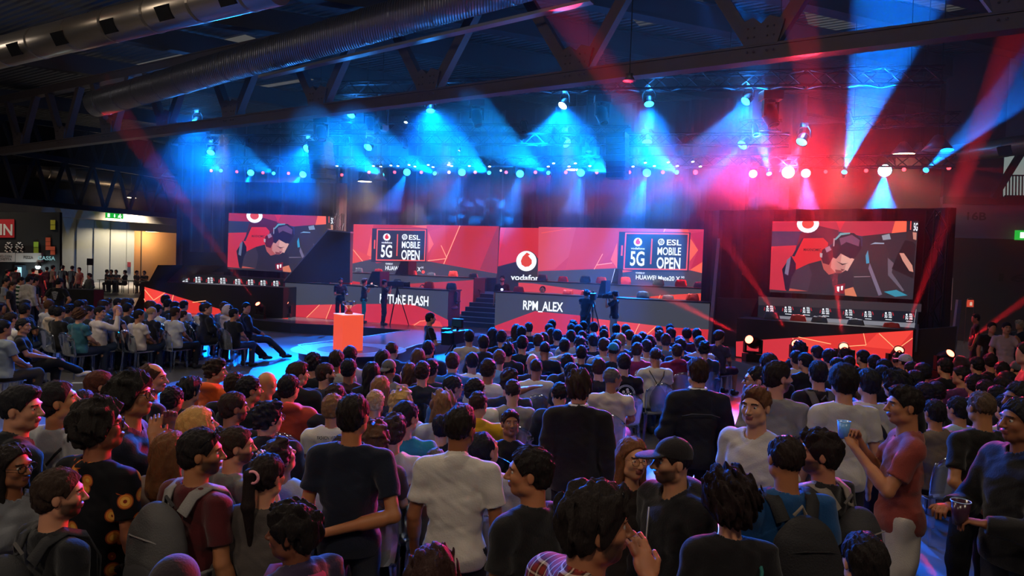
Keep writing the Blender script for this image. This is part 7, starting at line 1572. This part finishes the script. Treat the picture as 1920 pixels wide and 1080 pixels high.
mb = MB(); mb.box((0, 0, 0), (.24, .05, .17), pbr('camera_black', '121418')); kid(mb.build('housing', bevel=.008), e); mb = MB(); mb.box((0, -.03, 0), (.2, .006, .13), em('monitor_glow', '1a4a70', .15)); kid(mb.build('screen'), e)
mb = MB(); mb.tube([(0, 0, -.08), (-.03, .02, -.28)], .018, pbr('camera_black', '121418')); kid(mb.build('arm'), e)
def cup(p, label, col='6aa0d8', k=1.0):
    e = empty('plastic_cup', p); tag(e, label, 'cup'); cm = pbr('cup_' + col, col, .2, spec=.6)
    mb = MB(); mb.lathe([(.001, -.06 * k), (.03 * k, -.06 * k), (.042 * k, .05 * k), (.039 * k, .05 * k), (.028 * k, -.05 * k)], (0, 0, 0), cm, 20); kid(mb.build('wall', smooth=True), e)
    mb = MB(); mb.tube([(.042 * k * math.cos(a), .042 * k * math.sin(a), .05 * k) for a in [i * math.pi / 10 for i in range(21)]], .0025, pbr('cup_rim', 'a8c8f0', .2), 5, False); kid(mb.build('rim'), e)
def hand_at(o, P_, i, f=.1): sh, e, h, d, nm, sx = P_.arm[i]; return at_person(o, h + d * f)
cup(hand_at(A['redt'], Pose(L='cup', R='cup2', hy=15), 0, .12) + Vector((0, 0, .03)), 'blue rimmed plastic cup raised by the man in the faded red T-shirt'); cup(hand_at(A['edge'], Pose(L='hold', R='hold'), 0, .12) + Vector((0, 0, .04)), 'dark translucent plastic cup near the shaved head man at the right', '3c2030', 1.2)
def backpack(o, P_, label, c1='3c3a3c', c2='26242a', c3='6a6868', k=1.0, zoff=0.0, face=None):
    """rucksack on the back of a person (root o): bag, pocket, straps"""
    nb = P_.nb; r = empty('backpack', at_person(o, (0, 0, 0)), o.rotation_euler.z); r.scale = o.scale; tag(r, label, 'backpack')
    m1, m2, m3 = pbr('bag_' + c1, c1, .8, bump=.4, bscale=120), pbr('bag_' + c2, c2, .8), pbr('bag_' + c3, c3, .8, bump=.3, bscale=120)
    f = Field(axis(-.22, .22, .012), axis(-.42, -.06, .012), axis(.75, 1.5, .012)); cz = nb[2] - .3 + zoff
    f.ell((0, -.225, cz), (.165 * k, .115, .25 * k), None, .02); f.ell((0, -.215, cz - .07), (.17 * k, .11, .19 * k), None, .05); f.plane((0, -.135, 0), (0, 1, 0)); f.noise(.004, 30, 2)
    V, Q = f.mesh(); mesh_obj('bag', to_mesh('bag', V, Q, [m1]), r)
    f = Field(axis(-.2, .2, .012), axis(-.42, -.1, .012), axis(.7, 1.4, .012)); f.ell((0, -.3, cz - .1), (.125 * k, .06, .12 * k), None, .02); f.noise(.003, 30, 4); V, Q = f.mesh(); mesh_obj('pocket', to_mesh('pocket', V, Q, [m2]), r)
    mb = MB(); mb.tube([(-.125 * k, -.285, cz + .1), (-.06, -.335, cz + .13), (.06, -.335, cz + .13), (.125 * k, -.285, cz + .1)], .004, m3, 5); mb.tube([(-.03, -.16, cz + .24), (0, -.18, cz + .29), (.03, -.16, cz + .24)], .009, m2, 6); kid(mb.build('zip'), r)
    for sx in (-1, 1):
        mb = MB(); pts = [Vector((sx * .07, -.13, nb[2] - .1)), Vector((sx * .095, -.09, nb[2] - .022)), Vector((sx * .11, -.01, nb[2] + .012)), Vector((sx * .12, .08, nb[2] - .03)), Vector((sx * .125, .135, nb[2] - .14)), Vector((sx * .15, .12, nb[2] - .3)), Vector((sx * .175, .0, nb[2] - .4)), Vector((sx * .13, -.14, nb[2] - .42))]
        n = 6; V = []
        for i, p in enumerate(pts):
            d = (pts[min(i + 1, len(pts) - 1)] - pts[max(i - 1, 0)]).normalized(); out_ = Vector((p.x * .4, p.y, max(p.z - nb[2] + .12, 0) * 1.5)).normalized(); w_ = d.cross(out_).normalized() * (.034 if i < 5 else .015)
            V += [p + w_ + out_ * .004, p - w_ + out_ * .004, p - w_ + out_ * .016, p + w_ + out_ * .016]
        F = [(i * 4 + a, i * 4 + (a + 1) % 4, (i + 1) * 4 + (a + 1) % 4, (i + 1) * 4 + a) for i in range(len(pts) - 1) for a in range(4)]
        mb.mesh(V, F, m3); kid(mb.build('strap', smooth=True), r)
    return r
backpack(A['h7'], Pose(), 'large grey backpack worn by the person in the maroon T-shirt', '4a4848', '3c3a3c', '7a7674', 1.1)
backpack(A['h4'], Pose(), 'black and grey backpack at the bottom left corner', '232326', '5c5856', '1a1a1e', 1.0)
backpack(A['bluet'], Pose(fat=.02), 'beige and black rucksack on the bright blue T-shirt', '1c1a1c', '8c8074', '1a181a', 1.05)
backpack(A['beard'], Pose(), 'black backpack with grey straps on the bearded man', '2c2a2c', '5a5450', '7a7068', .95)
backpack(A['orbp'], Pose(), 'orange red and grey backpack behind the bearded grey T-shirt man', 'a04028', '4a4644', '4a4644', .95)
# prints, straps and small clothing pieces, children of the wearer
def find(s): return [o for o in COL.objects if s in str(o.get('label', ''))][0]
def garment(o): return next((c for c in COL.objects if c.parent == o and c.name.split('.')[0] in ('shirt', 'jacket', 'hoodie')), o)
def strap(o, pts, col, r=.008, name='bag_strap'):
    mb = MB(); mb.tube(pts, r, pbr('strap_' + col, col, .7), 6); q = mb.build(name, smooth=True); q.parent = o
strap(A['h2'], [(.15, -.02, 1.44), (.13, -.11, 1.36), (.0, -.155, 1.2), (-.13, -.14, 1.05)], '1a1a20'); strap(A['bgst'], [(-.1, .06, 1.5), (-.06, -.09, 1.45), (.06, -.15, 1.28), (.16, -.13, 1.1)], '141418', .02)
strap(A['curl'], [(.14, .02, 1.44), (.13, -.1, 1.36), (.1, -.15, 1.15), (.06, -.15, 1.0)], '14605c', .01); strap(A['prof'], [(-.1, .02, 1.44), (-.07, .09, 1.41), (0, .13, 1.37), (.07, .09, 1.41), (.1, .02, 1.44)], '9a9088', .005, 'neck_chain')
strap(A['nav'], [(.075 * math.cos(k * .5), -.01 + .07 * math.sin(k * .5), 1.487) for k in range(14)], '3a2418', .003, 'neck_cord'); strap(A['nav'], [(-.115 + 0 * k, -.155 + .033 * math.cos(k), 1.045 + .033 * math.sin(k)) for k in [i * .52 for i in range(13)]], '20222c', .006, 'bracelet')
strap(A['suit'], [(.068 * math.cos(k * .5), -.008 + .064 * math.sin(k * .5), 1.515) for k in range(14)], 'd8d4d0', .014, 'white_collar'); strap(A['denim'], [(.068 * math.cos(k * .5), -.008 + .064 * math.sin(k * .5), 1.515) for k in range(14)], 'd8d4d0', .014, 'white_collar')
strap(A['pony'], [(.032 * math.cos(k * .5), -.128, 1.685 + .032 * math.sin(k * .5)) for k in range(14)], 'e0909c', .008, 'hair_band')
strap(A['denim'], [(-.16, -.14, 1.3), (-.08, -.16, 1.325), (.08, -.16, 1.325), (.16, -.14, 1.3)], '4a4a52', .0035, 'seam')
strap(A['cap'], [(0, .165, 1.42), (.0, .175, 1.25), (0, .165, 1.0)], 'a8a4a0', .004, 'zip')
scf = A['scarf']; mb = MB()
for i, c in enumerate(('5a2848', '1c6a6c', '3c2858')): mb.tube([((.105 + .012 * i) * math.cos(k * .45), -.0 + (.11 + .01 * i) * math.sin(k * .45), 1.445 - .03 * i + .012 * math.sin(k * 2)) for k in range(15)], .034, pbr('scarf_' + c, c, .9), 8)
q = mb.build('scarf', smooth=True); q.parent = scf
def sunglasses(o, P_):
    mb = MB(); gm = pbr('sunglass', '101014', .1)
    for sx in (-1, 1): mb.ball((sx * .035, .066, .108), .026, gm, 8, (1, .35, .75)); mb.tube([(sx * .062, .06, .105), (sx * .088, 0, .05)], .003, gm, 5)
    mb.tube([(-.012, .083, .11), (.012, .083, .11)], .004, gm, 5); q = mb.build('sunglasses', smooth=True); q.parent = o; q.matrix_local = head_mat(P_)
sunglasses(A['plaid'], Pose(R='mouth', L='down', hy=-22)); sunglasses(A['h7'], Pose(hy=-45))
# printed marks on seated backs
def back_text(o, t, w_, h, z, col, y=-.135, x=0.0):
    V, F = text_mesh(t, (0, 0, 0), (1, 0, 0), (0, 0, 1), w_, h); mb = MB(); mb.mesh([Vector((v.x - w_ / 2 + x, y, v.z + z)) for v in V], F, pbr('print_' + col, col, .7)); q = mb.build('shirt_print'); q.parent = garment(o)
o = find('maroon jersey with a large white number 9'); back_text(o, '9', .14, .2, .72, 'd0c8cc', -.15)
o = find('white T-shirt with teal figure print'); back_text(o, 'FASHION VICTIMS', .2, .03, .97, '2a2c30', -.14)
mb = MB(); mb.face([(x, -.14, z) for x, z in ((-.06, .93), (.03, .93), (.04, .86), (0, .8), (-.02, .7), (-.07, .7), (-.06, .8))], pbr('print_teal', '1c7a98', .7)); q = mb.build('figure_print'); q.parent = garment(o)
o = find('white round skull print'); mb = MB()
for r in (.12, .105): mb.tube([(r * math.cos(k * .35), -.14, .83 + r * math.sin(k * .35)) for k in range(19)], .004, WP, 4)
for x, z in ((-.03, .86), (.03, .86), (0, .82), (-.05, .79), (.05, .79), (0, .76), (.02, .89), (-.02, .74)): mb.ball((x, -.14, z), .02, WP, 5, (1, .3, 1))
q = mb.build('skull_print'); q.parent = garment(o)
o = find('black drawstring bag'); r = empty('drawstring_bag', o.location, o.rotation_euler.z); tag(r, 'black drawstring bag with pale print on the beige T-shirt back', 'bag')
f = Field(axis(-.2, .2, .013), axis(-.32, -.08, .013), axis(.35, .95, .013)); f.ell((-.0, -.19, .6), (.13, .055, .19), None, .02); f.cap((0, -.17, .75), (0, -.165, .85), .07, .02, .05); f.noise(.006, 30, 2); V, Q = f.mesh(); mesh_obj('bag', to_mesh('bag', V, Q, [pbr('bag_blk', '15151a', .8)]), r)
for sx in (-1, 1): mb = MB(); mb.tube([(0, -.165, .84), (sx * .08, -.15, .97), (sx * .11, -.08, 1.04), (sx * .12, .02, 1.03)], .006, pbr('bag_blk', '15151a'), 5); q = mb.build('cord'); q.parent = r
o = find('broad seated person in a black T-shirt right of the beige')
# small things lying about
def small(name, px, py, sz, col, label, cat, rz=.3, z=0.0):
    q = G(px, py, z); mb = MB(); mb.box((q.x, q.y, z + sz[2] / 2), sz, pbr('sm_' + col, col, .7), rz=rz); tag(mb.build(name, loc=(q.x, q.y, z), bevel=.004), label, cat)
small('paper_sheet', 152, 718, (.3, .12, .006), 'b8c0c8', 'small white paper strip on the floor beside the crossed leg jeans', 'paper'); small('paper_scrap', 478, 693, (.09, .06, .01), 'c8c8cc', 'tiny white paper scrap on the floor left of the stage tongue', 'paper'); small('paper_scrap', 461, 669, (.06, .04, .01), 'c8c8cc', 'tiny white scrap on the grey floor farther from the crowd', 'paper'); small('paper_scrap', 452, 647, (.22, .09, .006), '6ab8e0', 'pale sheet on the blue floor behind the hooded spectator', 'paper')
q = G(235, 655, .45); f = Field(axis(-.2, .2, .012), axis(-.1, .1, .012), axis(0, .42, .012)); f.ell((0, 0, .2), (.15, .06, .2), None, .02); f.noise(.012, 20, 3); f.plane((0, 0, .02), (0, 0, -1)); V, Q = f.mesh()
o = mesh_obj('orange_bag', to_mesh('bag', V, Q, [pbr('orange_cloth', 'c8541c', .8, bump=.3)]), None); o.location = (q.x, q.y, .47); o.rotation_euler = (0, 0, -.3); tag(o, 'orange cloth bag on a clear chair in the left front row', 'bag'); CHAIRS.append(((q.x, q.y, 0), -22, 2, 235, 640))
q = G(297, 664, 0); f = Field(axis(-.35, .35, .018), axis(-.25, .25, .018), axis(-.02, .36, .018)); f.ell((0, 0, .14), (.3, .17, .16), None, .02); f.ell((-.1, 0, .2), (.14, .13, .13), None, .08); f.noise(.012, 22, 3); f.plane((0, 0, .01), (0, 0, -1)); V, Q = f.mesh()
o = mesh_obj('duffel_bag', to_mesh('bag', V, Q, [pbr('khaki_cloth', '4c4232', .9, bump=.3)]), None); o.location = (q.x, q.y, 0); o.rotation_euler = (0, 0, -.5); tag(o, 'slumped khaki brown bag on the floor beside the blonde person in black', 'bag')
# empty chairs at the left, then all the chairs under people
for x, y in ((12, 716), (30, 706), (62, 720)): q = G(x, y, 0); CHAIRS.append(((q.x, q.y, 0), -50, 2, x, y))
lab = {'L': ('clear plastic chair in the left audience block', 'clear plastic chairs of the left block'), 'C': ('clear plastic chair under a spectator in the centre block', 'clear plastic chairs of the centre block'), 'R': ('clear plastic chair in the dim right block', 'clear plastic chairs of the right block')}
for loc, rz, kind, px, py in CHAIRS:
    loc = (loc.location.x, loc.location.y, 0) if hasattr(loc, 'location') else loc
    z = 'L' if px < 480 and py < 660 or px < 100 else ('C' if px < 1400 else 'R'); chair(loc, R_(rz), lab[z][0], lab[z][1], parts=(kind == 2))
# --- gaming chairs on the stage
def gaming_chair_meshes():
    out = []
    f = Field(axis(-.32, .32, .018), axis(-.16, .16, .018), axis(.42, 1.32, .018))
    f.ell((0, 0, .85), (.24, .05, .3), None, .03); f.ell((0, .0, 1.1), (.17, .05, .2), None, .05); f.ell((0, .06, .85), (.13, .05, .3), None, .03, True)
    for sx in (-1, 1): f.cap((sx * .22, .03, .62), (sx * .23, .03, .95), .045, .04, .03); f.cap((sx * .15, .01, 1.12), (sx * .12, .01, 1.24), .05, .045, .04)
    V, Q = f.mesh(); out.append(('backrest', V, Q, 1))
    f = Field(axis(-.32, .32, .02), axis(-.3, .34, .02), axis(.36, .6, .02)); f.ell((0, .02, .47), (.27, .27, .07), None, .03); V, Q = f.mesh(); out.append(('seat', V, Q, 1))
    return out
GCM = {}
def gaming_chair(px, py, pl, off, red, label, group, rz=158, zb=None):
    q = pl.hit(px, py, off); base = q.z - 1.31 if zb is None else zb; e = empty('gaming_chair', (q.x, q.y, base), R_(rz)); tag(e, label, 'chair', group)
    m = pbr('chair_red', 'd83c34', .5) if red else pbr('chair_slate', '4a525e', .5)
    for nm, V, Q, c in GC:
        k = (nm, red)
        if k not in GCM: GCM[k] = to_mesh(nm, V, Q, [m])
        mesh_obj(nm, GCM[k], e)
    if 'base' not in GCM:
        mb = MB(); bm_ = pbr('chair_base', '18181c', .4); mb.tube([(0, 0, .4), (0, 0, .08)], .03, bm_)
        for k in range(5): a = k * 2 * math.pi / 5; mb.tube([(0, 0, .1), (.3 * math.cos(a), .3 * math.sin(a), .06)], [.03, .02], bm_, 6); mb.ball((.3 * math.cos(a), .3 * math.sin(a), .03), .03, bm_, 6)
        o = mb.build('base'); GCM['base'] = o.data; bpy.data.objects.remove(o)
        mb = MB()
        for sx in (-1, 1): mb.box((sx * .28, .02, .68), (.07, .26, .03), bm_); mb.tube([(sx * .26, .0, .46), (sx * .29, .0, .67)], .018, bm_, 6)
        o = mb.build('armrests'); GCM['armrests'] = o.data; bpy.data.objects.remove(o)
    mesh_obj('base', GCM['base'], e); mesh_obj('armrests', GCM['armrests'], e)
GC = gaming_chair_meshes()
for pl, off, row, nm in ((L2, .55, [(640, 501, 1), (673, 501, 0), (710, 503, 1), (774, 506, 1), (809, 510, 0), (850, 507, 1), (888, 511, 0)], 'second left desk'), (L1, .5, [(583, 517, 1), (612, 520, 0), (651, 522, 1), (718, 527, 1), (760, 527, 0), (805, 527, 1), (847, 529, 0)], 'front left desk'),
                         (R2, .55, [(1018, 513, 0), (1056, 517, 1), (1098, 516, 0), (1128, 518, 1), (1173, 518, 1), (1235, 522, 0), (1277, 523, 1), (1312, 527, 0)], 'second right desk'), (Rd, .5, [(973, 536, 1), (1065, 542, 1), (1099, 543, 1), (1150, 546, 0), (1206, 545, 0), (1253, 552, 0), (1299, 549, 1)], 'front right desk')):
    for x, y, r in row: gaming_chair(x, y, pl, off, r, ('red' if r else 'slate grey') + ' gaming chair back showing above the ' + nm, ('red' if r else 'grey') + ' gaming chairs at the ' + nm)
for x, y, r in ((1448, 583, 0), (1497, 588, 1), (1537, 591, 0), (1605, 596, 0), (1672, 603, 1)): gaming_chair(x, y, WR, .45, r, ('red' if r else 'dark') + ' gaming chair behind the right wing desk', ('red' if r else 'dark') + ' gaming chairs at the right wing', rz=148)
for x, y in ((392, 531), (422, 532), (448, 533), (470, 534), (497, 535)): gaming_chair(x, y, WLp, .45, 0, 'dark gaming chair behind the left wing desk', 'dark gaming chairs at the left wing', rz=168)
